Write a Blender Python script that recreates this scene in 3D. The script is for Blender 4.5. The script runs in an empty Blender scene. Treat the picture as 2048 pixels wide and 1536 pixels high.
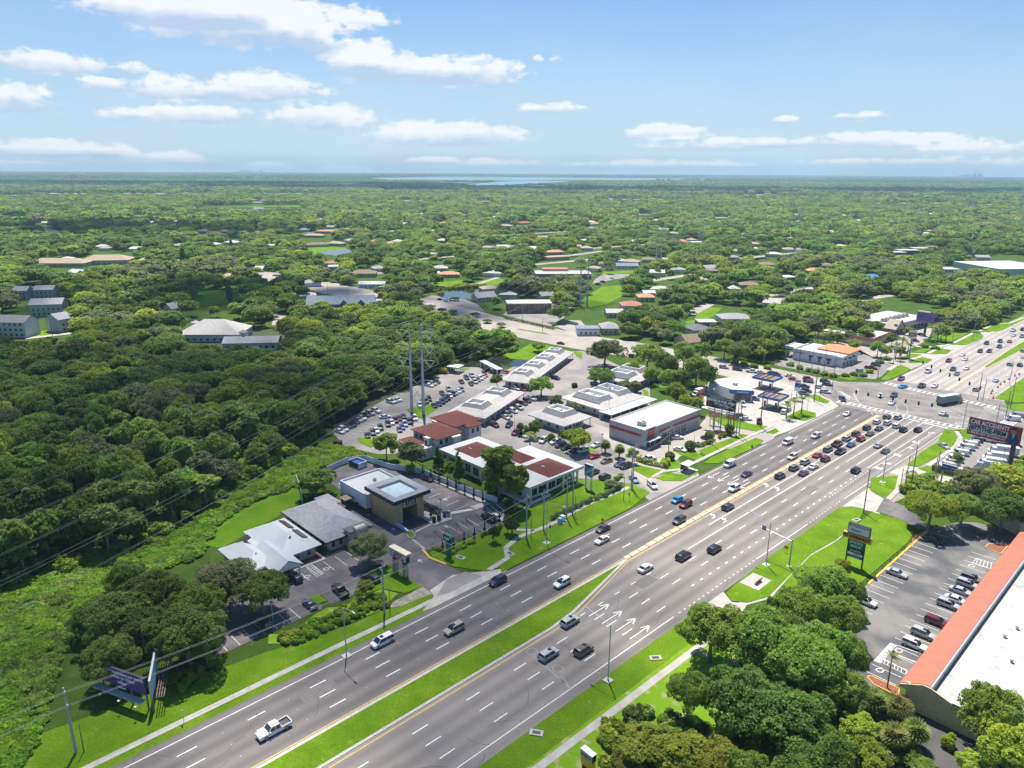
import bpy, math, random
import numpy as np
from mathutils import Vector, Matrix
S = bpy.context.scene
C = S.collection
R = math.radians
random.seed(7)
rng = np.random.default_rng(11)
# ---------------------------------------------------------------- camera (x across the highway, y along it, metres)
CF, CPIT, CROL, CH, CYAW, COX, COY = 1459.2, .2847, -.0056, 93.6, .8059, -54.05, 99.80
_U = np.array([math.sin(CYAW), math.cos(CYAW)]); _V = np.array([math.cos(CYAW), -math.sin(CYAW)]); _O = np.array([COX, COY])
def _w(v): return np.array([v[:2] @ _V, v[:2] @ _U, v[2]])
_fw = np.array([0, math.cos(CPIT), -math.sin(CPIT)]); _rt = np.array([1., 0, 0]); _dn = np.cross(_fw, _rt)
FW = _w(_fw); RT = _w(_rt * math.cos(CROL) + _dn * math.sin(CROL)); DN = _w(-_rt * math.sin(CROL) + _dn * math.cos(CROL))
CAM = np.array([-_O @ _V, -_O @ _U, CH])
def at(px, py, z=0.0):
    d = (px - 1024) / CF * RT + (py - 768) / CF * DN + FW
    p = CAM + (z - CH) / d[2] * d
    return float(p[0]), float(p[1])
def pj(x, y, z):
    d = np.array([x, y, z]) - CAM; k = d @ FW
    return 1024 + CF * (d @ RT) / k, 768 + CF * (d @ DN) / k, k
def pjn(P):
    d = P - CAM; k = d @ FW
    return np.stack([1024 + CF * (d @ RT) / k, 768 + CF * (d @ DN) / k, k], 1)
cd = bpy.data.cameras.new('camera'); cam = bpy.data.objects.new('camera', cd); C.objects.link(cam)
cam.matrix_world = Matrix([[RT[0], -DN[0], -FW[0], CAM[0]], [RT[1], -DN[1], -FW[1], CAM[1]], [RT[2], -DN[2], -FW[2], CAM[2]], [0, 0, 0, 1]])
cd.sensor_width = 36; cd.lens = 36 * CF / 2048; cd.clip_start = 1; cd.clip_end = 60000
S.camera = cam
# ---------------------------------------------------------------- light
_sh = _w(np.array([0.15, -1.0, 0]))                       # direction in which shadows fall
SUN_EL = R(66)
sdir = Vector((_sh[0], _sh[1], 0)).normalized() * math.cos(SUN_EL) + Vector((0, 0, -math.sin(SUN_EL)))
sl = bpy.data.lights.new('sun', 'SUN'); so = bpy.data.objects.new('sun', sl); C.objects.link(so)
sl.energy = 5.0; sl.angle = R(.6); sl.color = (1, .94, .84)
so.rotation_euler = (-sdir).to_track_quat('Z', 'Y').to_euler()
S.view_settings.view_transform = 'Standard'; S.view_settings.look = 'None'; S.view_settings.exposure = .70; S.view_settings.gamma = 1
S.cycles.max_bounces = 8; S.cycles.diffuse_bounces = 4; S.cycles.glossy_bounces = 2; S.cycles.transmission_bounces = 4
S.cycles.transparent_max_bounces = 24; S.cycles.volume_bounces = 0; S.cycles.use_adaptive_sampling = True
S.cycles.caustics_reflective = False; S.cycles.caustics_refractive = False; S.cycles.sample_clamp_indirect = 4
W = bpy.data.worlds.new('World'); S.world = W; W.use_nodes = True
def world_sky():
    nt = W.node_tree; N = nt.nodes; L = nt.links; N.clear()
    def M(op, a, b=None, c=None, clamp=False):
        n = N.new('ShaderNodeMath'); n.operation = op; n.use_clamp = clamp
        for i, v in enumerate((a, b, c)):
            if v is None: continue
            if isinstance(v, (int, float)): n.inputs[i].default_value = v
            else: L.new(v, n.inputs[i])
        return n.outputs[0]
    sky = N.new('ShaderNodeTexSky'); sky.sky_type = 'NISHITA'; sky.sun_disc = False; sky.sun_elevation = SUN_EL
    sky.sun_rotation = math.atan2(-sdir.x, -sdir.y); sky.air_density = 1.0; sky.dust_density = .6; sky.ozone_density = 1.6; sky.altitude = 50
    tc = N.new('ShaderNodeTexCoord'); sep = N.new('ShaderNodeSeparateXYZ'); L.new(tc.outputs['Generated'], sep.inputs[0])
    # azimuth / elevation of the view direction, turned so that azimuth 0 is the way the photograph looks
    fx, fy = float(_w(np.array([0, 1., 0]))[0]), float(_w(np.array([0, 1., 0]))[1])
    ca = M('ADD', M('MULTIPLY', sep.outputs[0], fx), M('MULTIPLY', sep.outputs[1], fy))
    sa = M('ADD', M('MULTIPLY', sep.outputs[0], fy), M('MULTIPLY', sep.outputs[1], -fx))
    az = M('ARCTAN2', sa, ca); el = M('ARCSINE', sep.outputs[2])
    n1 = N.new('ShaderNodeTexNoise'); n1.inputs['Scale'].default_value = 20; n1.inputs['Detail'].default_value = 8; n1.inputs['Roughness'].default_value = .62
    mp = N.new('ShaderNodeCombineXYZ'); L.new(az, mp.inputs[0]); L.new(M('MULTIPLY', el, 1.8), mp.inputs[1]); L.new(mp.outputs[0], n1.inputs[0])
    n2 = N.new('ShaderNodeTexNoise'); n2.inputs['Scale'].default_value = 62; n2.inputs['Detail'].default_value = 6; L.new(mp.outputs[0], n2.inputs[0])
    wob = M('ADD', M('MULTIPLY', M('SUBTRACT', n1.outputs[0], .5), 2.6), M('MULTIPLY', M('SUBTRACT', n2.outputs[0], .5), 1.5))
    best = None; tone = None
    def px2(x, y):
        d = (x - 1024) / CF * _rt2 + (y - 768) / CF * _dn2 + _fw; d = d / np.linalg.norm(d)
        return math.atan2(d[0], d[1]), math.asin(d[2])
    _rt2 = _rt * math.cos(CROL) + _dn * math.sin(CROL); _dn2 = -_rt * math.sin(CROL) + _dn * math.cos(CROL)
    # centre x, y, half width, half height, strength of each cloud in the sky
    CL = [(480, 40, 230, 62, 1.25), (330, 15, 180, 35, .9), (620, 75, 70, 40, .6), (715, 42, 70, 28, .45), (90, 125, 130, 22, .85), (25, 200, 75, 32, .8), (258, 138, 30, 13, .6),
          (210, 168, 45, 14, .45), (350, 182, 85, 30, .8), (520, 180, 120, 34, 1.1), (240, 230, 42, 16, .7), (400, 230, 110, 22, .95), (715, 110, 80, 42, 1.0),
          (790, 140, 140, 34, .8), (900, 145, 165, 34, 1.2), (650, 238, 120, 30, 1.0), (890, 272, 190, 30, 1.05), (1330, 268, 90, 22, .95), (1100, 218, 75, 13, .4),
          (1075, 118, 14, 10, .3), (1112, 120, 16, 9, .3), (1570, 241, 22, 9, .7), (1720, 232, 60, 9, .35), (60, 300, 120, 20, .8), (210, 305, 60, 20, .8), (350, 318, 60, 16, .8), (540, 336, 60, 12, .8),
          (690, 340, 60, 10, .75), (1000, 328, 110, 12, .5), (860, 322, 70, 10, .55), (1450, 290, 160, 16, .5), (1700, 282, 190, 16, .45), (1950, 300, 130, 20, .35), (1330, 330, 230, 10, .35), (1840, 325, 200, 10, .35), (30, 332, 90, 12, .5)]
    for x, y, w, h, s in CL:
        a0, e0 = px2(x, y); ra = w / CF; re = h / CF
        da = M('DIVIDE', M('SUBTRACT', az, a0), ra); de = M('DIVIDE', M('SUBTRACT', el, e0), re)
        # flat underside: below the middle the ellipse is squeezed
        de2 = M('MULTIPLY', de, M('ADD', 1.0, M('MULTIPLY', M('LESS_THAN', de, 0.0), .35)))
        q = M('SUBTRACT', 1.0, M('ADD', M('MULTIPLY', da, da), M('MULTIPLY', de2, de2)))
        v = M('MULTIPLY', M('MAXIMUM', q, -1.2), .5 + .5 * s)
        t = M('MULTIPLY', M('ADD', q, .55, clamp=True), de)
        best = v if best is None else M('MAXIMUM', best, v)
        tone = t if tone is None else M('ADD', tone, t)
    dens = M('ADD', best, wob)
    mr = N.new('ShaderNodeMapRange'); mr.interpolation_type = 'SMOOTHSTEP'; L.new(dens, mr.inputs[0])
    mr.inputs[1].default_value = .0; mr.inputs[2].default_value = .62; mr.inputs[3].default_value = 0; mr.inputs[4].default_value = .9
    th = N.new('ShaderNodeMapRange'); L.new(M('ADD', M('MULTIPLY', tone, 1.25), M('MULTIPLY', wob, .55)), th.inputs[0])
    th.inputs[1].default_value = -.62; th.inputs[2].default_value = .30
    cr = N.new('ShaderNodeMix'); cr.data_type = 'RGBA'; L.new(th.outputs[0], cr.inputs[0])
    cr.inputs[6].default_value = (.33, .41, .53, 1); cr.inputs[7].default_value = (.62, .625, .63, 1)
    # thin high veil towards the horizon
    ve = N.new('ShaderNodeMapRange'); L.new(el, ve.inputs[0]); ve.inputs[1].default_value = .25; ve.inputs[2].default_value = 0.0; ve.inputs[3].default_value = 0; ve.inputs[4].default_value = .85
    n3 = N.new('ShaderNodeTexNoise'); n3.inputs['Scale'].default_value = 5; n3.inputs['Detail'].default_value = 5; L.new(mp.outputs[0], n3.inputs[0])
    veil = M('MULTIPLY', ve.outputs[0], M('ADD', .55, M('MULTIPLY', n3.outputs[0], .9)), clamp=True)
    sm = N.new('ShaderNodeVectorMath'); sm.operation = 'SCALE'; L.new(sky.outputs[0], sm.inputs[0]); sm.inputs['Scale'].default_value = SKY_S
    m1 = N.new('ShaderNodeMix'); m1.data_type = 'RGBA'; L.new(veil, m1.inputs[0]); tn_ = N.new('ShaderNodeVectorMath'); tn_.operation = 'MULTIPLY'; L.new(sm.outputs[0], tn_.inputs[0]); tn_.inputs[1].default_value = (.66, .98, 1.30); L.new(tn_.outputs[0], m1.inputs[6]); m1.inputs[7].default_value = (.40, .495, .58, 1)
    m2 = N.new('ShaderNodeMix'); m2.data_type = 'RGBA'; L.new(mr.outputs[0], m2.inputs[0]); L.new(m1.outputs[2], m2.inputs[6]); L.new(cr.outputs[2], m2.inputs[7])
    bg = N.new('ShaderNodeBackground'); L.new(m2.outputs[2], bg.inputs[0]); bg.inputs[1].default_value = 1.0
    out = N.new('ShaderNodeOutputWorld'); L.new(bg.outputs[0], out.inputs[0])
SKY_S = .061
world_sky()

# ---------------------------------------------------------------- helpers
MATS = {}
def mat(name, c, rough=.7, var=.15, scale=1.0, c2=None, metal=0, spec=.4, bump=0, bscale=None, detail=5, contrast=(.35, .65), rnd=0, emit=None):
    """procedural material: colour c blended towards c2 by world-space noise"""
    if name in MATS: return MATS[name]
    m = bpy.data.materials.new(name); m.use_nodes = True; nt = m.node_tree; N = nt.nodes; L = nt.links
    b = N['Principled BSDF']; b.inputs['Roughness'].default_value = rough; b.inputs['Metallic'].default_value = metal
    b.inputs['Specular IOR Level'].default_value = spec
    if c2 is None: c2 = tuple(v * (1 - var) for v in c); c = tuple(v * (1 + var * .6) for v in c)
    geo = N.new('ShaderNodeNewGeometry'); no = N.new('ShaderNodeTexNoise'); no.inputs['Scale'].default_value = scale; no.inputs['Detail'].default_value = detail
    L.new(geo.outputs['Position'], no.inputs[0])
    mr = N.new('ShaderNodeMapRange'); L.new(no.outputs[0], mr.inputs[0]); mr.inputs[1].default_value = contrast[0]; mr.inputs[2].default_value = contrast[1]
    mx = N.new('ShaderNodeMix'); mx.data_type = 'RGBA'; L.new(mr.outputs[0], mx.inputs[0]); mx.inputs[6].default_value = (*c, 1); mx.inputs[7].default_value = (*c2, 1)
    col = mx.outputs[2]
    if rnd:
        oi = N.new('ShaderNodeObjectInfo'); hs = N.new('ShaderNodeHueSaturation'); L.new(col, hs.inputs['Color'])
        a = N.new('ShaderNodeMapRange'); L.new(oi.outputs['Random'], a.inputs[0]); a.inputs[3].default_value = 1 - rnd; a.inputs[4].default_value = 1 + rnd; L.new(a.outputs[0], hs.inputs['Value'])
        mm = N.new('ShaderNodeMath'); mm.operation = 'MULTIPLY'; L.new(oi.outputs['Random'], mm.inputs[0]); mm.inputs[1].default_value = 7.3
        fr = N.new('ShaderNodeMath'); fr.operation = 'FRACT'; L.new(mm.outputs[0], fr.inputs[0])
        h = N.new('ShaderNodeMapRange'); L.new(fr.outputs[0], h.inputs[0]); h.inputs[3].default_value = .5 - rnd * .07; h.inputs[4].default_value = .5 + rnd * .07; L.new(h.outputs[0], hs.inputs['Hue'])
        col = hs.outputs[0]
    L.new(col, b.inputs['Base Color'])
    if bump:
        n2 = N.new('ShaderNodeTexNoise'); n2.inputs['Scale'].default_value = bscale or scale * 4; n2.inputs['Detail'].default_value = 4; L.new(geo.outputs['Position'], n2.inputs[0])
        bp = N.new('ShaderNodeBump'); bp.inputs['Strength'].default_value = bump; bp.inputs['Distance'].default_value = .3; L.new(n2.outputs[0], bp.inputs['Height']); L.new(bp.outputs[0], b.inputs['Normal'])
    MATS[name] = m; return m
def tag(o, label=None, cat=None, group=None, kind=None):
    if label: o['label'] = label
    if cat: o['category'] = cat
    if group: o['group'] = group
    if kind: o['kind'] = kind
    return o
def empty(name, loc, rz=0, label=None, cat=None, group=None):
    o = bpy.data.objects.new(name, None); C.objects.link(o); o.location = loc; o.rotation_euler = (0, 0, rz); o.empty_display_size = .5
    return tag(o, label, cat, group)
class MB:
    def __init__(s): s.v = []; s.f = []; s.m = []
    def poly(s, pts, m=0):
        i = len(s.v); s.v += [tuple(p) for p in pts]; s.f.append(tuple(range(i, i + len(pts)))); s.m.append(m)
    def box(s, x0, x1, y0, y1, z0, z1, m=0, top=None):
        i = len(s.v); s.v += [(x0, y0, z0), (x1, y0, z0), (x1, y1, z0), (x0, y1, z0), (x0, y0, z1), (x1, y0, z1), (x1, y1, z1), (x0, y1, z1)]
        for k, q in enumerate([(0, 3, 2, 1), (4, 5, 6, 7), (0, 1, 5, 4), (1, 2, 6, 5), (2, 3, 7, 6), (3, 0, 4, 7)]):
            s.f.append(tuple(i + j for j in q)); s.m.append(top if (top is not None and k == 1) else m)
        return s
    def prism(s, pts, z0, z1, m=0, top=None):
        a = sum(pts[i][0] * pts[(i + 1) % len(pts)][1] - pts[(i + 1) % len(pts)][0] * pts[i][1] for i in range(len(pts)))
        if a < 0: pts = pts[::-1]
        n = len(pts); s.poly([(x, y, z1) for x, y in pts], m if top is None else top)
        for i in range(n):
            (ax, ay), (bx, by) = pts[i], pts[(i + 1) % n]; s.poly([(ax, ay, z0), (bx, by, z0), (bx, by, z1), (ax, ay, z1)], m)
        return s
    def cyl(s, a, b, r0, r1=None, n=8, m=0, cap=True):
        r1 = r0 if r1 is None else r1; a = Vector(a); b = Vector(b); d = (b - a).normalized()
        u = d.orthogonal().normalized(); w = d.cross(u); i = len(s.v)
        for c, r in ((a, r0), (b, r1)):
            for k in range(n):
                t = 2 * math.pi * k / n; s.v.append(tuple(c + (u * math.cos(t) + w * math.sin(t)) * r))
        for k in range(n):
            l = (k + 1) % n; s.f.append((i + k, i + l, i + n + l, i + n + k)); s.m.append(m)
        if cap:
            s.f.append(tuple(i + n + k for k in range(n))); s.m.append(m); s.f.append(tuple(i + n - 1 - k for k in range(n))); s.m.append(m)
        return s
    def tube(s, pts, r, n=6, m=0):
        for a, b in zip(pts, pts[1:]): s.cyl(a, b, r, r, n, m)
        return s
    def loft(s, rings, m=0, cap=True):
        i = len(s.v); n = len(rings[0])
        for r in rings: s.v += [tuple(p) for p in r]
        for k in range(len(rings) - 1):
            for j in range(n):
                l = (j + 1) % n; s.f.append((i + k * n + j, i + k * n + l, i + (k + 1) * n + l, i + (k + 1) * n + j)); s.m.append(m)
        if cap:
            s.f.append(tuple(i + n - 1 - j for j in range(n))); s.m.append(m); e = i + (len(rings) - 1) * n; s.f.append(tuple(e + j for j in range(n))); s.m.append(m)
        return s
    def hip(s, x0, x1, y0, y1, z, h, m=0, ov=.5, deck=None, th=.25):
        """hip roof; deck = (inset of the flat top from the eaves) for a truncated hip"""
        x0 -= ov; x1 += ov; y0 -= ov; y1 += ov; w = x1 - x0; d = y1 - y0
        if deck is not None: ix = iy = deck
        elif w < d: ix = w / 2; iy = w / 2
        else: ix = d / 2; iy = d / 2
        a, b, c, e = (x0, y0, z), (x1, y0, z), (x1, y1, z), (x0, y1, z)
        A, B, D, E_ = (x0 + ix, y0 + iy, z + h), (x1 - ix, y0 + iy, z + h), (x1 - ix, y1 - iy, z + h), (x0 + ix, y1 - iy, z + h)
        for q in ([a, b, B, A], [b, c, D, B], [c, e, E_, D], [e, a, A, E_]): s.poly(q, m)
        if deck is not None: s.poly([A, B, D, E_], m)
        zz = z - th
        for (p, q) in ((a, b), (b, c), (c, e), (e, a)): s.poly([(p[0], p[1], zz), (q[0], q[1], zz), q, p], m)
        s.poly([(e[0], e[1], zz), (c[0], c[1], zz), (b[0], b[1], zz), (a[0], a[1], zz)], m)
        return s
    def gable(s, x0, x1, y0, y1, z, h, m=0, ov=.5, th=.2, axis='y'):
        if axis == 'y':
            xm = (x0 + x1) / 2; k = h / ((x1 - x0) / 2); ya, yb = y0 - ov, y1 + ov; zl = z - ov * k
            pr = [(x0 - ov, zl), (xm, z + h), (x1 + ov, zl), (x1 + ov, zl - th), (xm, z + h - th), (x0 - ov, zl - th)]
            s.loft([[(px, ya, pz) for px, pz in pr], [(px, yb, pz) for px, pz in pr]], m)
        else:
            ym = (y0 + y1) / 2; k = h / ((y1 - y0) / 2); xa, xb = x0 - ov, x1 + ov; zl = z - ov * k
            pr = [(y0 - ov, zl), (ym, z + h), (y1 + ov, zl), (y1 + ov, zl - th), (ym, z + h - th), (y0 - ov, zl - th)]
            s.loft([[(xa, py, pz) for py, pz in pr], [(xb, py, pz) for py, pz in pr]], m)
        return s
    def build(s, name, mats, parent=None, off=None, smooth=False, link=True):
        me = bpy.data.meshes.new(name)
        v = s.v if off is None else [(x - off[0], y - off[1], z - (off[2] if len(off) > 2 else 0)) for x, y, z in s.v]
        me.from_pydata(v, [], s.f)
        if not isinstance(mats, (list, tuple)): mats = [mats]
        for m in mats: me.materials.append(m)
        me.polygons.foreach_set('material_index', s.m)
        if smooth: me.polygons.foreach_set('use_smooth', [True] * len(s.f))
        me.update(); o = bpy.data.objects.new(name, me)
        if link: C.objects.link(o)
        if parent: o.parent = parent
        return o
def dup(root, loc, rz, label=None, group=None):
    r = root.copy(); C.objects.link(r); r.location = loc; r.rotation_euler = (0, 0, rz)
    if label: r['label'] = label
    if group: r['group'] = group
    for ch in root.children:
        c = ch.copy(); C.objects.link(c); c.parent = r
        for g in ch.children:
            d = g.copy(); C.objects.link(d); d.parent = c
    return r
def inpoly(x, y, P):
    r = False; j = len(P) - 1
    for i in range(len(P)):
        if (P[i][1] > y) != (P[j][1] > y) and x < (P[j][0] - P[i][0]) * (y - P[i][1]) / (P[j][1] - P[i][1]) + P[i][0]: r = not r
        j = i
    return r
def inpolyn(X, Y, P):
    r = np.zeros(len(X), bool); j = len(P) - 1
    for i in range(len(P)):
        xi, yi = P[i]; xj, yj = P[j]
        if yi != yj: r ^= ((yi > Y) != (yj > Y)) & (X < (xj - xi) * (Y - yi) / (yj - yi) + xi)
        j = i
    return r
def tri_fill(pts):
    from mathutils.geometry import tessellate_polygon
    return tessellate_polygon([[Vector((x, y, 0)) for x, y in pts]])
def sheet(name, pts, m, z, kind='structure', curb=None, px=False, parent=None):
    """flat ground sheet; with curb the sheet is a raised bed with side faces down to the ground"""
    if px: pts = [at(*p) for p in pts]
    a = sum(pts[i][0] * pts[(i + 1) % len(pts)][1] - pts[(i + 1) % len(pts)][0] * pts[i][1] for i in range(len(pts)))
    if a < 0: pts = pts[::-1]
    b = MB(); b.v = [(x, y, z) for x, y in pts]; b.f = [tuple(t) for t in tri_fill(pts)]
    nb = []
    for f in b.f:
        (x0, y0, _), (x1, y1, _), (x2, y2, _) = (b.v[i] for i in f)
        nb.append(f if (x1 - x0) * (y2 - y0) - (x2 - x0) * (y1 - y0) > 0 else f[::-1])
    b.f = nb; b.m = [0] * len(nb); ms = [m]
    if curb is not None:
        ms.append(curb); n = len(pts)
        for i in range(n):
            (ax, ay), (bx, by) = pts[i], pts[(i + 1) % n]; b.poly([(ax, ay, -.02), (bx, by, -.02), (bx, by, z), (ax, ay, z)], 1)
            L_ = math.hypot(bx - ax, by - ay)
            if L_ > .3:
                nx, ny = (by - ay) / L_, -(bx - ax) / L_
                b.poly([(ax, ay, z + .01), (ax - nx * .2, ay - ny * .2, z + .01), (bx - nx * .2, by - ny * .2, z + .01), (bx, by, z + .01)], 1)
    o = b.build(name, ms, parent)
    if kind: o['kind'] = kind
    return o
# ---------------------------------------------------------------- ground and roads
G_BASE = mat('forest_floor', (.085, .14, .03), .95, scale=.08, c2=(.14, .18, .05), bump=.6, bscale=.8, spec=.1)
GRASS = mat('grass', (.085, .19, .008), .95, scale=.9, c2=(.17, .27, .016), bump=.9, bscale=3, detail=13, spec=.08, contrast=(.3, .7))
GRASS_D = mat('grass_mown_darker', (.08, .185, .008), .95, scale=.8, c2=(.14, .24, .015), bump=.6, bscale=3, detail=9, spec=.08)  # slightly darker green for mown grass
GRASS_DRY = mat('worn_grass', (.16, .29, .014), .95, scale=.45, c2=(.36, .34, .20), bump=.6, bscale=3, detail=13, spec=.08, contrast=(.53, .70))
def grassmat(name, a, b_, dry):
    m = bpy.data.materials.new(name); m.use_nodes = True; nt = m.node_tree; N = nt.nodes; L = nt.links; bs = N['Principled BSDF']; bs.inputs['Roughness'].default_value = .95; bs.inputs['Specular IOR Level'].default_value = .08; g = N.new('ShaderNodeNewGeometry')
    def ns(sc, det, lo, hi, rg=.6): n = N.new('ShaderNodeTexNoise'); n.inputs['Scale'].default_value = sc; n.inputs['Detail'].default_value = det; n.inputs['Roughness'].default_value = rg; L.new(g.outputs['Position'], n.inputs[0]); r = N.new('ShaderNodeMapRange'); L.new(n.outputs[0], r.inputs[0]); r.inputs[1].default_value = lo; r.inputs[2].default_value = hi; return r.outputs[0], n.outputs[0]
    def mx(f, c, d): q = N.new('ShaderNodeMix'); q.data_type = 'RGBA'; L.new(f, q.inputs[0]); [L.new(v, q.inputs[k]) if hasattr(v, 'links') else setattr(q.inputs[k], 'default_value', (*v, 1)) for k, v in ((6, c), (7, d))]; return q.outputs[2]
    big, _ = ns(.16, 6, .35, .65); fine, fr = ns(2.6, 12, .32, .68, .8); c = mx(big, a, b_); c2 = mx(fine, tuple(v * .55 for v in a), c); dr, _ = ns(.33, 12, .60, .70, .75); c3 = mx(dr, c2, dry); L.new(c3, bs.inputs['Base Color'])
    bp = N.new('ShaderNodeBump'); bp.inputs['Strength'].default_value = .9; bp.inputs['Distance'].default_value = .25; L.new(fr, bp.inputs['Height']); L.new(bp.outputs[0], bs.inputs['Normal']); return m
GRASS = grassmat('verge_grass', (.115, .24, .008), (.22, .36, .018), (.33, .34, .12)); GRASS_D = grassmat('mown_grass', (.10, .23, .008), (.18, .31, .016), (.2, .28, .05))
ASPH = mat('road_asphalt', (.17, .158, .150), .9, scale=.12, c2=(.27, .25, .235), bump=.3, bscale=12, spec=.2, detail=10)
G_BASE2 = grassmat('rough_ground', (.055, .115, .014), (.11, .165, .03), (.15, .15, .06))
ASPH_D = mat('lot_asphalt', (.11, .10, .112), .92, scale=.18, c2=(.19, .175, .175), bump=.3, bscale=12, spec=.2, detail=9)
ASPH_N = mat('new_asphalt', (.075, .072, .075), .92, scale=.2, c2=(.10, .097, .095), spec=.2, detail=9)
ASPH_G = mat('old_lot_asphalt', (.20, .19, .185), .92, scale=.10, c2=(.30, .28, .265), spec=.2, detail=9)
CONC = mat('concrete', (.36, .34, .31), .9, scale=.4, c2=(.46, .44, .40), spec=.2, detail=9)
CONC_T = mat('cross_street_concrete', (.30, .27, .245), .9, scale=.08, c2=(.38, .345, .31), spec=.2, detail=9)
MULCH = mat('red_mulch', (.19, .075, .045), .95, scale=3, c2=(.28, .12, .08))
SAND = mat('bare_ground', (.34, .31, .26), .95, scale=1, c2=(.2, .19, .13), detail=9)
WH = mat('white_line_paint', (.78, .78, .76), .6, scale=2, c2=(.58, .57, .55), contrast=(.45, .85))
YE = mat('yellow_line_paint', (.72, .42, .06), .6, scale=2, c2=(.55, .33, .08))
KERB = mat('kerb_concrete', (.50, .47, .42), .9, scale=2, c2=(.38, .36, .32))
WATER = mat('pond_water', (.018, .024, .018), .06, scale=.1, c2=(.03, .035, .02), spec=.8)
BAY = mat('bay_water', (.11, .26, .27), .25, scale=.0008, c2=(.13, .30, .31), spec=.5)
def asphalt_tracks(name, base, dark, lanes):
    """asphalt whose wheel tracks and oil strips are worn into the surface along each lane"""
    m = bpy.data.materials.new(name); m.use_nodes = True; nt = m.node_tree; N = nt.nodes; L = nt.links; b = N['Principled BSDF']; b.inputs['Roughness'].default_value = .9; b.inputs['Specular IOR Level'].default_value = .2
    g = N.new('ShaderNodeNewGeometry'); sp = N.new('ShaderNodeSeparateXYZ'); L.new(g.outputs['Position'], sp.inputs[0])
    def M(op, a, b_=None):
        n = N.new('ShaderNodeMath'); n.operation = op
        for i, v in enumerate((a, b_)):
            if v is None: continue
            if isinstance(v, (int, float)): n.inputs[i].default_value = v
            else: L.new(v, n.inputs[i])
        return n.outputs[0]
    no = N.new('ShaderNodeTexNoise'); no.inputs['Scale'].default_value = .9; no.inputs['Detail'].default_value = 8
    mp = N.new('ShaderNodeMapping'); mp.inputs['Scale'].default_value = (1, .06, 1); L.new(g.outputs['Position'], mp.inputs[0]); L.new(mp.outputs[0], no.inputs[0])
    n2 = N.new('ShaderNodeTexNoise'); n2.inputs['Scale'].default_value = 5; n2.inputs['Detail'].default_value = 10; n2.inputs['Roughness'].default_value = .75; L.new(g.outputs['Position'], n2.inputs[0])
    n3 = N.new('ShaderNodeTexNoise'); n3.inputs['Scale'].default_value = .035; n3.inputs['Detail'].default_value = 6; L.new(g.outputs['Position'], n3.inputs[0])
    cs = M('COSINE', M('MULTIPLY', M('SUBTRACT', sp.outputs[0], lanes), 2 * math.pi / 3.62))
    k = M('MULTIPLY', M('ADD', M('MULTIPLY', cs, .5), .5), M('ADD', .35, no.outputs[0]))
    tot = M('ADD', M('MULTIPLY', k, .5), M('MULTIPLY', M('ADD', M('SUBTRACT', n2.outputs[0], .5), M('SUBTRACT', n3.outputs[0], .5)), 1.1))
    mr = N.new('ShaderNodeMapRange'); L.new(tot, mr.inputs[0]); mr.inputs[1].default_value = -.2; mr.inputs[2].default_value = .75
    mx = N.new('ShaderNodeMix'); mx.data_type = 'RGBA'; L.new(mr.outputs[0], mx.inputs[0]); mx.inputs[6].default_value = (*base, 1); mx.inputs[7].default_value = (*dark, 1); L.new(mx.outputs[2], b.inputs['Base Color'])
    return m
ROAD_L = asphalt_tracks('southbound_asphalt', (.195, .178, .172), (.100, .092, .090), -1.8)
ROAD_R = asphalt_tracks('northbound_asphalt', (.27, .245, .225), (.142, .130, .121), 20.6)
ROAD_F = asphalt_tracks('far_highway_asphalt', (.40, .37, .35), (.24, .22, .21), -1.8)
# terrain: a disc about the camera, out to where the horizon dips
def terrain():
    b = MB(); rr = [0, 60, 120, 250, 500, 900, 1600, 3000, 6000, 10000, 17500]; n = 96
    b.v = [(CAM[0], CAM[1], -.05)]
    for r in rr[1:]:
        for k in range(n):
            a = 2 * math.pi * k / n; b.v.append((CAM[0] + r * math.cos(a), CAM[1] + r * math.sin(a), -.05))
    for k in range(n): b.f.append((0, 1 + k, 1 + (k + 1) % n)); b.m.append(0)
    for j in range(len(rr) - 2):
        for k in range(n):
            a = 1 + j * n + k; c = 1 + j * n + (k + 1) % n; b.f.append((a, a + n, c + n, c)); b.m.append(0)
    tag(b.build('ground', G_BASE2), kind='structure')
terrain()
# bay water far off, seen as thin turquoise bands below the horizon
for q in ([(730, 357), (900, 353.5), (1200, 356), (1330, 357.5), (1500, 357.8), (1750, 358.3), (2048, 359.5), (2048, 361), (1600, 359.8), (1400, 359.4), (1250, 361), (1120, 360.5), (1040, 362), (880, 361), (780, 361)],
          [(860, 364), (960, 366.5), (1040, 362.5), (1150, 362), (1130, 366), (1030, 371), (960, 374), (930, 371), (960, 368.5)], [(760, 362.5), (840, 361.5), (950, 363), (880, 364.5)]):
    sheet('bay_water', q, BAY, 3.0, px=True)
# the wide highway
sheet('road', [(-5.05, -75), (11.55, -75), (11.55, 103), (11.55, 104.2), (-5.05, 104.2)], ROAD_L, 0)
sheet('road', [(18.3, -75), (36, -75), (36, 104.2), (11.56, 104.2), (11.56, 103), (15.2, 87), (17.5, 77), (18.3, 70)], ROAD_R, 0)
sheet('road', [(-5.05, 104.21), (11.0, 104.21), (11.0, 270), (-5.05, 270)], ROAD_L, 0)
sheet('road', [(11.01, 104.21), (36, 104.21), (36, 270), (11.01, 270)], ROAD_R, 0)
sheet('road', [(-5.05, 270.01), (36, 270.01), (40, 276), (58, 288), (60, 310), (44, 318), (40.5, 328), (-5, 328), (-8, 318), (-22, 305), (-24, 285), (-12, 276)], ASPH, 0)
a1 = at(2048, 757); a2 = at(1988, 802)
sheet('road', [(-5.0, 328.01), (40.5, 328.01), (40.5, 380), (41, 470), (42, 640), (43, 1150), (-6, 1150), (-5, 640), (-4.5, 420)], ROAD_F, 0)
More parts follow.
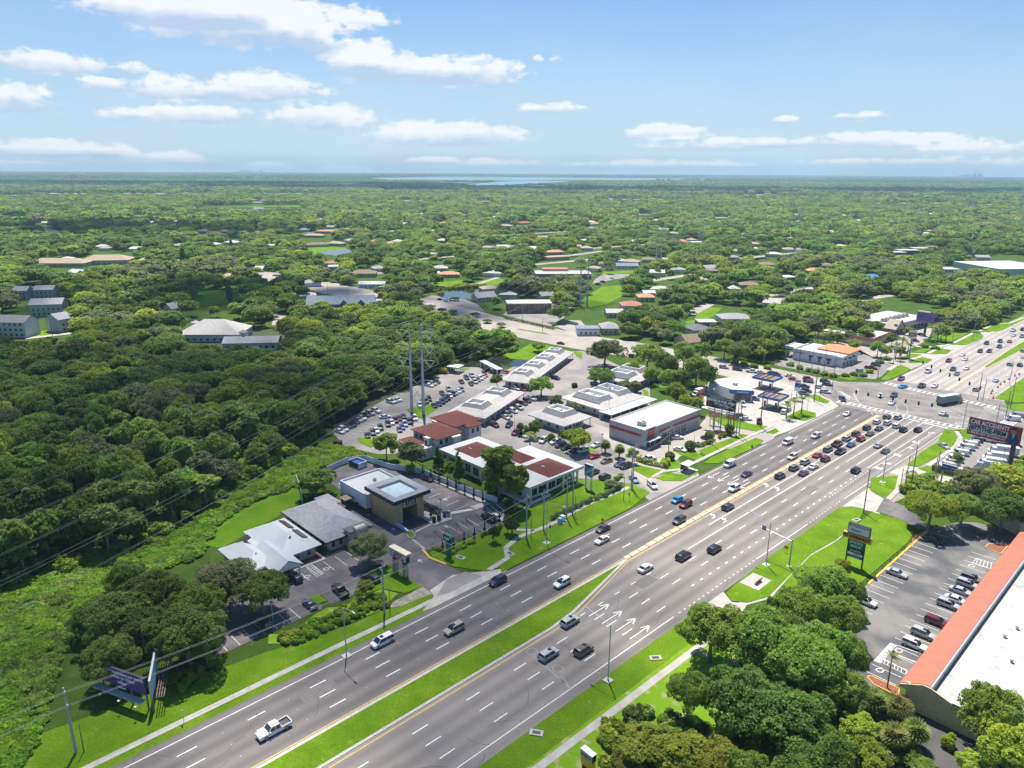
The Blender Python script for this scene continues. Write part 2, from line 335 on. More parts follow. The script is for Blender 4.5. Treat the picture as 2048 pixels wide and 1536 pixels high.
# cross street to the left, then a curve away
XU = [(430, 530), (500, 538), (560, 547), (643, 560), (717, 575), (800, 591), (860, 599), (950, 620), (994, 632), (1105, 656), (1193, 673), (1272, 684), (1345, 698), (1474, 722), (1550, 737), (1620, 751)]
XL = [(1563, 782), (1500, 764), (1440, 750), (1360, 735), (1272, 716), (1164, 700), (1096, 687), (1033, 674), (960, 656), (898, 638), (828, 613), (723, 597), (646, 587), (560, 564), (500, 551), (430, 540)]
xs = [at(*p) for p in XU] + [(-14, 306), (-22.01, 305), (-24.01, 285), (-12, 275), (-18, 273)] + [at(*p) for p in XL]
sheet('cross_street', xs, CONC_T, -.008)
sheet('cross_street', [(58, 284), (140, 276), (300, 262), (300, 290), (140, 302), (58, 311)], CONC_T, -.01)
# medians
KW = .35
med = [(11.9, -75), (11.9, 101), (15.1, 86.5), (17.2, 77), (18.0, 69), (18.0, -75)]
b = MB(); b.prism([(11.2, -75), (11.2, 104), (11.9, 104), (15.6, 87.2), (17.9, 77), (18.6, 69.5), (18.6, -75)], -.02, .10); tag(b.build('median_kerb', KERB), kind='structure')
sheet('median_grass', med, GRASS, .13)
b = MB(); b.box(10.35, 11.6, 104.2, 268, -.02, .12); tag(b.build('traffic_separator', mat('separator_concrete', (.55, .40, .24), .9, scale=1.5, c2=(.62, .52, .38))), kind='structure')
b = MB()
for y in np.arange(106, 268, 3.6): b.box(10.3, 11.65, y, y + .35, 0, .135)
tag(b.build('separator_gaps', ASPH_D), kind='structure')
b = MB(); b.prism([(17.4, 327), (18.9, 327), (19.1, 384), (17.5, 384)], -.02, .12); b.prism([(17.5, 384), (19.1, 384), (21.5, 440), (23, 640), (23, 1100), (16, 1100), (16, 640), (16, 440)], -.02, .11); tag(b.build('median_kerb', KERB), kind='structure')
sheet('median_grass', [(17.9, 386), (18.9, 386), (21, 440), (22.4, 640), (22.4, 1100), (16.5, 1100), (16.5, 640), (16.5, 440)], GRASS, .14)
# ---- painted markings
mk = MB(); yk = MB(); Z1 = .012
def line(x0, y0, x1, y1, w=.16, m=None, z=Z1):
    m = m or mk; L_ = math.hypot(x1 - x0, y1 - y0); nx, ny = (y1 - y0) / L_ * w / 2, -(x1 - x0) / L_ * w / 2
    m.poly([(x0 - nx, y0 - ny, z), (x0 + nx, y0 + ny, z), (x1 + nx, y1 + ny, z), (x1 - nx, y1 - ny, z)][::-1], 0)
    f = m.v[-4:]; 
    if (f[1][0] - f[0][0]) * (f[2][1] - f[0][1]) - (f[2][0] - f[0][0]) * (f[1][1] - f[0][1]) < 0: m.f[-1] = m.f[-1][::-1]
def pline(pts, w=.16, m=None):
    for a, c in zip(pts, pts[1:]): line(*a, *c, w, m)
def dashes(xf, k0, k1, per=12.192, ln=3.3, w=.2, off=0):
    for k in range(k0, k1):
        y = off + per * k; x = xf(y) if callable(xf) else xf; line(x, y - ln / 2, x, y + ln / 2, w)
pline([(-3.55, -75), (-3.3, 30), (-3.7, 120), (-4.0, 180), (-4.0, 205)]); pline([(-4.0, 222), (-4.1, 262)])
for x in (0, 3.566, 7.13): dashes(x, -6, 22)
line(10.85, -75, 10.75, 104, .2, yk); pline([(10.75, 104), (10.0, 121), (10.0, 270), (10.9, 272), (11.9, 270), (12.2, 150), (12.2, 104), (16.4, 87), (18.6, 77.5), (19.35, 70), (19.5, -75)], .2, yk)
for x in (22.7, 26.45, 30.25): dashes(x, -6, 6, off=7, )
for y in np.arange(72, 106, 6.1): line(19.6 if y < 90 else 19.4, y - .9, 19.5, y + .9, .2)
dashes(22.6, 6, 17, off=6.3 + .7); dashes(26.0, 6, 17, off=6.3 + .7); dashes(30.2, 6, 8, off=7)
pline([(33.7, -75), (33.8, 92)]); pline([(33.85, 128), (34.1, 156)]); pline([(34.2, 180), (35.2, 235), (35.4, 269)])
for y in np.arange(94, 128, 1.9): line(33.8, y, 33.8, y + .7, .16)
for y in np.arange(157.4, 178, 1.9): line(34.1, y, 34.1, y + .7, .16)
line(15.6, 135.5, 15.5, 272, .2); line(19.15, 119.8, 19.4, 272, .2)
line(22.45, 209.8, 22.75, 272, .16); line(25.95, 209.4, 26.2, 272, .16); line(29.5, 209.6, 30.2, 272, .16); line(30.8, 210, 32.9, 262, .16)
for y in np.arange(106, 207, 3.75): line(29.6, y - .5, 29.6, y + .5, .3)
for y in np.arange(178, 207, 1.9): line(30.7, y - .35, 30.7, y + .35, .2)
line(12.3, 272.4, 35.0, 272.2, .6)
def ladder(xa, ya, xb, yb, wid, n, bar=.62, side=True):
    d = Vector((xb - xa, yb - ya)); L_ = d.length; d /= L_; nn = Vector((-d.y, d.x))
    if side:
        for s in (-1, 1): line(xa + nn.x * s * wid / 2, ya + nn.y * s * wid / 2, xb + nn.x * s * wid / 2, yb + nn.y * s * wid / 2, .3)
    for i in range(n):
        c = Vector((xa, ya)) + d * (L_ * (i + .5) / n); p = c - nn * (wid / 2 - .2); q = c + nn * (wid / 2 - .2); line(p.x, p.y, q.x, q.y, bar, z=Z1 + .004)
ladder(-9, 275.4, 38, 276.4, 3.2, 22); ladder(-6, 319.5, 41, 315, 3.4, 22)
ladder(-26, 304, -22.5, 282, 4.0, 13); ladder(50, 311, 48.5, 284, 4.0, 14)
pline([(-14, 288), (-6, 281), (-3.5, 283), (-13.5, 291), (-14, 288)]); pline([(-12, 287), (-6.5, 283.5)]); pline([(-9.5, 300), (-8, 291), (-2, 281), (9, 268)]); pline([(-5, 271), (-2.5, 283)], .16)
for k in range(5): pline([(-15 + k, 290 - .9 * k), (-12 + k * 1.1, 289.5 - k * .9), (-10.5 + k, 286.5 - k)], .2)
pline([(35, 281), (43, 288), (46, 284), (37, 278.8), (35, 281)]); pline([(37, 311), (43, 306), (46, 309), (38, 313.5), (37, 311)])
for k in range(5): line(36.2 + k * 1.8, 311.9 - k * .8, 38 + k * 1.6, 312.6 - k * .8, .25)
def arc(cx, cy, r, a0, a1, gap=True, w=.16):
    n = max(4, int(abs(a1 - a0) * r / 1.1)); 
    for i in range(n):
        if gap and i % 2: continue
        t0 = a0 + (a1 - a0) * i / n; t1 = a0 + (a1 - a0) * (i + 1) / n; line(cx + r * math.cos(t0), cy + r * math.sin(t0), cx + r * math.cos(t1), cy + r * math.sin(t1), w)
arc(-8, 276, 22, .15, 1.5); arc(-8, 276, 26, .1, 1.5); arc(46, 318, 24, 3.3, 4.6); arc(46, 318, 28, 3.25, 4.6); arc(-10, 322, 26, -1.4, -.1); arc(50, 270, 25, 1.75, 3.0)
def arrow(x, y, d=1, L_=3.5, turn=0, w=.2):
    if turn:
        line(x, y - d * 1.5, x, y + d * .3, .35); line(x, y + d * .15, x + turn * .9, y + d * .7, .35)
        px_, py_ = x + turn * .7, y + d * .55; mk.poly([(px_, py_ - .8, Z1 + .004), (px_ + turn * 1.3, py_ + .1 * d, Z1 + .004), (px_, py_ + .8, Z1 + .004)][::(1 if turn > 0 else -1)], 0)
    else:
        line(x, y - d * L_, x, y + d * L_, w); 
        for s in (-1, 1): line(x, y + d * L_, x + s * .85, y + d * (L_ - 2.2), .24)
for x in (20.95, 24.65, 28.4, 32.1): arrow(x, 82, 1)
for x in (-2.0, 1.5, 5.0, 8.65): arrow(x, 167, -1)
for y in (141.2, 172, 196): arrow(14.0, y, 1, turn=-1); arrow(17.6, y, 1, turn=-1)
for y in (218, 239, 262): arrow(31.9, y, 1, turn=1)
def only(x, y):
    for i in range(4): line(x - 1 + i * .62, y - 1.2, x - 1 + i * .62, y + 1.2, .34)
for y in (212, 229, 247): only(32.1, y)
for x in (1.0, 4.5): line(x, 330, x + .2, 372, .16)
line(8.1, 330, 8.4, 372, .16); line(12, 330, 12.3, 372, .16); line(-3.7, 330, -4.0, 1100, .16)
for x in (0.0, 3.7, 7.4, 11.1): dashes(x, 31, 70, w=.2)
for x in (26.5, 30.2, 33.9): dashes(x, 27, 70, w=.2)
line(38.6, 330, 39.5, 1100, .16); line(16.9, 328, 17.0, 384, .2, yk); line(17, 384, 15.6, 440, .2, yk); line(15.6, 440, 15.6, 1100, .2, yk); line(19.3, 328, 19.6, 384, .2, yk); line(19.6, 384, 21.9, 440, .2, yk); line(21.9, 440, 23.4, 640, .2, yk)
for (a, c) in (((1200, 683), (1560, 752)), ((1210, 694), (1560, 762))): line(*at(*a), *at(*c), .2)
line(*at(1290, 700), *at(1600, 765), .2, yk)
# patched detector loops cut in the northbound lanes
lp = MB()
for cx, cy in ((700 + 1065 / 2.926, 1050 + 740 / 2.926), (700 + 1217 / 2.926, 1050 + 840 / 2.926)):
    x, y = at(cx, cy); q = [(x - 1, y - .5), (x - .5, y - 1), (x + .5, y - 1), (x + 1, y - .5), (x + 1, y + .5), (x + .5, y + 1), (x - .5, y + 1), (x - 1, y + .5), (x - 1, y - .5)]; [line(*a_, *b_, .12, lp) for a_, b_ in zip(q, q[1:])]
for a, c in (((1070, 770), (1285, 950)), ((1150, 825), (1290, 960)), ((1235, 880), (1300, 965))):
    line(*at(700 + a[0] / 2.926, 1050 + a[1] / 2.926), *at(700 + c[0] / 2.926, 1050 + c[1] / 2.926), .12, lp)
tag(lp.build('sealed_loop_cut', mat('loop_sealant', (.36, .34, .32), .8)), kind='structure')
# raised reflectors
for k in range(-6, 22):
    for x in (0, 3.566, 7.13): line(x - .06, 12.192 * k + 6.1, x + .06, 12.192 * k + 6.1, .14)
ck = MB(); r_ = random.Random(3)
for i in range(120):
    x = r_.uniform(-4, 35); y = r_.uniform(-40, 268) if i % 3 else r_.uniform(-20, 120)
    if 10.2 < x < 19.8 and y < 110 or 9.8 < x < 12: continue
    a = r_.choice([0, math.pi / 2, math.pi / 2, math.pi / 2]) + r_.uniform(-.15, .15)
    for k in range(r_.randint(3, 9)): x2 = x + math.cos(a) * 1.3; y2 = y + math.sin(a) * 1.3; line(x, y, x2, y2, .07, ck, z=.006); x, y = x2, y2; a += r_.uniform(-.5, .5)
tag(ck.build('tar_sealed_cracks', mat('crack_tar', (.055, .052, .052), .8)), kind='structure')
for x, y, w, l in ((1.8, 20, 3.0, 7), (5.4, 62, 3.2, 5), (21.0, 96, 3.1, 6), (8.9, 140, 3, 6), (24.3, 175, 3.1, 7), (1.7, 215, 3, 10)): sheet('asphalt_patch', [(x - w / 2, y), (x + w / 2, y), (x + w / 2, y + l), (x - w / 2, y + l)], mat('patch_asphalt', (.17, .158, .152), .9, scale=2, var=.2), .003)
# ---- pavements and verges
sheet('verge', [(-5.06, -75), (-5.06, 62), (-8, 61.5), (-12, 57), (-12, 40), (-16, 20), (-30, -75)], GRASS, -.015)
sheet('verge', [(36.02, -75), (36.02, 92), (40, 95), (50, 90), (60, 80), (62, 60), (58, -75)], GRASS_DRY, -.015)
sheet('verge', [(36.02, -75), (36.02, 97), (41.5, 95.5), (41.5, -75)], GRASS, -.011)
def strip(name, c, w, m, z, px=False):
    if px: c = [at(*p) for p in c]
    l, r = [], []
    for i, (x, y) in enumerate(c):
        a = c[max(0, i - 1)]; d = c[min(len(c) - 1, i + 1)]; dx, dy = d[0] - a[0], d[1] - a[1]; q = math.hypot(dx, dy); nx, ny = dy / q * w / 2, -dx / q * w / 2
        l.append((x - nx, y - ny)); r.append((x + nx, y + ny))
    return sheet(name, l + r[::-1], m, z)
strip('pavement', [(-7.6, -75), (-7.65, 20), (-7.4, 57.3)], 1.35, CONC, .012)
strip('pavement', [(43.0, -75), (42.8, 40), (43.3, 84), (43.6, 92)], 1.5, CONC, .012)
tag(mk.build('road_markings', WH), kind='structure'); tag(yk.build('yellow_road_markings', YE), kind='structure')
ZZ = {'1': (1150, 930, 5.12), '2': (1450, 760, 5.12), '3': (1550, 880, 5.12), '4': (1600, 700, 4.571), '5': (1748, 600, 6.827), '8': (700, 1050, 2.926), 'a': (0, 1100, 2.926), 'b': (400, 850, 2.926), 'c': (640, 650, 3.413), 'd': (1000, 650, 3.413), 'e': (1400, 600, 3.16), 'f': (1400, 950, 3.16), 'g': (1200, 1150, 2.415), '6': (200, 1300, 4.096), 'h': (0, 400, 3.413), 'i': (500, 450, 3.413), 'j': (950, 450, 3.413), 'k': (1450, 450, 3.425), 'l': (0, 640, 2.926), 'F': (0, 0, 1), 'w': (780, 930, 7.314), 'm': (1380, 760, 10.24), 'z': (1850, 820, 10.34), 'v': (1000, 900, 6.827), 'u': (1480, 700, 8.533)}
def Q(z, *pts, h=0):
    ox, oy, s = ZZ[z]; return [at(ox + x / s, oy + y / s, h) for x, y in pts]
sheet('forest_floor', Q('F', (-200, 690), (700, 650), (930, 705), (892, 742), (851, 759), (778, 792), (668, 856), (608, 897), (526, 947), (403, 1028), (342, 1068), (212, 1125), (-200, 1230)), mat('dark_wood_ground', (.035, .05, .016), .95, scale=.3, c2=(.06, .075, .025)), -.03)  # darker ground sheet under the wood, showing in gaps between crowns
# ---- paved lots
sheet('car_park', Q('F', (412, 1298), (432, 1313), (645, 1217), (636, 1191), (641, 1188), (663, 1208), (706, 1190), (715, 1168), (740, 1130), (775, 1128), (840, 1172), (868, 1192), (948, 1158), (900, 1132), (868, 1118), (846, 1104), (868, 1098), (1015, 1047), (1009, 1008), (995, 1000), (905, 965), (837, 943), (779, 938), (728, 924), (658, 938), (655, 962), (690, 985), (640, 1040), (576, 1120), (424, 1230)), ASPH_D, -.012)
sheet('driveway_apron', Q('F', (845, 1222), (868, 1192), (860, 1180), (905, 1150), (960, 1143), (1020, 1135)) + [(-5.06, 78), (-5.06, 56)], CONC, -.008)
sheet('driveway_apron', Q('F', (892, 1160), (930, 1143), (965, 1152), (900, 1185), (873, 1193)), ASPH_G, -.004)
sheet('car_park', Q('F', (755, 908), (690, 893), (668, 868), (668, 850), (700, 836), (778, 795), (851, 762), (890, 745), (935, 733), (1012, 740), (1090, 705), (1165, 702), (1200, 712), (1245, 735), (1300, 770), (1300, 815), (1240, 830), (1222, 868), (1285, 893), (1300, 955), (1331, 985), (1310, 1010), (1280, 985), (1235, 985), (1155, 955), (1050, 915), (900, 905)), ASPH_G, -.014)
sheet('car_park', Q('F', (1185, 845), (1222, 858), (1285, 893), (1400, 850), (1415, 830), (1450, 848), (1560, 862), (1540, 885), (1360, 912), (1345, 935), (1395, 945), (1410, 970), (1370, 985), (1300, 985), (1230, 905)), CONC_T, -.011)
sheet('fuel_station_forecourt', Q('F', (1395, 790), (1420, 760), (1500, 748), (1600, 775), (1660, 798), (1678, 812), (1640, 840), (1560, 868), (1548, 873), (1480, 838), (1415, 818)), CONC, -.007)
sheet('car_park', Q('e', (470, 380), (560, 330), (1000, 310), (1110, 370), (1230, 400), (1150, 480), (1100, 500), (860, 470), (560, 430), (470, 410)), ASPH_G, -.012)
sheet('car_park', Q('e', (800, 190), (1050, 250), (1200, 240), (1300, 150), (1480, 170), (1440, 250), (1290, 330), (1560, 345), (1330, 440), (1200, 400), (1000, 330), (760, 230)), CONC_T, -.012)
sheet('driveway', Q('5', (1000, 380), (1300, 430), (1620, 440), (1500, 510), (1450, 440), (1000, 395)), CONC, -.008)
for q in (((440, 600), (700, 640), (860, 620), (1050, 600), (1240, 620), (1100, 690), (900, 660), (600, 640)), ((0, 830), (300, 860), (600, 870), (900, 790), (1200, 690), (1000, 690), (780, 760), (700, 730), (400, 780)),):
    sheet('driveway', Q('5', *q), CONC, -.009)
sheet('car_park', Q('f', (1440, 345), (1500, 330), (1650, 295), (1750, 300), (2048, 380), (2048, 420), (1920, 520), (1260, 1330), (1000, 1360), (920, 1250), (850, 980), (560, 960), (270, 860), (440, 845), (640, 900), (900, 900), (1000, 740), (1060, 690)), mat('store_lot_asphalt', (.10, .10, .105), .92, scale=.10, c2=(.21, .20, .19), spec=.2, detail=10, contrast=(.42, .62)), -.012)
sheet('service_lane', [(68, 97.8), (78, 98.5), (106, 100), (106, 88), (90, 84), (75, 92), (66, 97)], ASPH_N, -.006)
sheet('driveway_apron', Q('f', (880, 200), (1060, 75), (1085, 110), (1160, 150), (1110, 235), (1000, 212), (960, 200)), CONC, -.006)
sheet('driveway', Q('f', (1160, 150), (1310, 200), (1400, 280), (1440, 345), (1380, 340), (1290, 290), (1105, 225)), ASPH_D, -.008)
sheet('driveway_apron', Q('e', (1190, 1090), (1300, 1045), (1380, 1060), (1460, 1095), (1640, 1130), (1620, 1180), (1460, 1140), (1290, 1130), (1270, 1110)), CONC, -.006)
sheet('driveway_apron', Q('f', (0, 790), (150, 740), (200, 800), (300, 815), (270, 860), (0, 830)), CONC, -.006)
sheet('dealer_lot', Q('e', (1560, 1090), (1480, 1070), (1500, 1020), (1660, 880), (1700, 855), (1800, 740), (2048, 720), (2048, 1100), (1700, 1160)), ASPH_G, -.012)
sheet('verge', Q('e', (1200, 1080), (1300, 1000), (1540, 830), (1600, 820), (1640, 860), (1600, 940), (1480, 1040), (1380, 1075), (1290, 1250), (1180, 1300), (1060, 1200)), SAND, -.016)
sheet('car_park', Q('j', (190, 615), (560, 700), (660, 560), (430, 530), (240, 560)), ASPH_G, -.012)
sheet('car_park', Q('j', (800, 400), (1065, 350), (1070, 335), (870, 335), (820, 370)), ASPH_G, -.012)
sheet('car_park', Q('i', (1180, 500), (1600, 590), (1560, 545), (1450, 500), (1240, 480)), ASPH_G, -.012)
sheet('car_park', Q('j', (560, 695), (700, 750), (800, 740), (720, 650), (600, 650)), CONC_T, -.012)
strip('pavement', [(44.2, 128), (46, 140), (45.5, 160), (44.5, 178)], 1.5, CONC, .014)
strip('pavement', Q('f', (210, 830), (430, 770), (560, 640), (640, 560), (700, 500), (860, 400), (980, 300)), 1.5, CONC, .014)
strip('pavement', Q('b', (1690, 850), (1800, 780), (1790, 720), (1860, 660), (1960, 620), (2040, 590)) + Q('d', (600, 1225), (880, 1108)), 1.4, CONC, .14)
strip('pavement', Q('d', (1040, 1040), (1110, 1000), (1240, 985)), 1.3, CONC, .14)
strip('pavement', Q('d', (1240, 985), (1380, 915), (1640, 790), (1860, 690)), 1.4, CONC, .14)
strip('pavement', Q('F', (1012, 1050), (1036, 1060), (1068, 1061)), 1.2, CONC, .14)
strip('pavement', Q('e', (1620, 830), (1648, 870), (1620, 920), (1500, 1010), (1440, 1050)), 1.5, CONC, .14)
strip('pavement', Q('e', (1310, 1050), (1270, 1110), (1250, 1200), (1190, 1262)), 1.5, CONC, .16)
strip('pavement', Q('5', (190, 960), (300, 890)), 2.2, CONC, .14); strip('pavement', Q('5', (400, 845), (650, 770)), 2.2, CONC, .14)
strip('pavement', Q('5', (740, 730), (920, 640), (1100, 580), (1350, 455)), 1.8, CONC, .14); strip('pavement', Q('5', (1440, 425), (1640, 325), (1840, 320), (2048, 240)), 1.8, CONC, .14)
strip('walkway', Q('b', (525, 855), (700, 790), (840, 735)), 1.5, CONC, .10)
# ---- lawns and planted beds (raised a kerb's height)
def lawn(z, *pts, m=None, zz=.1, curb=None): return sheet('lawn', Q(z, *pts), m or GRASS, zz, curb=curb)
sheet('lawn', Q('F', (868, 1118), (905, 1133), (970, 1143), (1000, 1135)) + [(-5.4, 77), (-5.4, 105), (-5.6, 128)] + Q('F', (1300, 985), (1265, 968), (1205, 960), (1155, 957), (1060, 1003), (1012, 1050), (868, 1100), (858, 1106)), GRASS, .1)
lawn('d', (910, 990), (1010, 1042), (1180, 1005), (1245, 985), (1230, 930), (1170, 915), (1110, 905), (1090, 940), (1140, 960), (1130, 1000), (960, 960), (930, 960))
lawn('d', (1060, 1045), (1160, 1010), (1310, 1030), (1240, 1065), (1120, 1065)); lawn('d', (1310, 970), (1350, 1000), (1340, 1020), (1300, 1030))
lawn('d', (1180, 860), (1240, 850), (1350, 870), (1395, 910), (1340, 925), (1230, 885)); lawn('d', (1350, 860), (1420, 830), (1650, 745), (1705, 755), (1560, 830), (1420, 900))
lawn('d', (1390, 945), (1450, 900), (1745, 770), (1800, 790), (1750, 830), (1620, 890), (1490, 945)); lawn('d', (1410, 605), (1520, 640), (1740, 680), (1850, 695), (1795, 735), (1600, 700), (1530, 690), (1440, 640))
lawn('d', (1815, 735), (1880, 705), (1905, 725), (1870, 745)); lawn('d', (560, 820), (620, 835), (680, 870), (610, 860), m=GRASS_DRY)
lawn('c', (590, 575), (740, 540), (810, 565), (700, 640), (620, 610)); lawn('c', (255, 770), (330, 770), (380, 800), (350, 840), (270, 800))
lawn('c', (0, 830), (90, 820), (170, 840), (280, 885), (40, 960), (0, 950)); lawn('c', (960, 300), (1020, 290), (980, 320)); lawn('d', (970, 440), (1010, 450), (1020, 520), (990, 510)); lawn('d', (1090, 430), (1180, 430), (1200, 380), (1110, 360), (1080, 400))
lawn('d', (500, 180), (560, 185), (560, 235), (520, 210)); lawn('c', (1200, 180), (1330, 190), (1450, 120), (1600, 150), (1560, 195), (1440, 240), (1400, 240), (1300, 230))
lawn('e', (540, 740), (640, 690), (730, 715), (735, 740), (660, 765), (590, 750)); lawn('e', (665, 600), (740, 600), (820, 640), (800, 655), (740, 640))
for q in (((1140, 505), (1210, 440), (1270, 410), (1330, 435), (1310, 455), (1180, 510)), ((870, 490), (930, 475), (1010, 500), (950, 510)), ((1310, 395), (1400, 360), (1465, 375), (1440, 395), (1340, 400)), ((1240, 375), (1330, 340), (1400, 345), (1300, 385)), ((1450, 335), (1530, 305), (1585, 325), (1560, 340), (1480, 343)), ((1350, 330), (1400, 310), (1470, 310), (1410, 335)),
          ((1430, 255), (1600, 190), (1710, 205), (1650, 235), (1540, 285), (1470, 270)), ((1590, 283), (1720, 208), (1795, 225), (1780, 245), (1680, 285)), ((1570, 170), (1760, 195), (1860, 150), (1950, 140), (2048, 95), (2048, 125), (1900, 195), (1770, 205)), ((1860, 620), (1920, 580), (2048, 490), (2048, 645), (1990, 650)), ((1900, 668), (2048, 655), (2048, 725), (1960, 690)),
          ((1545, 820), (1600, 820), (1630, 880), (1610, 910), (1500, 990), (1380, 1055), (1310, 1045), (1400, 960), (1500, 900)), ((1640, 820), (1720, 800), (1750, 850), (1670, 890)), ((1375, 1065), (1480, 1040), (1460, 1095)), ((1080, 1125), (1270, 1110), (1240, 1225), (1170, 1258), (1075, 1200)), ((1300, 1120), (1340, 1110), (1350, 1180), (1290, 1180)), ((1340, 1130), (1480, 1110), (1480, 1190), (1330, 1200))): lawn('e', *q)
lawn('f', (165, 745), (380, 560), (620, 390), (880, 205), (960, 200), (1040, 215), (1000, 300), (860, 410), (700, 500), (560, 640), (430, 770), (300, 808), (200, 798)); lawn('f', (1090, 235), (1290, 290), (1350, 370), (1310, 430), (1010, 690), (1000, 800), (880, 890), (640, 900), (470, 850), (440, 790), (560, 650), (700, 510), (900, 400), (1010, 300))
sheet('kerb_line', (lambda l: l)(Q('f', (1440, 342), (1448, 352), (1064, 698), (1052, 690))), YE, .13); sheet('planted_island', Q('g', (1283, 490), (1310, 487), (1450, 550), (1440, 590), (1320, 530)), MULCH, .13, curb=YE)
sheet('planted_island', Q('f', (1800, 455), (1820, 435), (1960, 435), (1900, 505)), MULCH, .13, curb=YE); sheet('planted_island', Q('f', (1360, 380), (1440, 345), (1460, 350), (1350, 440), (1290, 480)), MULCH, .12)
sheet('planted_island', Q('b', (525, 850), (520, 815), (700, 740), (720, 770)), MULCH, .11)
sheet('kerb_line', Q('b', (1297, 735), (1306, 722), (1350, 775), (1440, 812), (1440, 822), (1340, 783)), YE, .16); sheet('planted_island', Q('b', (1205, 630), (1235, 615), (1262, 640), (1255, 660), (1220, 665)), GRASS, .14, curb=KERB)
lawn('b', (640, 1005), (690, 990), (745, 1030), (665, 1060)); lawn('b', (1000, 850), (1100, 830), (1300, 950), (1200, 985), (1060, 960), (900, 1010), (880, 1040), (1010, 930))
sheet('bare_bank', Q('b', (1130, 1035), (1230, 985), (1300, 945), (1365, 985), (1300, 1010), (1180, 1060), (1110, 1070)), SAND, .03)
lawn('b', (840, 1060), (1060, 960), (1160, 985), (1100, 1040), (1090, 1070), (560, 1280), (400, 1280), (400, 1225), (540, 1225), (660, 1115), (740, 1070), m=GRASS_DRY, zz=.02)
# mown field behind the clinics, tall growth further back
lawn('b', (0, 670), (60, 610), (330, 440), (480, 390), (580, 350), (600, 420), (560, 470), (500, 510), (360, 590), (130, 720), (0, 700), zz=.02, m=GRASS_D)
sheet('pavement_bed', Q('w', (1350, 1050), (1700, 870), (1730, 830), (1720, 790), (1330, 1020)), CONC, .05); sheet('vacuum_island', Q('w', (340, 700), (345, 640), (420, 620), (900, 740), (900, 800), (650, 890), (600, 860)), CONC, .12)
sheet('vacuum_island', Q('w', (1180, 610), (1400, 540), (1480, 570), (1250, 660)), CONC, .12); sheet('vacuum_island', Q('w', (640, 150), (1400, 480), (1390, 550), (1310, 540), (640, 230)), CONC, .12); sheet('wash_exit_pad', Q('w', (120, 830), (340, 710), (600, 860), (370, 990), (270, 900)), ASPH_N, .004)
sheet('wash_exit_kerb', Q('w', (365, 965), (610, 850), (620, 870), (375, 990)), CONC, .02); sheet('wash_exit_kerb', Q('w', (310, 1080), (345, 1085), (520, 1220), (490, 1240)), CONC, .02)
sheet('fuel_pad', Q('u', (380, 1010), (560, 960), (840, 990), (830, 1040), (740, 1100)), ASPH_D, .005); sheet('fuel_pad', Q('u', (300, 660), (400, 620), (750, 690), (600, 720)), ASPH_D, .005)
# ponds
def pond(z, *pts): return sheet('pond', Q(z, *pts), WATER, .03)
pond('c', (930, 285), (1000, 245), (1190, 222), (1330, 195), (1430, 212), (1420, 250), (1380, 282), (1240, 288), (1020, 288)); pond('i', (420, 195), (650, 160), (700, 180), (640, 230), (560, 205)); pond('i', (760, 160), (880, 165), (800, 195))
pond('i', (1270, 470), (1420, 430), (1560, 425), (1700, 440), (1620, 480), (1500, 505), (1320, 505)); pond('h', (1400, 55), (1700, 50), (2048, 48), (2048, 58), (1600, 65))
for z, q in (('h', ((1320, 640), (1400, 600), (1560, 600), (1590, 700), (1400, 720), (1330, 690))), ('h', ((150, 920), (300, 890), (540, 870), (540, 905), (200, 950))), ('i', ((370, 160), (520, 145), (660, 155), (640, 180), (440, 195))), ('i', ((1240, 395), (1450, 375), (1450, 400), (1290, 425))), ('i', ((620, 345), (700, 345), (680, 390), (630, 380))),
             ('j', ((715, 555), (725, 515), (820, 450), (870, 420), (985, 410), (1010, 440), (1000, 490), (900, 540), (790, 560))), ('j', ((1540, 560), (1690, 565), (1600, 640), (1500, 640))), ('j', ((1430, 660), (1540, 640), (1540, 670), (1450, 680))), ('j', ((1290, 220), (1370, 170), (1400, 200), (1320, 250))), ('j', ((860, 320), (1080, 310), (1100, 330), (880, 335))), ('i', ((1380, 420), (1700, 360), (1750, 380), (1660, 420), (1500, 440))),
             ('h', ((1700, 45), (2048, 38), (2048, 46), (1400, 53))), ('j', ((1340, 560), (1450, 530), (1460, 560), (1360, 580)))): lawn(z, *q, zz=.02)
strip('lane', Q('h', (170, 945), (350, 925), (530, 905)), 5, CONC, .05); strip('lane', Q('i', (1160, 440), (1400, 415), (1560, 400), (1730, 345), (1810, 350)), 5, CONC_T, .05); strip('lane', Q('h', (150, 145), (260, 190), (430, 225)), 14, CONC_T, .05); strip('lane', Q('h', (1800, 560), (1870, 510), (1950, 490)), 16, CONC_T, .05)
strip('lane', Q('j', (1600, 540), (1500, 590), (1460, 610)), 8, CONC_T, .05); strip('lane', Q('i', (192, 700), (205, 600)), 8, CONC_T, .05); strip('lane', Q('j', (600, 215), (860, 180), (1000, 190)), 9, CONC_T, .05); strip('lane', Q('i', (850, 330), (1000, 320), (1150, 315)), 9, CONC_T, .05)
strip('median_strip', Q('j', (290, 710), (380, 725), (500, 745)), 2.5, GRASS, .05); strip('median_strip', Q('i', (1250, 590), (1400, 620), (1530, 640)), 3, GRASS, .05)
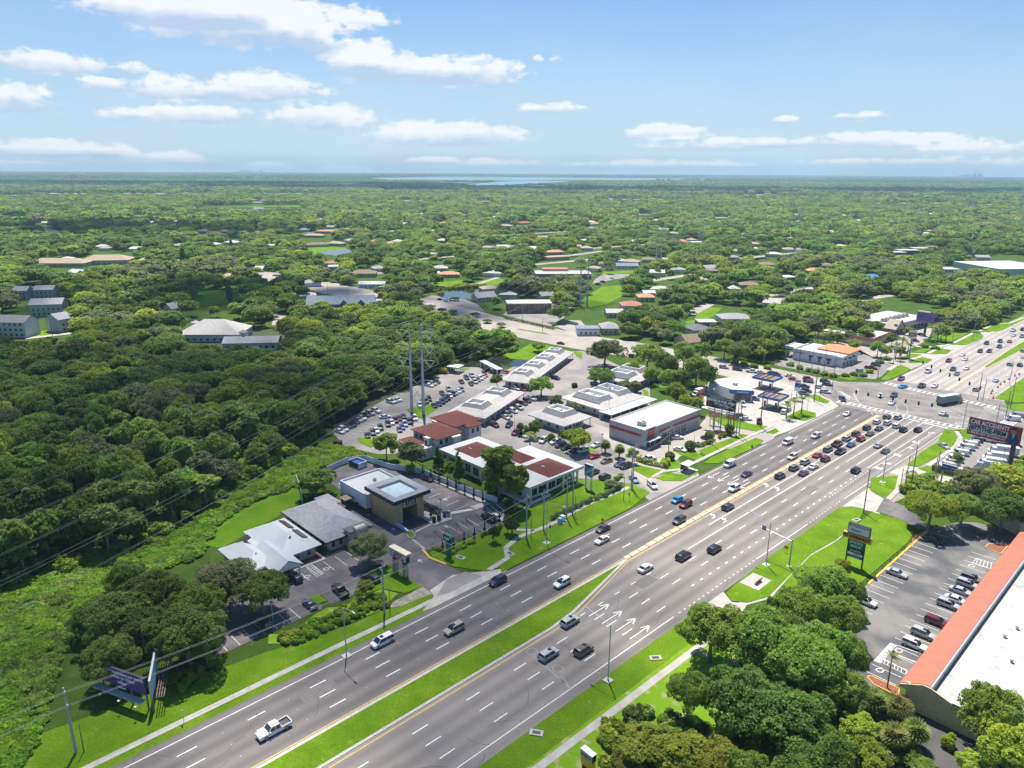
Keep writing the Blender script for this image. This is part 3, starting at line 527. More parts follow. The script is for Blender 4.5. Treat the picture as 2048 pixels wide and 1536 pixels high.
# ---- parking bays
bay = MB()
def bays(A, B, n, L_, w=.12, m=None, box=False):
    """n+1 stall lines from A to B, each L_ metres long at right angles (L_<0 for the other side)"""
    A = Vector(A); B = Vector(B); d = (B - A) / n; u = d.normalized(); v = Vector((-u.y, u.x)) * L_
    for i in range(n + 1): p = A + d * i; line(p.x, p.y, p.x + v.x, p.y + v.y, w, bay, z=.02)
    if box: line(A.x, A.y, B.x, B.y, w, bay, z=.02)
a, c = Q('a', (1205, 583), (1265, 625)), Q('a', (1880, 345), (1560, 480))
bays(Q('a', (1330, 590))[0], Q('a', (1825, 370))[0], 7, 5.2)
bays(Q('b', (575, 855))[0], Q('b', (860, 745))[0], 4, -5.6); bays(Q('b', (620, 825))[0], Q('b', (650, 813))[0], 1, -6, box=True)
for i in range(5): a = Q('b', (640 + i * 14, 830 + i * 13), (655 + i * 14, 850 + i * 7)); 
bays(Q('c', (660, 1070))[0], Q('c', (1010, 1225))[0], 6, -5); bays((57.9, 128), (57.9, 176), 16, -5.6); bays((75.6, 104), (75.6, 172), 22, 5.6)
x0, y0 = 70.0, 106
bays((57.9, 128), (57.9, 104), 7, 5.6)
bays(Q('w', (880, 1050))[0], Q('w', (1700, 740))[0], 6, 5.2)
bays((-112, 104), (-121, 128), 9, 5); bays((-122, 146), (-131, 170), 9, 5); bays((-117, 140), (-126, 166), 9, 5); bays((-86, 158), (-97, 184), 10, 5); bays((-73, 149), (-27, 153), 17, -5)
bays(Q('d', (380, 350))[0], Q('d', (520, 260))[0], 8, -5); bays(Q('j', (250, 640))[0], Q('j', (480, 690))[0], 12, 5)
ladd = bay
def hatch(P, k=5):
    (ax, ay), (bx, by), (cx, cy), (dx, dy) = P
    for (p, q) in ((0, 1), (1, 2), (2, 3), (3, 0)): line(*P[p], *P[q], .10, bay, .024)
    for i in range(1, k + 1):
        t = i / (k + 1); u = max(0, t - .12); line(ax + (dx - ax) * t, ay + (dy - ay) * t, bx + (cx - bx) * u, by + (cy - by) * u, .10, bay, .024)
hatch(Q('b', (620, 832), (655, 818), (718, 872), (683, 888))); hatch(Q('f', (1100, 1175), (1205, 1060), (1240, 1075), (1140, 1190)), 5); hatch(Q('f', (1140, 1180), (1170, 1165), (1310, 1240), (1295, 1260)), 6); hatch(Q('f', (1720, 555), (1750, 527), (1880, 565), (1860, 600)), 5); hatch(Q('w', (870, 690), (1180, 640), (1230, 655), (875, 725)), 8)
line(*Q('f', (1240, 1075))[0], *Q('f', (1400, 1130))[0], .14, bay, .02); line(*Q('f', (1215, 1125))[0], *Q('f', (1370, 1185))[0], .2, bay, .02)
def disabled(p, s=1.0):
    x, y = p; n = 10; line(x, y + .4 * s, x, y + 1.1 * s, .25, bay, .024); line(x, y + .5 * s, x + .7 * s, y + .5 * s, .2, bay, .024)
    for i in range(n):
        t0 = 2 * math.pi * i / n; t1 = 2 * math.pi * (i + 1) / n; line(x + .6 * s * math.cos(t0), y + .6 * s * math.sin(t0), x + .6 * s * math.cos(t1), y + .6 * s * math.sin(t1), .18, bay, .024)
for q in (('b', (625, 888)), ('b', (738, 843)), ('f', (1255, 1110)), ('f', (1135, 1235)), ('f', (1715, 575))): disabled(Q(*q)[0])
_z = Z1; Z1 = .024; mk2 = mk; mk = bay
for q, d in ((('b', (985, 522)), 1), (('b', (1135, 612)), 1), (('b', (1290, 797)), 1), (('b', (1440, 438)), 1), (('b', (1445, 597)), -1), (('c', (145, 1085)), 1)):
    x, y = Q(*q)[0]; line(x - .9, y, x + .7, y, .22, bay, .024); line(x - .9, y, x - .2, y + .5, .25, bay, .024); line(x - .9, y, x - .2, y - .5, .25, bay, .024)
mk = mk2; Z1 = _z
tag(bay.build('bay_markings', WH), kind='structure')
# ---------------------------------------------------------------- buildings
WHITE_R = mat('white_roof_membrane', (.50, .50, .49), .8, scale=.25, c2=(.39, .38, .36), detail=9, contrast=(.5, .8))
WHITE_RD = mat('stained_white_roof', (.47, .46, .45), .8, scale=.35, c2=(.27, .245, .21), detail=12, contrast=(.54, .76))
WHITE_W = mat('white_wall_paint', (.62, .62, .63), .7, scale=.6, var=.08)
GREY_W = mat('grey_block_wall', (.42, .42, .44), .8, scale=1.2, var=.08)
BLUE_W = mat('pale_blue_panel', (.52, .60, .66), .6, scale=.5, var=.06)
BRICK_T = mat('tan_stone_cladding', (.58, .42, .22), .9, scale=3.2, c2=(.44, .31, .16), detail=9)
STUCCO = mat('olive_tan_stucco', (.56, .47, .27), .9, scale=2, var=.12)
TERRA = mat('terracotta_metal_roof', (.42, .145, .09), .55, scale=.6, var=.08)
TILE_O = mat('orange_tile_roof', (.62, .25, .12), .8, scale=1.2, var=.16, bump=.4)
RED_R = mat('red_brown_shingle', (.165, .050, .040), .9, scale=1.4, c2=(.105, .032, .027), detail=10)
GREY_R = mat('grey_shingle', (.33, .33, .345), .9, scale=1.0, c2=(.25, .25, .265), detail=10)
GREY_RL = mat('warm_grey_shingle', (.47, .45, .43), .9, scale=.8, c2=(.38, .36, .345), detail=10)
GREY_RM = mat('mansard_grey_shingle', (.32, .31, .31), .9, scale=.9, c2=(.25, .245, .25), detail=9)
METAL_R = mat('white_metal_roof', (.50, .53, .54), .5, scale=.3, var=.06)
BROWN_R = mat('brown_shingle', (.26, .19, .14), .9, scale=.9, c2=(.19, .135, .10), detail=9)
TAN_R = mat('tan_shingle', (.42, .33, .25), .9, scale=.9, c2=(.34, .26, .19), detail=9)
DARK = mat('dark_metal', (.035, .037, .042), .5, scale=1, var=.2)
GLASS = mat('dark_window_glass', (.035, .045, .06), .12, scale=.4, var=.3, spec=.7)
SOLAR = mat('solar_panel', (.06, .035, .045), .2, scale=.6, c2=(.09, .05, .045), spec=.6)
RED_P = mat('red_paint', (.40, .05, .045), .6, scale=1, var=.1)
ORANGE_P = mat('orange_paint', (.70, .20, .07), .6, scale=1, var=.1)
BLUE_P = mat('blue_paint', (.03, .10, .36), .45, scale=1, var=.1)
STEEL = mat('galvanised_steel', (.42, .45, .48), .5, scale=.8, var=.08, metal=.3)
TRIM = mat('cream_trim', (.60, .55, .45), .8, scale=1, var=.08)
CAP = mat('white_parapet_cap', (.78, .78, .77), .6, scale=1, var=.05)
BEIGE = mat('beige_stucco', (.50, .43, .34), .85, scale=1, var=.08)
YEL_W = mat('yellow_siding', (.58, .50, .30), .85, scale=1, var=.08)
DKGREY_R = mat('dark_grey_roof', (.14, .145, .16), .9, scale=1, var=.15)
BLUE_R = mat('blue_tarpaulin', (.04, .25, .55), .5, scale=.6, var=.12)
WOODF = mat('timber_fence', (.25, .17, .11), .9, scale=2, var=.2)
def Bld(name, label, x, y, rz=0, cat='building', group=None): return empty(name, (x, y, 0), rz, label, cat, group)
_wm = {}
def windows(root, face, fixed, a0, a1, n, z0, z1, w=None, m=None, name='window', door=False):
    """n separate windows (frame + pane) standing 5 cm proud of a wall; face is the wall's outward axis"""
    step = (a1 - a0) / n; w = w or step * .6; h = z1 - z0; key = (round(w, 2), round(h, 2), face, name, (m or GLASS).name)
    if key not in _wm:
        def bx(d0, d1, u0, u1, v0, v1, mm):
            b = MB()
            if face == '+x': b.box(d0, d1, u0, u1, v0, v1)
            elif face == '-x': b.box(-d1, -d0, u0, u1, v0, v1)
            elif face == '+y': b.box(u0, u1, d0, d1, v0, v1)
            else: b.box(u0, u1, -d1, -d0, v0, v1)
            return b
        f = bx(.003, .05, -w / 2 - .08, w / 2 + .08, -.08, h + .08, 0); p = bx(.051, .06, -w / 2, w / 2, 0, h, 0)
        if w > 1.4: p = bx(.051, .06, -w / 2, -.04, 0, h, 0); q = bx(.051, .06, .04, w / 2, 0, h, 0); i = len(p.v); p.v += q.v; p.f += [tuple(a + i for a in t) for t in q.f]; p.m += q.m
        _wm[key] = (f, p)
    f, p = _wm[key]; fm = f.build(name, CAP, link=False).data; pm = p.build('pane', m or GLASS, link=False).data
    for i in range(n):
        c = a0 + step * (i + .5); o = bpy.data.objects.new(name, fm); C.objects.link(o); o.parent = root; o.location = (fixed, c, z0) if face[1] == 'x' else (c, fixed, z0)
        g = bpy.data.objects.new('pane', pm); C.objects.link(g); g.parent = o
def part(root, name, m, fn, parent=None):
    b = MB(); fn(b); return b.build(name, m, parent or root)
def ac_unit(root_or_none, x, y, z, label, group='rooftop cooling units', s=1.0, rust=False):
    t = empty('cooling_unit', (x, y, z), .15, label, 'cooling unit', group)
    part(t, 'casing', mat('unit_casing', (.50, .47, .42), .6, scale=2, var=.15), lambda b: b.box(-1.1 * s, 1.1 * s, -.8 * s, .8 * s, .12, 1.25 * s))
    part(t, 'fan', DARK, lambda b: b.cyl((.5 * s, 0, 1.253 * s), (.5 * s, 0, 1.38 * s), .45 * s, n=14)); part(t, 'base_frame', DARK, lambda b: b.box(-1.15 * s, 1.15 * s, -.85 * s, .85 * s, .0, .118))
    return t
def textmesh(s, size, m, root, x, y, z, rx=math.pi / 2, rz=0, name='lettering', ext=.02, align='CENTER', sx=1.0, bold=0, fitw=None):
    c = bpy.data.curves.new(name, 'FONT'); c.body = s; c.size = size; c.align_x = align; c.align_y = 'CENTER'; c.extrude = ext; c.offset = bold; c.resolution_u = 2; fit = fitw
    o = bpy.data.objects.new(name, c); C.objects.link(o); bpy.context.view_layer.update()
    me = bpy.data.meshes.new_from_object(o.evaluated_get(bpy.context.evaluated_depsgraph_get())); bpy.data.objects.remove(o); me.materials.clear(); me.materials.append(m)
    wd = max(v.co.x for v in me.vertices) - min(v.co.x for v in me.vertices); sx = min(sx, fitw / wd) if fitw else sx; me.transform(Matrix.Diagonal((sx, 1, 1, 1))); n = bpy.data.objects.new(name, me); C.objects.link(n); n.parent = root; n.location = (x, y, z); n.rotation_euler = (rx, 0, rz); return n
# tyre and brake garage: grey block box with a red band
g = Bld('garage', 'grey block garage with a red band and white flat roof beside the highway', -47.5, 170)
W_, L_, H_ = 16, 35.2, 6.6
part(g, 'wall', GREY_W, lambda b: b.box(0, W_, 0, L_, 0, H_ - .45)); part(g, 'roof', WHITE_R, lambda b: b.box(.35, W_ - .35, .35, L_ - .35, H_ - .448, H_ - .40))
def par(b):
    for q in ((-.03, W_ + .03, -.03, .35), (-.03, W_ + .03, L_ - .35, L_ + .03), (-.03, .35, .351, L_ - .351), (W_ - .35, W_ + .03, .351, L_ - .351)): b.box(*q, H_ - .449, H_)
part(g, 'parapet', GREY_W, par)
part(g, 'red_band', RED_P, lambda b: (b.box(.0, W_ - 1.5, -.08, -.032, 3.7, 4.7), b.box(W_ + .032, W_ + .08, 8.2, L_ - .2, 3.8, 4.7)))
part(g, 'entrance_tower', GREY_W, lambda b: b.box(W_ + .002, W_ + .35, -.05, 5.6, 0, H_ + .5)); part(g, 'sign_panel', RED_P, lambda b: b.box(W_ + .352, W_ + .5, .9, 4.9, 3.4, 6.6))
part(g, 'stripe', ORANGE_P, lambda b: b.box(W_ + .502, W_ + .56, .9, 4.9, 4.7, 5.3)); textmesh('Firestone', .95, CAP, g, W_ + .53, 2.9, 6.0, math.pi / 2, math.pi / 2)
part(g, 'awning', STEEL, lambda b: b.box(W_ + .352, W_ + 2.4, -.4, 6.6, 2.9, 3.15)); windows(g, '+x', W_ + .352, .4, 5.2, 2, .2, 2.6, 1.9)
b4 = [(10.4, 13.4), (14.2, 17.2), (18.8, 21.8), (22.6, 25.6)]
for a_, c_ in b4:
    o = part(g, 'garage_door', GLASS, lambda b: b.box(W_ + .002, W_ + .06, a_, c_, .1, 3.3)); part(g, 'door_frame', CAP, lambda b: [b.box(W_ + .062, W_ + .1, a_, c_, z, z + .12) for z in (.1, 1.1, 2.1, 3.1)], o)
part(g, 'roof_seam', TRIM, lambda b: b.box(9.9, 10.15, .5, L_ - .5, H_ - .398, H_ - .33)); ac_unit(None, -36.5, 174.5, 6.25, 'cooling unit on the white garage roof', s=1.2)
part(g, 'back_strip', TRIM, lambda b: b.box(.36, .7, .4, L_ - .4, H_ - .398, H_ - .2))
# white office with red roof lights (L shaped slab roof on columns)
g = Bld('medical_office', 'low white office with three red hipped roof sections behind the front lawn', -69, 108)
def slab(b):
    b.box(0, 42, 0, 17.5, 4.7, 5.55); b.box(18, 42, 17.502, 24, 4.7, 5.55)
part(g, 'roof', WHITE_R, slab)
part(g, 'wall', WHITE_W, lambda b: (b.box(1.6, 39.5, 1.6, 16, 0, 4.698), b.box(19.5, 39.5, 16.002, 22.4, 0, 4.698)))
for x0, x1, y0, y1 in ((3.4, 14.2, 3.4, 13.6), (17, 27.5, 10.6, 17.6), (29.8, 41, 9.4, 20.6)):
    part(g, 'red_hip_roof', RED_R, lambda b: b.hip(x0, x1, y0, y1, 5.6, 1.7, ov=0, th=.045)); part(g, 'roof_vent', CAP, lambda b: b.box((x0 + x1) / 2 - .6, (x0 + x1) / 2 + .6, (y0 + y1) / 2 - 2.6, (y0 + y1) / 2 - 2.4, 6.4, 6.75))
for y in (1.0, 8, 15, 21.5): part(g, 'column', WHITE_W, lambda b: b.box(41.1, 41.6, y, y + .5, 0, 4.698))
for x in (.6, 10, 20, 30): part(g, 'column', WHITE_W, lambda b: b.box(x, x + .5, .5, 1.0, 0, 4.698))
windows(g, '+x', 39.5, 2.2, 21.8, 5, .9, 3.6, 3.2); windows(g, '-y', 1.6, 3, 38, 9, .9, 3.6, 2.6)
part(g, 'terrace_wall', WHITE_W, lambda b: (b.box(41.8, 42.3, .2, 9, 0, .9), b.box(30, 41.798, -.2, .19, 0, .9)))
# two storey white clinic with red hips
g = Bld('two_storey_clinic', 'two storey white building with red brown hipped roofs beside the pylon', -88, 108)
part(g, 'wall', WHITE_W, lambda b: (b.box(0, 13.5, 3.6, 14, 0, 6.6), b.box(-3, 6.5, 14.002, 26, 0, 6.6), b.box(8.7, 10.9, 1.7, 3.598, 0, 6.4), b.box(6.502, 11.6, 19.4, 25, 0, 6.4), b.box(13.502, 15.6, 9, 12.4, 0, 6.2)))
part(g, 'roof', RED_R, lambda b: b.hip(0, 13.5, 3.6, 14, 6.6, 2.3, ov=.7)); part(g, 'roof', RED_R, lambda b: b.hip(-4.5, 8.5, 15.5, 27, 6.9, 2.4, ov=.7)); part(g, 'roof', RED_R, lambda b: b.hip(6.5, 11.7, 19.2, 25.2, 6.41, 1.2, ov=.3))
part(g, 'flat_roof', WHITE_R, lambda b: b.box(8.5, 11.1, 1.5, 3.4, 6.402, 6.55)); part(g, 'flat_roof', WHITE_R, lambda b: b.box(13.6, 15.7, 8.9, 12.5, 6.202, 6.35)); part(g, 'low_wing', WHITE_W, lambda b: b.box(-1, 12.5, -2.5, 3.4, 0, 3.8)); part(g, 'low_roof', RED_R, lambda b: b.hip(-1, 8.5, -2.3, 3.3, 3.82, 1.2, ov=.1, th=.015))
part(g, 'deck', WHITE_R, lambda b: b.box(8.8, 12.4, -2.4, 3.3, 3.802, 3.95)); windows(g, '-y', 3.6, .6, 8.2, 3, 4.2, 5.8, 1.5); windows(g, '+x', 13.5, 4, 8.8, 2, 4.2, 5.8, 1.3); windows(g, '-y', 1.7, 9, 10.6, 1, 4.0, 5.6, 1.1); windows(g, '+x', 11.6, 20, 24.5, 2, 3.8, 5.6, 1.3); windows(g, '-y', -2.5, 0, 12, 4, 1, 2.6, 1.4); windows(g, '+x', 15.6, 9.3, 12.1, 1, 1, 2.6, 1.2)
part(g, 'awning', BLUE_P, lambda b: b.box(13.502, 14.6, 4.2, 8.4, 2.9, 3.3)); ac_unit(None, -76.8, 106.5, 3.95, 'cooling unit on the low flat roof of the two storey clinic', s=.8)
# long single storey offices with truncated grey mansards round roof wells
def mansard(b, cx, cy, w, d, z, h, ins=1.6):
    x0, x1, y0, y1 = cx - w / 2, cx + w / 2, cy - d / 2, cy + d / 2; a, c, e, f = (x0, y0, z), (x1, y0, z), (x1, y1, z), (x0, y1, z)
    A, C_, E_, F = (x0 + ins, y0 + ins, z + h), (x1 - ins, y0 + ins, z + h), (x1 - ins, y1 - ins, z + h), (x0 + ins, y1 - ins, z + h)
    for q in ([a, c, C_, A], [c, e, E_, C_], [e, f, F, E_], [f, a, A, F]): b.poly(q, 0)
    k = .35; G = [(p[0] + (k if p[0] < cx else -k), p[1] + (k if p[1] < cy else -k), p[2]) for p in (A, C_, E_, F)]; lo = [(p[0], p[1], z + .3) for p in G]
    for i in range(4):
        p, q = (A, C_, E_, F)[i], (A, C_, E_, F)[(i + 1) % 4]; b.poly([p, q, G[(i + 1) % 4], G[i]], 1); b.poly([G[i], G[(i + 1) % 4], lo[(i + 1) % 4], lo[i]], 1)
    b.poly(lo, 1)
def long_office(label, x, y, ang, L_, W_, wells, z=3.4, cols=True, roof=None):
    """origin = near corner facing the car park; local +x runs along the building, +y to its back"""
    g = Bld('office_block', label, x, y, ang, group='low offices with roof wells')
    part(g, 'wall', WHITE_W, lambda b: b.box(2.2, L_ - 2.2, 2.2, W_ - 1.6, 0, z - .252)); part(g, 'roof', roof or GREY_RL, lambda b: b.hip(0, L_, 0, W_, z, 2.0, ov=0, deck=W_ * .30))
    part(g, 'fascia', CAP, lambda b: (b.box(-.12, L_ + .12, -.12, -.003, z - .4, z + .12), b.box(-.12, L_ + .12, W_ + .003, W_ + .12, z - .4, z + .12), b.box(-.12, -.003, 0, W_, z - .4, z + .12), b.box(L_ + .003, L_ + .12, 0, W_, z - .4, z + .12)))
    dk = W_ * .30; part(g, 'flat_deck', WHITE_R, lambda b: b.box(dk, L_ - dk, dk, W_ - dk, z + 2.004, z + 2.03))
    for cx in wells:
        o = MB(); mansard(o, cx, W_ / 2, 9.4, W_ * .62, z + 1.1, 2.1); o.build('roof_well', [GREY_RM, CAP], g); part(g, 'roof_plant', STEEL, lambda b: b.box(cx - .9, cx + .8, W_ / 2 - .6, W_ / 2 + .5, z + 1.42, z + 2.7))
    n = int(L_ / 4.2)
    for i in range(n + 1):
        xx = .4 + (L_ - 1.0) * i / n; part(g, 'column', WHITE_W, lambda b: b.box(xx, xx + .22, .3, .52, 0, z - .252))
    windows(g, '-y', 2.2, 2.6, L_ - 2.6, int(L_ / 3.2), .5, 2.5, 1.5, name='window'); windows(g, '-x', 2.2, 3, W_ - 2.4, 3, .8, 2.4, 1.3)
    return g
# direction of local +x is along the block, away from the camera; -y faces the highway
long_office('grey roofed office block with two roof wells between the rows of parked cars', -86.5, 143.8, math.pi / 2 + .37, 37.2, 16.2, (8.5, 27))
long_office('longest office block, white roofed with four roof wells, beside the pond', -108.0, 189.7, math.pi / 2 + .42, 63, 14.5, (9, 24, 39, 54))
long_office('small square office block behind the bright green trees', -60, 159, math.pi / 2, 16, 18.5, (8,))
long_office('office block with two roof wells behind the carport', -62, 184, math.pi / 2, 27, 23, (7.5, 20))
long_office('office block under the oaks at the back of the car park', -76, 222, math.pi / 2 - .45 + .6, 25, 20, (7, 18))
def carport(label, x, y, ang, L_, W_, h=2.9, posts=6):
    g = Bld('carport', label, x, y, ang, 'carport', 'flat roofed carports'); part(g, 'roof', METAL_R, lambda b: b.box(0, L_, 0, W_, h, h + .3))
    for i in range(posts):
        xx = .4 + (L_ - 1) * i / (posts - 1); part(g, 'post', CAP, lambda b: b.box(xx, xx + .25, .3, .55, 0, h - .002)); part(g, 'post', CAP, lambda b: b.box(xx, xx + .25, W_ - .6, W_ - .35, 0, h - .002))
    return g
carport('long white carport attached beside the office with two roof wells', -56.5, 182.5, math.pi / 2, 30, 6.5); carport('white carport at the edge of the pond', -134.8, 198.4, math.pi - .15 - .12, 19, 3.4, posts=5); carport('smaller grey carport at the corner by the wood', -150.5, 184, math.pi / 2 + .4, 6, 6.5, posts=3)
# car wash
g = Bld('car_wash', 'car wash with pale blue panels and a tan stone entrance tower', -68, 70.4)
part(g, 'wall', BLUE_W, lambda b: b.box(0, 13.6, 0, 13.4, 1.6, 5.4)); part(g, 'plinth', DARK, lambda b: b.box(-.05, 13.6, -.05, 13.4, 0, 1.598))
def par2(b):
    for q in ((-.04, 13.6, -.04, .35), (-.04, 13.6, 13.1, 13.44), (-.04, .35, .351, 13.099)): b.box(*q, 5.402, 6.0)
part(g, 'parapet', BLUE_W, par2); part(g, 'roof', WHITE_R, lambda b: b.box(.351, 13.59, .351, 13.09, 5.402, 5.5)); part(g, 'roof_vent', STEEL, lambda b: b.cyl((6, 8, 5.5), (6, 8, 6.4), .55, n=12)); part(g, 'roof_vent', STEEL, lambda b: b.cyl((11.5, 10, 5.5), (11.5, 10, 6.6), .35, n=10))
part(g, 'tower', BRICK_T, lambda b: (b.box(13.602, 25, 1.6, 4.4, 0, 7.0), b.box(13.602, 25, 9.4, 11.6, 0, 7.0), b.box(13.602, 24.6, 4.402, 9.398, 4.2, 7.0), b.box(13.602, 14.2, 4.402, 9.398, 0, 4.198)))
part(g, 'tunnel', DARK, lambda b: b.box(14.3, 14.4, 4.41, 9.39, 0, 4.19))
def ring(b): [b.box(*q, 7.002, 8.0) for q in ((12.4, 26.6, .6, 2.6), (12.4, 26.6, 10.6, 12.8), (12.4, 15.2, 2.601, 10.599), (24.2, 26.6, 2.601, 10.599))]
part(g, 'canopy_ring', mat('grey_canopy_panel', (.34, .34, .36), .6), ring); part(g, 'canopy_edge', DARK, lambda b: (b.box(12.3, 26.7, .5, .598, 6.9, 8.05), b.box(26.602, 26.7, .6, 12.8, 6.9, 8.05)))
part(g, 'tower_roof', mat('wet_light_roof', (.62, .72, .74), .3), lambda b: b.box(15.2, 24.2, 2.61, 10.59, 7.002, 7.25)); part(g, 'sign_frame', CAP, lambda b: b.box(24.602, 25.2, 5.0, 9.2, 4.6, 6.6)); part(g, 'sign_panel', DARK, lambda b: b.box(25.202, 25.26, 5.25, 8.95, 4.8, 6.4))
textmesh('LUV', 1.5, CAP, g, 25.28, 7.1, 5.55, math.pi / 2, math.pi / 2)
for x in (3, 8.5): part(g, 'door', DARK, lambda b: b.box(x, x + 1.2, -.1, -.052, .0, 2.2))
# clinics by the near car park
g = Bld('shingled_clinic', 'beige clinic with a large grey hipped shingle roof', -65.5, 50.6)
part(g, 'wall', BEIGE, lambda b: b.box(.8, 22.6, .8, 12.4, 0, 3.25)); part(g, 'roof', GREY_R, lambda b: b.hip(0, 23.6, 0, 13.4, 3.5, 3.0, ov=.2)); part(g, 'gutter', DARK, lambda b: (b.box(-.35, 24.0, -.35, -.203, 3.1, 3.5), b.box(23.803, 24.0, -.2, 13.6, 3.1, 3.5)))
part(g, 'porch', BEIGE, lambda b: b.box(22.602, 25.2, 6.0, 11.4, 0, 4.6)); part(g, 'porch_roof', DKGREY_R, lambda b: b.box(22.4, 25.7, 5.6, 11.8, 4.602, 4.9)); part(g, 'porch_crest', TRIM, lambda b: b.cyl((25.3, 7.2, 4.9), (25.3, 10.2, 4.9), .9, n=14)); windows(g, '+x', 22.6, 1.4, 5.8, 2, .9, 2.6, 1.1); windows(g, '+x', 25.2, 6.4, 11, 2, .3, 2.8, 1.4); windows(g, '-y', .8, 3, 22, 6, 1, 2.5, 1.3)
g = Bld('shingled_clinic_annex', 'small low grey roof at the back of the large shingled clinic', -68.5, 62, cat='building'); part(g, 'wall', BEIGE, lambda b: b.box(.4, 7, .4, 4, 0, 2.6)); part(g, 'roof', GREY_R, lambda b: b.hip(0, 7.4, 0, 4.4, 2.8, .9, ov=.1))
g = Bld('metal_roof_clinic', 'white metal roofed clinic with a gabled porch and rooftop solar panels', -62, 30)
part(g, 'wall', mat('sage_siding', (.36, .40, .36), .8), lambda b: (b.box(1, 18.5, 8.8, 18.4, 0, 3.0), b.box(5.2, 20.2, .5, 8.798, 0, 3.0)))
part(g, 'roof', METAL_R, lambda b: b.hip(.3, 19.6, 8.2, 19.2, 3.3, 2.6, ov=.3)); part(g, 'roof', METAL_R, lambda b: b.hip(4.6, 19.6, -.2, 8.0, 3.2, 2.2, ov=.3)); part(g, 'porch_roof', METAL_R, lambda b: b.gable(12, 25, 4.6, 11.2, 3.45, 2.0, ov=.3, axis='x'))
part(g, 'pediment', CAP, lambda b: b.poly([(25.02, 4.9, 3.3), (25.02, 10.9, 3.3), (25.02, 7.9, 5.05)])); part(g, 'porch_beam', CAP, lambda b: b.box(20.3, 25, 4.9, 10.9, 3.0, 3.25))
for y in (5.0, 10.5): part(g, 'column', CAP, lambda b: b.box(24.5, 24.9, y, y + .4, 0, 2.998))
for (x, y, w, d, z, rx, ry) in ((13, 12.6, 4.6, 2.6, 4.9, 0, -.0), (6.2, 17.0, 5.5, 1.8, 4.4, -.42, 0), (13.2, 17.1, 5.5, 1.8, 4.4, -.42, 0), (8.4, 4.2, 2.2, 4.2, 4.9, 0, 0), (15.0, 3.4, 2.6, 1.9, 4.5, .45, 0)):
    o = MB(); o.box(-w / 2, w / 2, -d / 2, d / 2, 0, .08); o = o.build('solar_panel', SOLAR, g); o.location = (x, y, z + .25); o.rotation_euler = (rx if rx else (.40 if y < 12.7 else -.42), 0, 0)
windows(g, '+x', 18.5, 12, 18, 2, .9, 2.5, 1.2); windows(g, '-y', .5, 6, 19, 4, .9, 2.4, 1.3)
# strip store on the right
g = Bld('strip_store', 'long tan strip store with a terracotta roof edge and stained white roof', 78, 99.4)
part(g, 'wall', STUCCO, lambda b: b.box(.6, 40, 0, 84, 0, 4.6)); part(g, 'roof', WHITE_RD, lambda b: b.box(4.8, 39.9, .3, 83.7, 4.602, 4.75))
part(g, 'front_wall', STUCCO, lambda b: b.prism([(.6, -.35), (40, -.35), (40, -.02), (.6, -.02)], 0, 5.0)); part(g, 'coping', CAP, lambda b: b.box(.5, 40.1, -.4, .1, 5.002, 5.12))
part(g, 'terracotta_roof', TERRA, lambda b: b.loft([[(-.6, -.3, 4.1), (-.6, -.3, 4.35), (3.2, -.3, 6.2), (4.2, -.3, 6.2), (4.2, -.3, 4.76)], [(-.6, 84, 4.1), (-.6, 84, 4.35), (3.2, 84, 6.2), (4.2, 84, 6.2), (4.2, 84, 4.76)]])); part(g, 'parapet_flashing', STEEL, lambda b: b.box(4.202, 4.5, -.2, 84, 4.76, 6.1))
part(g, 'gable_end', STUCCO, lambda b: b.loft([[(-.5, -.62, 3.8), (-.5, -.62, 4.3), (3.2, -.62, 6.1), (4.4, -.62, 6.1), (8.0, -.62, 5.0), (8, -.62, 3.8)], [(-.5, -.36, 3.8), (-.5, -.36, 4.3), (3.2, -.36, 6.1), (4.4, -.36, 6.1), (8.0, -.36, 5.0), (8, -.36, 3.8)]]))
for k_ in range(6): part(g, 'roof_seam', TRIM, lambda b: b.box(4.9, 39.8, 13 + 13 * k_, 13.12 + 13 * k_, 4.752, 4.79))
part(g, 'corner_pier', TERRA, lambda b: b.box(-.6, 1.2, -1.5, -.63, 0, 2.4)); windows(g, '-x', .6, 3, 82, 22, .3, 2.9, 2.8)
for i, (x, y) in enumerate(((93.5, 104.5), (97.5, 108), (91, 139), (94, 127), (95.5, 146))): ac_unit(None, x, y, 4.75, ('nearest boxy cooling unit with a rusty end on the strip store roof', 'cooling unit with a rusty end, second from the near edge of the strip store roof', 'cooling unit in the middle of the strip store roof', 'cooling unit set alone on the strip store roof', 'farthest cooling unit on the strip store roof')[i], s=1.1)
for i, (x, y) in enumerate(((88, 133), (87, 128), (90, 120), (92, 150))): tag(part(None, 'roof_vent', STEEL, lambda b: (b.cyl((x, y, 4.75), (x, y, 5.3), .25, n=8), b.cyl((x, y, 5.3), (x, y, 5.5), .4, n=8))), 'small round vent on the strip store roof', 'vent', 'vents on the strip store roof')
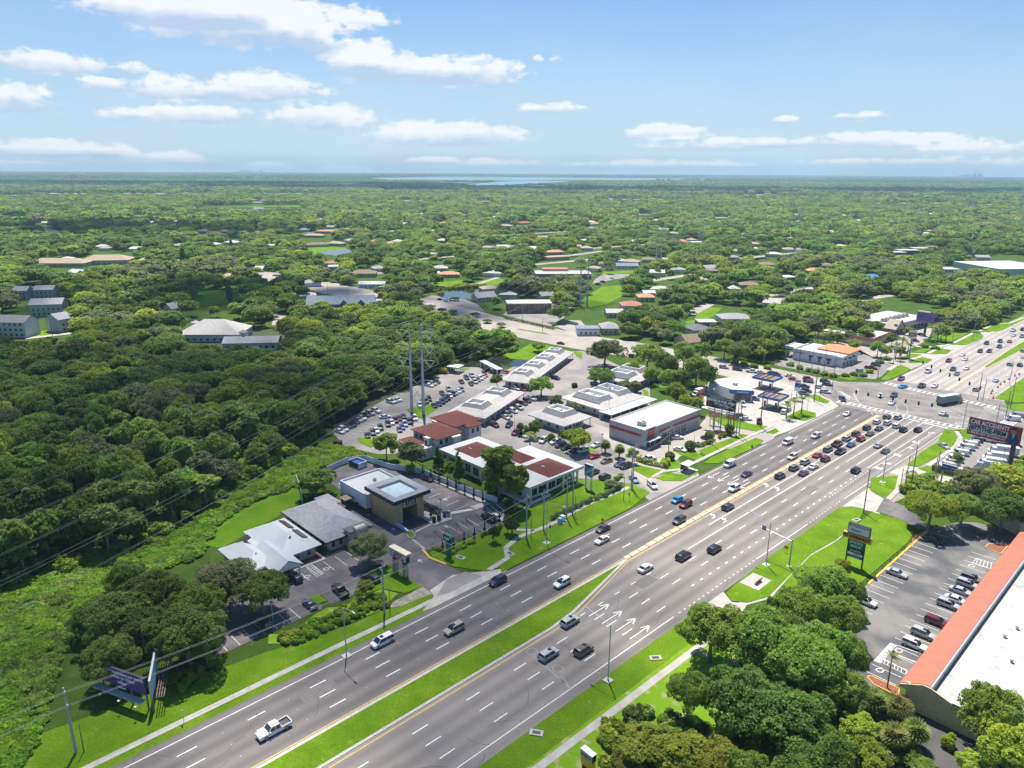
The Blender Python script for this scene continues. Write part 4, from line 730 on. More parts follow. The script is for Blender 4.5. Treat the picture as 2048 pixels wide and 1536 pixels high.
# fuel station: two canopies and a shop
def canopy(label, x, y, ang, L_, W_):
    g = Bld('fuel_canopy', label, x, y, ang, 'canopy', 'fuel station canopies')
    part(g, 'fascia', BLUE_P, lambda b: [b.box(*q, 4.3, 5.3) for q in ((0, L_, 0, .3), (0, L_, W_ - .3, W_), (0, .3, .301, W_ - .301), (L_ - .3, L_, .301, W_ - .301))])
    part(g, 'ceiling', CAP, lambda b: b.box(.301, L_ - .301, .301, W_ - .301, 4.35, 4.5)); part(g, 'roof_deck', mat('brown_canopy_deck', (.22, .16, .13), .9), lambda b: b.box(.301, L_ - .301, .301, W_ - .301, 4.502, 4.8))
    for k in range(3): part(g, 'roof_beam', DARK, lambda b: b.box(1.5 + k * (L_ - 3) / 3, 1.8 + k * (L_ - 3) / 3, 1, W_ - 1, 4.802, 5.1))
    for xx in (L_ * .25, L_ * .75):
        part(g, 'column', CAP, lambda b: b.box(xx - .25, xx + .25, W_ / 2 - .25, W_ / 2 + .25, 0, 4.348)); p = part(g, 'fuel_pump', mat('pump_housing', (.25, .12, .2), .5), lambda b: b.box(xx - 1.3, xx - .6, W_ / 2 - .35, W_ / 2 + .35, 0, 2.1)); part(g, 'screen', GLASS, lambda b: b.box(xx - 1.2, xx - .7, W_ / 2 - .36, W_ / 2 - .352, 1.3, 1.8), p)
    return g
canopy('blue edged fuel canopy nearer the highway, over the parked white car', -28, 242.3, .07, 9.6, 9.2); canopy('blue edged fuel canopy farther back beside the cross street', -44, 267, .03, 10, 9.8)
g = Bld('fuel_shop', 'white roofed fuel station shop with a blue fascia', -53, 246); part(g, 'wall', WHITE_W, lambda b: b.prism([(0, 0), (13, -3), (20, 1.6), (9, 17), (1, 9)], 0, 4.2)); part(g, 'roof', WHITE_RD, lambda b: b.prism([(.2, .2), (13, -2.8), (19.8, 1.7), (9, 16.8), (1.2, 8.9)], 4.202, 4.7))
part(g, 'fascia', BLUE_P, lambda b: b.prism([(12, -3.6), (13.4, -3.8), (20.8, 1.4), (20, 1.9), (13, -3.002)], 3.2, 4.9)); part(g, 'lettering', CAP, lambda b: [b.prism([(15.2 + .55 * i, -2.49 + .386 * i), (15.5 + .55 * i, -2.28 + .386 * i), (15.53 + .55 * i, -2.33 + .386 * i), (15.23 + .55 * i, -2.54 + .386 * i)], 3.8, 4.4) for i in range(7)]); part(g, 'shopfront', GLASS, lambda b: b.prism([(14, -2.5), (19.6, 1.4), (19.7, 1.2), (14.1, -2.7)], .3, 2.9)); part(g, 'lean_to', METAL_R, lambda b: b.prism([(-1.5, 4), (-.1, -.5), (5.5, -4.5), (3, 0)], 3.2, 3.4)); part(g, 'roof_plant', STEEL, lambda b: b.box(9.5, 11, 3.5, 5, 4.702, 5.7))
# bank style restaurant with orange tiles
g = Bld('restaurant', 'white building with an orange tiled tower roof and blue awnings', -61.5, 330.5)
part(g, 'wall', WHITE_W, lambda b: (b.box(6, 27, 0, 17, 0, 5.2), b.box(27.002, 30.4, 2, 22, 0, 5.2), b.box(6.5, 27, 17.002, 22, 0, 5.2))); part(g, 'roof', WHITE_R, lambda b: (b.box(6.3, 26.8, .3, 16.8, 5.202, 5.35), b.box(0, 5.998, 3, 15, 4.8, 5.5))); part(g, 'parapet', WHITE_W, lambda b: (b.box(5.8, 27.3, -.25, .29, 5.0, 6.0), b.box(5.8, 6.29, .291, 17, 5.0, 6.0), b.box(-.2, .2, 3, 15, 4.4, 5.9), b.box(-.2, 5.79, 2.7, 3.1, 4.4, 5.9)))
part(g, 'tiled_roof', TILE_O, lambda b: b.hip(14.5, 30.8, 9, 23.4, 6.0, 2.3, ov=.3)); part(g, 'tower', WHITE_W, lambda b: b.box(15, 30.3, 9.4, 23, 5.202, 5.748))
for x in (.4, 4.6): part(g, 'column', WHITE_W, lambda b: b.box(x, x + .7, 3.2, 3.9, 0, 4.798))
windows(g, '-y', 0, 13, 27, 3, .8, 3.1, 1.5); windows(g, '+x', 30.4, 3, 20, 4, .5, 3.2, 2.0)
for x in (14.8, 19.5, 24.1): part(g, 'awning', BLUE_P, lambda b: b.loft([[(x - .3, -.02, 3.9), (x - .3, -1.0, 3.1), (x - .3, -.02, 3.1)], [(x + 1.9, -.02, 3.9), (x + 1.9, -1.0, 3.1), (x + 1.9, -.02, 3.1)]]))
for y in (5, 10, 15): part(g, 'awning', BLUE_P, lambda b: b.loft([[(30.42, y, 3.9), (31.4, y, 3.2), (30.42, y, 3.2)], [(30.42, y + 2.4, 3.9), (31.4, y + 2.4, 3.2), (30.42, y + 2.4, 3.2)]]))
part(g, 'lettering', DARK, lambda b: [b.box(7.2 + .7 * i, 7.6 + .7 * i, -.06, -.02, 3.8, 4.4) for i in range(7)])
# two retail buildings further up
g = Bld('retail_plaza', 'long beige plaza with peaked front gables and a flat grey roof', -70, 440, -.12); part(g, 'wall', BEIGE, lambda b: b.box(0, 27, 0, 44, 0, 5.0)); part(g, 'roof', WHITE_RD, lambda b: b.box(.4, 26.6, .4, 43.6, 5.002, 5.3)); part(g, 'front_band', GREY_W, lambda b: b.box(27.002, 28.6, -1, 44, 3.2, 6.2))
for y, h in ((-3, 8.2), (34, 9.4)):
    part(g, 'gable', BEIGE, lambda b: b.loft([[(22, y, 3), (22, y + 5.5, h), (22, y + 11, 3)], [(29.5, y, 3), (29.5, y + 5.5, h), (29.5, y + 11, 3)]]))
    part(g, 'gable_trim', DARK, lambda b: b.loft([[(29.52, y - .4, 3), (29.52, y + 5.5, h + .4), (29.52, y + 11.4, 3), (29.52, y + 10.6, 3), (29.52, y + 5.5, h - .4), (29.52, y + .4, 3)], [(29.8, y - .4, 3), (29.8, y + 5.5, h + .4), (29.8, y + 11.4, 3), (29.8, y + 10.6, 3), (29.8, y + 5.5, h - .4), (29.8, y + .4, 3)]]))
windows(g, '+x', 27, 2, 42, 9, .3, 2.9, 3)
for i in range(6): ac_unit(None, -52 + i * .6, 443 + i * 5.6, 5.4, 'cooling unit in the row on the beige plaza roof', 'cooling units in a row on the plaza roof', s=1.5)
g = Bld('burger_restaurant', 'low tan restaurant with white roof pads behind the trees', -68, 390); part(g, 'wall', BEIGE, lambda b: (b.box(0, 30, 0, 9, 0, 4.2), b.box(20, 30, 9.002, 26, 0, 4.2))); part(g, 'roof', WHITE_RD, lambda b: (b.box(.3, 29.7, .3, 8.9, 4.202, 4.5), b.box(20.3, 29.7, 8.902, 25.6, 4.202, 4.5))); part(g, 'red_mansard', mat('dusty_red_panel', (.42, .20, .16), .8), lambda b: (b.box(-.3, 30.3, -.3, -.003, 3, 5.1), b.box(30.003, 30.3, 0, 26, 3, 5.1))); windows(g, '+x', 30, 2, 24, 5, .6, 2.6, 2.2)
# ---------------------------------------------------------------- vehicles
def paint(name, c, rough=.25):
    m = bpy.data.materials.new(name); m.use_nodes = True; b = m.node_tree.nodes['Principled BSDF']; N = m.node_tree.nodes; L = m.node_tree.links
    no = N.new('ShaderNodeTexNoise'); no.inputs['Scale'].default_value = 1.2; g = N.new('ShaderNodeTexCoord'); L.new(g.outputs['Object'], no.inputs[0])
    mx = N.new('ShaderNodeMix'); mx.data_type = 'RGBA'; L.new(no.outputs[0], mx.inputs[0]); mx.inputs[6].default_value = (*[v * .9 for v in c], 1); mx.inputs[7].default_value = (*[min(.85, v * 1.08) for v in c], 1); L.new(mx.outputs[2], b.inputs['Base Color'])
    b.inputs['Roughness'].default_value = rough; b.inputs['Specular IOR Level'].default_value = .5; b.inputs['Coat Weight'].default_value = .6; b.inputs['Coat Roughness'].default_value = .08; return m
PC = {'white': (.72, .72, .73), 'silver': (.40, .41, .43), 'grey': (.16, .165, .175), 'dark grey': (.06, .062, .07), 'black': (.016, .017, .02), 'dark blue': (.022, .03, .065), 'blue': (.03, .09, .34), 'bright blue': (.02, .25, .60), 'red': (.42, .02, .03), 'dark red': (.17, .018, .025), 'maroon': (.11, .03, .035), 'tan': (.42, .34, .27), 'purple': (.07, .035, .12), 'brown': (.16, .12, .10), 'pale blue': (.20, .30, .40), 'green': (.05, .10, .07)}
PM = {k: paint('car_paint_' + k.replace(' ', '_'), v) for k, v in PC.items()}
C_GL = mat('car_glass', (.02, .026, .035), .08, scale=1, var=.1, spec=.8); TYRE = mat('tyre_rubber', (.02, .02, .021), .85, scale=3, var=.1); RIM = mat('wheel_rim', (.35, .36, .38), .35, scale=3, var=.1, metal=.6)
LAMP_F = mat('headlamp_lens', (.65, .68, .72), .15, scale=3, var=.05, spec=.8); LAMP_R = mat('tail_lamp_lens', (.40, .02, .02), .2, scale=3, var=.1)
# profile of each kind: length, width, belt height, roof height, cab front / back at belt and at roof, bonnet height, wheel radius, tail height
KIND = {'sedan': (4.8, 1.84, .92, 1.44, 1.05, -1.75, .35, -1.05, .86, .33, .96), 'SUV': (4.7, 1.92, 1.05, 1.72, 1.15, -2.25, .55, -2.0, 1.02, .37, 1.08), 'pickup': (6.0, 2.06, 1.12, 1.88, 1.35, -.95, .75, -.7, 1.10, .41, 1.12),
        'van': (5.4, 2.0, 1.15, 2.05, 2.0, -2.62, 1.35, -2.5, 1.12, .36, 1.2), 'minivan': (5.1, 1.98, 1.02, 1.75, 1.75, -2.4, .85, -2.15, .98, .35, 1.05), 'hatchback': (4.2, 1.8, .95, 1.5, 1.1, -1.95, .45, -1.6, .9, .32, 1.0)}
CARS = {}
def car_parts(kind):
    L_, W_, zb, zr, fb, rb, ft, rt, zh, wr, zt = KIND[kind]; hl = L_ / 2; hw = W_ / 2; zl = .24 + (.1 if kind in ('SUV', 'pickup') else 0)
    body = MB(); st = [(hl, .80, zl + .1, zh - .28), (hl - .08, .90, zl, zh - .16), (hl - .55, .98, zl, zh - .03), (fb + .1, 1, zl, zb - .02), (fb - .5, 1, zl, zb), (rb + .5, 1, zl, zb), (rb - .05, 1, zl, max(zt, zb) if kind != 'pickup' else zt), (-hl + .35, .985, zl, zt - .02), (-hl + .06, .93, zl + .04, zt - .08), (-hl, .84, zl + .15, zt - .3)]
    if kind == 'pickup': st = st[:6] + [(rb - .05, 1, zl, .72)] + [(-hl + .1, .99, zl, .72), (-hl, .95, zl + .1, .70)]
    if st[-3][0] > st[-4][0]: st.pop(-3)
    rings = []
    for x, k, a, c in st:
        w = hw * k; rings.append([(x, -w * .93, a), (x, -w, a + .14), (x, -w, c - .14), (x, -w * .92, c), (x, 0, c + .025), (x, w * .92, c), (x, w, c - .14), (x, w, a + .14), (x, w * .93, a)])
    body.loft(rings, 0)
    # roof and pillars in body colour, glass inset under them
    rw = hw * .78; bw = hw * .92; zq = zr - .07
    body.loft([[(ft, -rw, zq - .02), (ft, -rw * .9, zr - .03), (ft, 0, zr - .015), (ft, rw * .9, zr - .03), (ft, rw, zq - .02)], [(ft - .35, -rw, zq), (ft - .35, -rw * .9, zr), (ft - .35, 0, zr + .02), (ft - .35, rw * .9, zr), (ft - .35, rw, zq)],
               [(rt + .2, -rw, zq), (rt + .2, -rw * .9, zr), (rt + .2, 0, zr + .02), (rt + .2, rw * .9, zr), (rt + .2, rw, zq)], [(rt, -rw * .97, zq - .03), (rt, -rw * .88, zr - .05), (rt, 0, zr - .03), (rt, rw * .88, zr - .05), (rt, rw * .97, zq - .03)]], 0)
    for s in (-1, 1):
        for (xb, xt) in ((fb, ft), ((fb + rb) / 2 - .05, (ft + rt) / 2 - .05), (rb, rt)) if kind != 'van' else ((fb, ft), (.6, .55), (rb, rt)):
            d = .07; p = [(xb + d, s * (bw + .012), zb - .03), (xb - d, s * (bw + .012), zb - .03), (xt - d, s * (rw + .012), zq), (xt + d, s * (rw + .012), zq)]; q = [(x, y - s * .06, z) for x, y, z in p]
            body.loft([p, q] if s > 0 else [q, p], 0)
        body.box(fb - .35, fb - .1, s * (hw + .02) - (.16 if s < 0 else 0), s * (hw + .02) + (.16 if s > 0 else 0), zb + .02, zb + .16, 0)
    if kind == 'van': body.box(rb + .3, .5, -bw - .02, bw + .02, zb, zr - .12, 0)
    if kind == 'pickup':
        for s in (-1, 1): body.box(-hl + .05, rb - .06, s * hw - (0 if s < 0 else .12), s * hw + (.12 if s < 0 else 0), .60, zt, 0)
        body.box(-hl + .02, -hl + .14, -hw + .12, hw - .12, .6, zt - .02, 0); body.box(rb - .14, rb - .06, -hw + .12, hw - .12, .6, zt, 0)
    glass = MB(); g = []
    for x0, x1, w0, w1, z0, z1 in ((fb, ft, bw, rw, zb - .02, zq),):
        glass.loft([[(fb, -bw, zb - .02), (rb, -bw, zb - .02), (rb, bw, zb - .02), (fb, bw, zb - .02)][::-1], [(ft, -rw, zq), (rt, -rw, zq), (rt, rw, zq), (ft, rw, zq)][::-1]], 0)
    if kind in ('SUV', 'minivan'): glass.box(-.2, .55, -.42, .42, zr + .022, zr + .035, 0)
    bed = None
    if kind == 'pickup': bed = MB(); bed.box(-hl + .15, rb - .15, -hw + .125, hw - .125, .70, .775)
    tyre = MB(); tyre.cyl((0, -.12, 0), (0, .12, 0), wr, n=16); rim = MB(); rim.cyl((0, .121, 0), (0, .14, 0), wr * .62, n=12); rim.cyl((0, -.14, 0), (0, -.121, 0), wr * .62, n=12)
    hx = L_ * .31
    lf = MB(); lf.box(hl - .2, hl - .02, -.2, .2, zh - .33, zh - .17); lr = MB(); lr.box(-hl - .012, -hl + .1, -.12, .12, zt - .48, zt - .22)
    wy = hw - .11
    f = {'body': [body.build('body', PM['white'], link=False, smooth=False).data], 'glass': glass.build('windows', C_GL, link=False).data, 'tyre': tyre.build('wheel', TYRE, link=False).data, 'rim': rim.build('rim', RIM, link=False).data, 'lf': lf.build('headlight', LAMP_F, link=False).data, 'lr': lr.build('tail_light', LAMP_R, link=False).data, 'bed': bed and bed.build('load_bed', DARK, link=False).data}
    f['pos'] = dict(w=[(hx, wy, wr), (hx, -wy, wr), (-hx, wy, wr), (-hx, -wy, wr)], lf=[hw * .72, -hw * .72], lr=[hw * .84, -hw * .84]); f['whole'] = None
    return f
def whole_mesh(kind):
    """small far cars: one mesh, slots = body, glass, tyre, lamp"""
    f = CARS[kind]; b = MB()
    def addm(me, off, slot):
        i = len(b.v); b.v += [(v.co.x + off[0], v.co.y + off[1], v.co.z + off[2]) for v in me.vertices]
        for p in me.polygons: b.f.append(tuple(i + k for k in p.vertices)); b.m.append(slot)
    addm(f['body'][0], (0, 0, 0), 0); addm(f['glass'], (0, 0, 0), 1)
    for w in f['pos']['w']: addm(f['tyre'], w, 2)
    for y in f['pos']['lr']: addm(f['lr'], (0, y, 0), 3)
    for y in f['pos']['lf']: addm(f['lf'], (0, y, 0), 4)
    return b.build('car', [PM['white'], C_GL, TYRE, LAMP_R, LAMP_F], link=False).data
for k in KIND: CARS[k] = car_parts(k); CARS[k]['whole'] = whole_mesh(k)
NCAR = 0
def vehicle(kind, col, x, y, ang, label, group=None, z=0.0):
    """ang = heading of the bonnet; near cars get parts, far ones are one mesh"""
    global NCAR; NCAR += 1; f = CARS[kind]; k = pj(x, y, .7)[2]; nm = {'SUV': 'suv'}.get(kind, kind); cat = {'SUV': 'SUV', 'sedan': 'car', 'hatchback': 'car'}.get(kind, kind)
    def mk_(me, name, par, loc=(0, 0, 0)):
        o = bpy.data.objects.new(name, me); C.objects.link(o); o.parent = par; o.location = loc; return o
    if k > 330:
        o = bpy.data.objects.new(nm, f['whole']); C.objects.link(o); o.location = (x, y, z); o.rotation_euler = (0, 0, ang)
        o.material_slots[0].link = 'OBJECT'; o.material_slots[0].material = PM[col]; return tag(o, label, cat, group)
    t = empty(nm, (x, y, z), ang, label, cat, group); b = mk_(f['body'][0], 'body', t); b.material_slots[0].link = 'OBJECT'; b.material_slots[0].material = PM[col]
    mk_(f['glass'], 'windows', t)
    for w in f['pos']['w']: r = mk_(f['tyre'], 'wheel', t, w); mk_(f['rim'], 'rim', r)
    for yy in f['pos']['lf']: mk_(f['lf'], 'headlight', t, (0, yy, 0))
    for yy in f['pos']['lr']: mk_(f['lr'], 'tail_light', t, (0, yy, 0))
    if f['bed']: mk_(f['bed'], 'load_bed', t)
    return t
DN_, UP_ = -math.pi / 2, math.pi / 2
ORD = ['first', 'second', 'third', 'fourth', 'fifth', 'sixth', 'seventh', 'eighth', 'ninth', 'tenth', 'eleventh', 'twelfth', 'thirteenth', 'fourteenth', 'fifteenth', 'sixteenth', 'seventeenth', 'eighteenth']
def cars(lst, ang, fmt, group, hz=.7, jit=0.0):
    for i, q in enumerate(lst):
        px, py, kind, col = q[:4]; x, y = at(px, py, hz); a = q[4] if len(q) > 4 and not isinstance(q[4], str) else ang
        lab = q[5] if len(q) > 5 else (q[4] if len(q) > 4 and isinstance(q[4], str) else fmt.format(c=col, k=kind, o=ORD[min(i, 17)]))
        vehicle(kind, col, x, y, a + random.uniform(-jit, jit), lab, group)
# traffic coming towards the camera
cars([(548, 1457, 'pickup', 'white', 'white crew cab pickup nearest the camera on the road'), (765, 1281, 'minivan', 'white', 'white minivan on the edge line of the coming lanes'), (908, 1257, 'SUV', 'tan', 'tan SUV beside the grass median'), (995, 1161, 'SUV', 'dark blue', 'dark blue SUV passing the broken driveway apron'),
      (1124, 1165, 'SUV', 'white', 'boxy white SUV next to the yellow line by the median'), (1206, 1056, 'sedan', 'dark grey', 'dark car near the edge line with an orange sign on the verge behind'), (1204, 1079, 'sedan', 'white', 'white car with sunroof beside the dark car'), (1354, 999, 'hatchback', 'bright blue', 'bright blue hatchback side by side with a red SUV'),
      (1371, 1008, 'SUV', 'dark red', 'red SUV side by side with the bright blue hatchback'), (1358, 1040, 'SUV', 'dark grey', 'dark SUV hugging the orange traffic separator'), (1459, 928, 'van', 'white', 'white van over the large lane arrows near the bus shelter'), (1493, 947, 'sedan', 'purple', 'dark purple car beside the white van'),
      (1468, 976, 'SUV', 'white', 'white SUV on the lane arrows by the separator'), (1575, 884, 'van', 'white', 'high roofed white van opposite the fuel station exit'), (1585, 913, 'SUV', 'white', 'white SUV alone beside the queue across the separator'), (1631, 871, 'SUV', 'white', 'white pickup bodied car in the middle coming lane'), (1694, 827, 'sedan', 'white', 'white car just past the crosswalk coming down the road')], DN_, '', 'traffic coming down the highway')
# the two turning queues and the other cars going away
cars([(1560, 951, 'SUV', 'dark grey', 'last dark SUV of the left queue'), (1588, 935, 'SUV', 'grey', 'grey SUV second from the tail of the left queue'), (1607, 945, 'sedan', 'purple', 'dark purple car at the tail of the right queue'), (1610.5, 923, 'SUV', 'silver', 'silver SUV over a turn arrow in the left queue'), (1627, 932, 'sedan', 'white', 'white car over a turn arrow in the right queue'),
      (1634.5, 909, 'sedan', 'red', 'bright red car in the left queue'), (1651, 917, 'SUV', 'dark red', 'dark red hatch backed car in the right queue'), (1656, 898, 'SUV', 'grey', 'grey SUV ahead of the bright red car'), (1681, 902, 'pickup', 'black', 'black pickup in the right queue'), (1674, 887, 'pickup', 'maroon', 'maroon pickup in the left queue'),
      (1702, 888, 'sedan', 'blue', 'blue car in the right queue'), (1693.6, 876, 'SUV', 'silver', 'silver SUV ahead of the maroon pickup'), (1722, 877, 'SUV', 'red', 'red SUV in the right queue ahead of the blue car'), (1712, 867, 'SUV', 'maroon', 'dark maroon SUV in the left queue'), (1740, 866, 'sedan', 'brown', 'brownish car in the right queue ahead of the red SUV'),
      (1734, 855, 'SUV', 'dark grey', 'dark SUV third from the head of the left queue'), (1758, 856, 'sedan', 'dark grey', 'dark grey car third from the head of the right queue'), (1754, 843, 'SUV', 'white', 'white SUV second in the left queue'), (1775, 845, 'SUV', 'white', 'white SUV second in the right queue'), (1774, 833, 'SUV', 'grey', 'grey SUV at the head of the left queue'),
      (1796, 834, 'SUV', 'silver', 'silver SUV at the head of the right queue'), (1793, 851, 'SUV', 'white', 'white SUV in the first through lane near the stop bar'), (1807, 859, 'SUV', 'black', 'black SUV waiting in the lane right of the white SUV'), (1836, 859, 'SUV', 'black', 'black SUV waiting alone in the fourth lane'), (1756, 890, 'sedan', 'silver', 'pale purple grey car between the lane lines behind the queues'),
      (1771, 901, 'sedan', 'dark grey', 'dark grey car right of the pale purple car'), (1712, 940, 'SUV', 'black', 'black SUV at the start of the dotted lane line')], UP_, '', 'cars queueing at the junction')
cars([(1456, 1013, 'SUV', 'dark grey', 'dark SUV close to the painted turn arrow'), (1429, 1097, 'SUV', 'dark blue', 'slate blue SUV alone in mid road left of the street lamp'), (1367, 1111, 'minivan', 'black', 'long black SUV on the lane line past the median tip'), (1291, 1135, 'sedan', 'white', 'white car just past the tip of the grass median'),
      (1140, 1242, 'SUV', 'silver', 'silver SUV close against the grass median kerb'), (1097.5, 1308, 'SUV', 'silver', 'silver SUV beside the sealed loop cuts'), (1167.5, 1299, 'SUV', 'brown', 'dark brown SUV right of the silver SUV')], UP_, '', 'traffic going up the highway')
# in and beyond the junction
cars([(1685, 798, 'SUV', 'dark blue', -.9, 'slate blue SUV turning past the painted corner island'), (1761, 790, 'sedan', 'white', DN_ + .3, 'white car in the junction left of the purple SUV'), (1787.5, 790, 'SUV', 'purple', DN_, 'dark purple SUV in the middle of the junction'), (1784, 805, 'sedan', 'white', DN_, 'white car in the junction below the purple SUV'), (1806, 772.6, 'sedan', 'bright blue', DN_ - .3, 'light blue car leaving the far crosswalk'),
      (1843.5, 771, 'pickup', 'black', DN_, 'black pickup stopped on the far crosswalk'), (1869.5, 771, 'sedan', 'white', DN_, 'white car stopped right of the black pickup'), (1802, 757, 'SUV', 'maroon', DN_, 'maroon SUV at the far corner lawn'), (1886, 826, 'sedan', 'white', UP_, 'white car crossing the junction below the semi trailer'), (1952, 778, 'SUV', 'silver', UP_, 'silver SUV leaving the junction by the lane cones'), (1888, 891, 'sedan', 'silver', DN_ + .9, 'silver car parked on the worn grass verge')], 0, '', 'cars around the junction')
cars([(1856, 742, 'van', 'white', 'white van first of the far coming traffic'), (1897, 721, 'SUV', 'maroon', 'dark maroon SUV in the outer far lane'), (1906, 738, 'SUV', 'dark grey', 'dark SUV behind the grey car near the far junction'), (1913.5, 747, 'hatchback', 'grey', 'small grey car on the far approach'), (1933, 736, 'sedan', 'white', 'white car beside the small turn arrow on the far approach'), (1925, 709, 'sedan', 'white', 'white car above the other white car on the far approach'), (1930, 718, 'sedan', 'white', 'white car in the middle far lane'),
      (1960, 702, 'SUV', 'dark grey', 'dark SUV left of two side by side far away'), (1978.5, 702, 'SUV', 'dark grey', 'dark SUV right of two side by side far away'), (1973, 686, 'SUV', 'dark blue', 'dark blue SUV in the outer lane far away'), (2000, 682, 'SUV', 'dark grey', 'dark SUV left of the red car far away'), (2019, 682.5, 'sedan', 'red', 'red car far up the highway'), (1998.5, 693, 'SUV', 'blue', 'blue SUV far up the highway'), (2026, 660, 'pickup', 'white', 'white pickup farthest in the outer lane'), (2027, 669.6, 'sedan', 'white', 'white car below the farthest white pickup'), (2045, 658.6, 'SUV', 'black', 'black SUV at the right edge far up'), (2044, 672, 'SUV', 'pale blue', 'pale blue SUV at the right edge far up')], DN_, '', 'far traffic coming down the highway')
cars([(1991.6, 760, 'sedan', 'white', 'white car going away beside the lane cones'), (2019.6, 728, 'SUV', 'silver', 'silver SUV going away beyond the median'), (2040, 729.5, 'SUV', 'dark grey', 'dark SUV going away right of the silver one'), (2046, 701, 'SUV', 'silver', 'silver car at the right edge beyond the median'), (2047, 713, 'sedan', 'white', 'white car cut by the right edge beyond the median')], UP_, '', 'far traffic going up the highway')
cxs = at(1550, 745); cxe = at(1448, 732); CRA = math.atan2(cxs[1] - cxe[1], cxs[0] - cxe[0])
cars([(1121.6, 686, 'sedan', 'dark grey', 'dark car alone on the cross street by the pond'), (1266, 712, 'SUV', 'black', 'black car on the cross street under the oaks'), (1448, 734, 'SUV', 'silver', 'silver SUV heading the cross street row on the left'), (1475, 738, 'sedan', 'dark grey', 'dark car on the cross street behind the silver SUV'), (1504.5, 742, 'pickup', 'white', 'white pickup on the cross street'), (1520, 744, 'sedan', 'silver', 'silver car beside the white pickup on the cross street'), (1552, 748, 'SUV', 'dark blue', 'dark teal SUV above the back fuel canopy'), (1545, 745, 'sedan', 'dark grey', 'dark car overlapping the teal SUV on the cross street'),
      (1580, 751, 'sedan', 'white', 'white car near the fuel station price sign'), (1587, 757.5, 'sedan', 'red', 'bright red car left of the price sign'), (1616, 757, 'SUV', 'dark red', 'dark red car behind the purple one on the cross street'), (1617, 762, 'sedan', 'purple', 'deep purple car right of the price sign'), (1650, 762, 'SUV', 'dark grey', 'dark SUV near the corner crosswalk'), (1655, 768, 'sedan', 'purple', 'dark purple car at the corner crosswalk'), (1640, 774, 'SUV', 'white', 'white SUV stopped before the corner crosswalk'), (1651, 783, 'SUV', 'white', 'white SUV closest to the corner pole'), (1609, 771.5, 'sedan', 'black', 'black car beside the price sign')], CRA, '', 'cars on the cross street')
# parked cars
COLS = ['white', 'dark grey', 'silver', 'black', 'white', 'dark blue', 'grey', 'white', 'dark red', 'silver', 'blue', 'dark grey', 'white', 'brown', 'grey', 'pale blue']; KS = ['sedan', 'SUV', 'sedan', 'SUV', 'hatchback', 'SUV', 'pickup', 'sedan', 'SUV', 'sedan']
def row(pts, cols, kinds, ang, where, group):
    for i, (px, py) in enumerate(pts):
        col = cols[i % len(cols)]; kd = kinds[i % len(kinds)]; x, y = at(px, py, .6)
        vehicle(kd, col, x, y, ang + random.uniform(-.04, .04), '%s %s, %s in %s' % (col, kd, ORD[i], where), group)
GP = 'cars parked in the office car park'
row([(680, 862), (687.5, 858), (695, 852), (703, 849), (710, 843), (717, 839), (724, 836), (732, 829), (741, 826), (750, 821)], ['white', 'white', 'dark grey', 'dark blue', 'dark grey', 'silver', 'white', 'dark grey', 'silver', 'white'], ['sedan', 'SUV', 'sedan', 'SUV', 'sedan', 'sedan', 'SUV', 'sedan', 'SUV', 'pickup'], .1, 'the row along the wood', GP)
row([(782, 803), (788.6, 801), (795, 798.6)], ['white', 'silver', 'white'], ['SUV', 'sedan', 'sedan'], .1, 'the three parked left of the pylon', GP); row([(859, 770), (865.6, 767), (872, 763.7)], ['white', 'silver', 'dark grey'], ['sedan', 'SUV', 'SUV'], .1, 'the three parked right of the pylon tips', GP)
row([(735, 870), (746, 865), (753, 860), (761, 855), (776, 848), (783.6, 844), (791, 840.5), (798, 836), (807, 832)], ['black', 'dark grey', 'white', 'dark blue', 'dark blue', 'white', 'dark grey', 'dark red', 'dark grey'], ['sedan', 'SUV', 'sedan', 'SUV', 'SUV', 'sedan', 'SUV', 'sedan', 'sedan'], -.45, 'the double row behind the round tree, wood side', GP)
row([(799, 858.6), (804.5, 853.6), (809.5, 848), (818.7, 843), (829, 836)], ['purple', 'blue', 'silver', 'dark grey', 'white'], ['sedan', 'sedan', 'SUV', 'SUV', 'SUV'], -.45, 'the short row behind the two storey clinic', GP)
row([(840, 809.7), (846.6, 805), (852.4, 802), (858, 798)], ['white', 'dark grey', 'grey', 'dark grey'], ['pickup', 'SUV', 'SUV', 'SUV'], -.45, 'the four beside the pylon lawn', GP)
row([(868.5, 810.6), (878, 807), (884.7, 803), (890, 799), (894.5, 795), (900, 791), (906, 788), (911, 785), (917, 781.5), (923, 779)], ['black', 'dark blue', 'dark blue', 'dark grey', 'pickup' and 'black', 'white', 'dark blue', 'silver', 'white', 'pale blue'], ['sedan', 'sedan', 'SUV', 'SUV', 'pickup', 'sedan', 'SUV', 'sedan', 'sedan', 'SUV'], -.45, 'the long middle row beside the grey office', GP)
row([(883.8, 785.7), (897, 778)], ['maroon', 'silver'], ['sedan', 'SUV'], -.45, 'the pair left of the long middle row', GP)
row([(941.8, 767), (950.6, 763), (955.5, 759.5), (961, 756), (966, 752.6), (970.5, 750)], ['black', 'silver', 'grey', 'white', 'pale blue' and 'silver', 'red'], ['sedan', 'SUV', 'SUV', 'SUV', 'sedan', 'sedan'], -.45, 'the row nearest the pond carports', GP); row([(922.7, 762.8), (933, 755.5), (943.8, 751)], ['black', 'dark grey', 'silver'], ['sedan', 'SUV', 'SUV'], -.45, 'the three left of the pond row', GP)
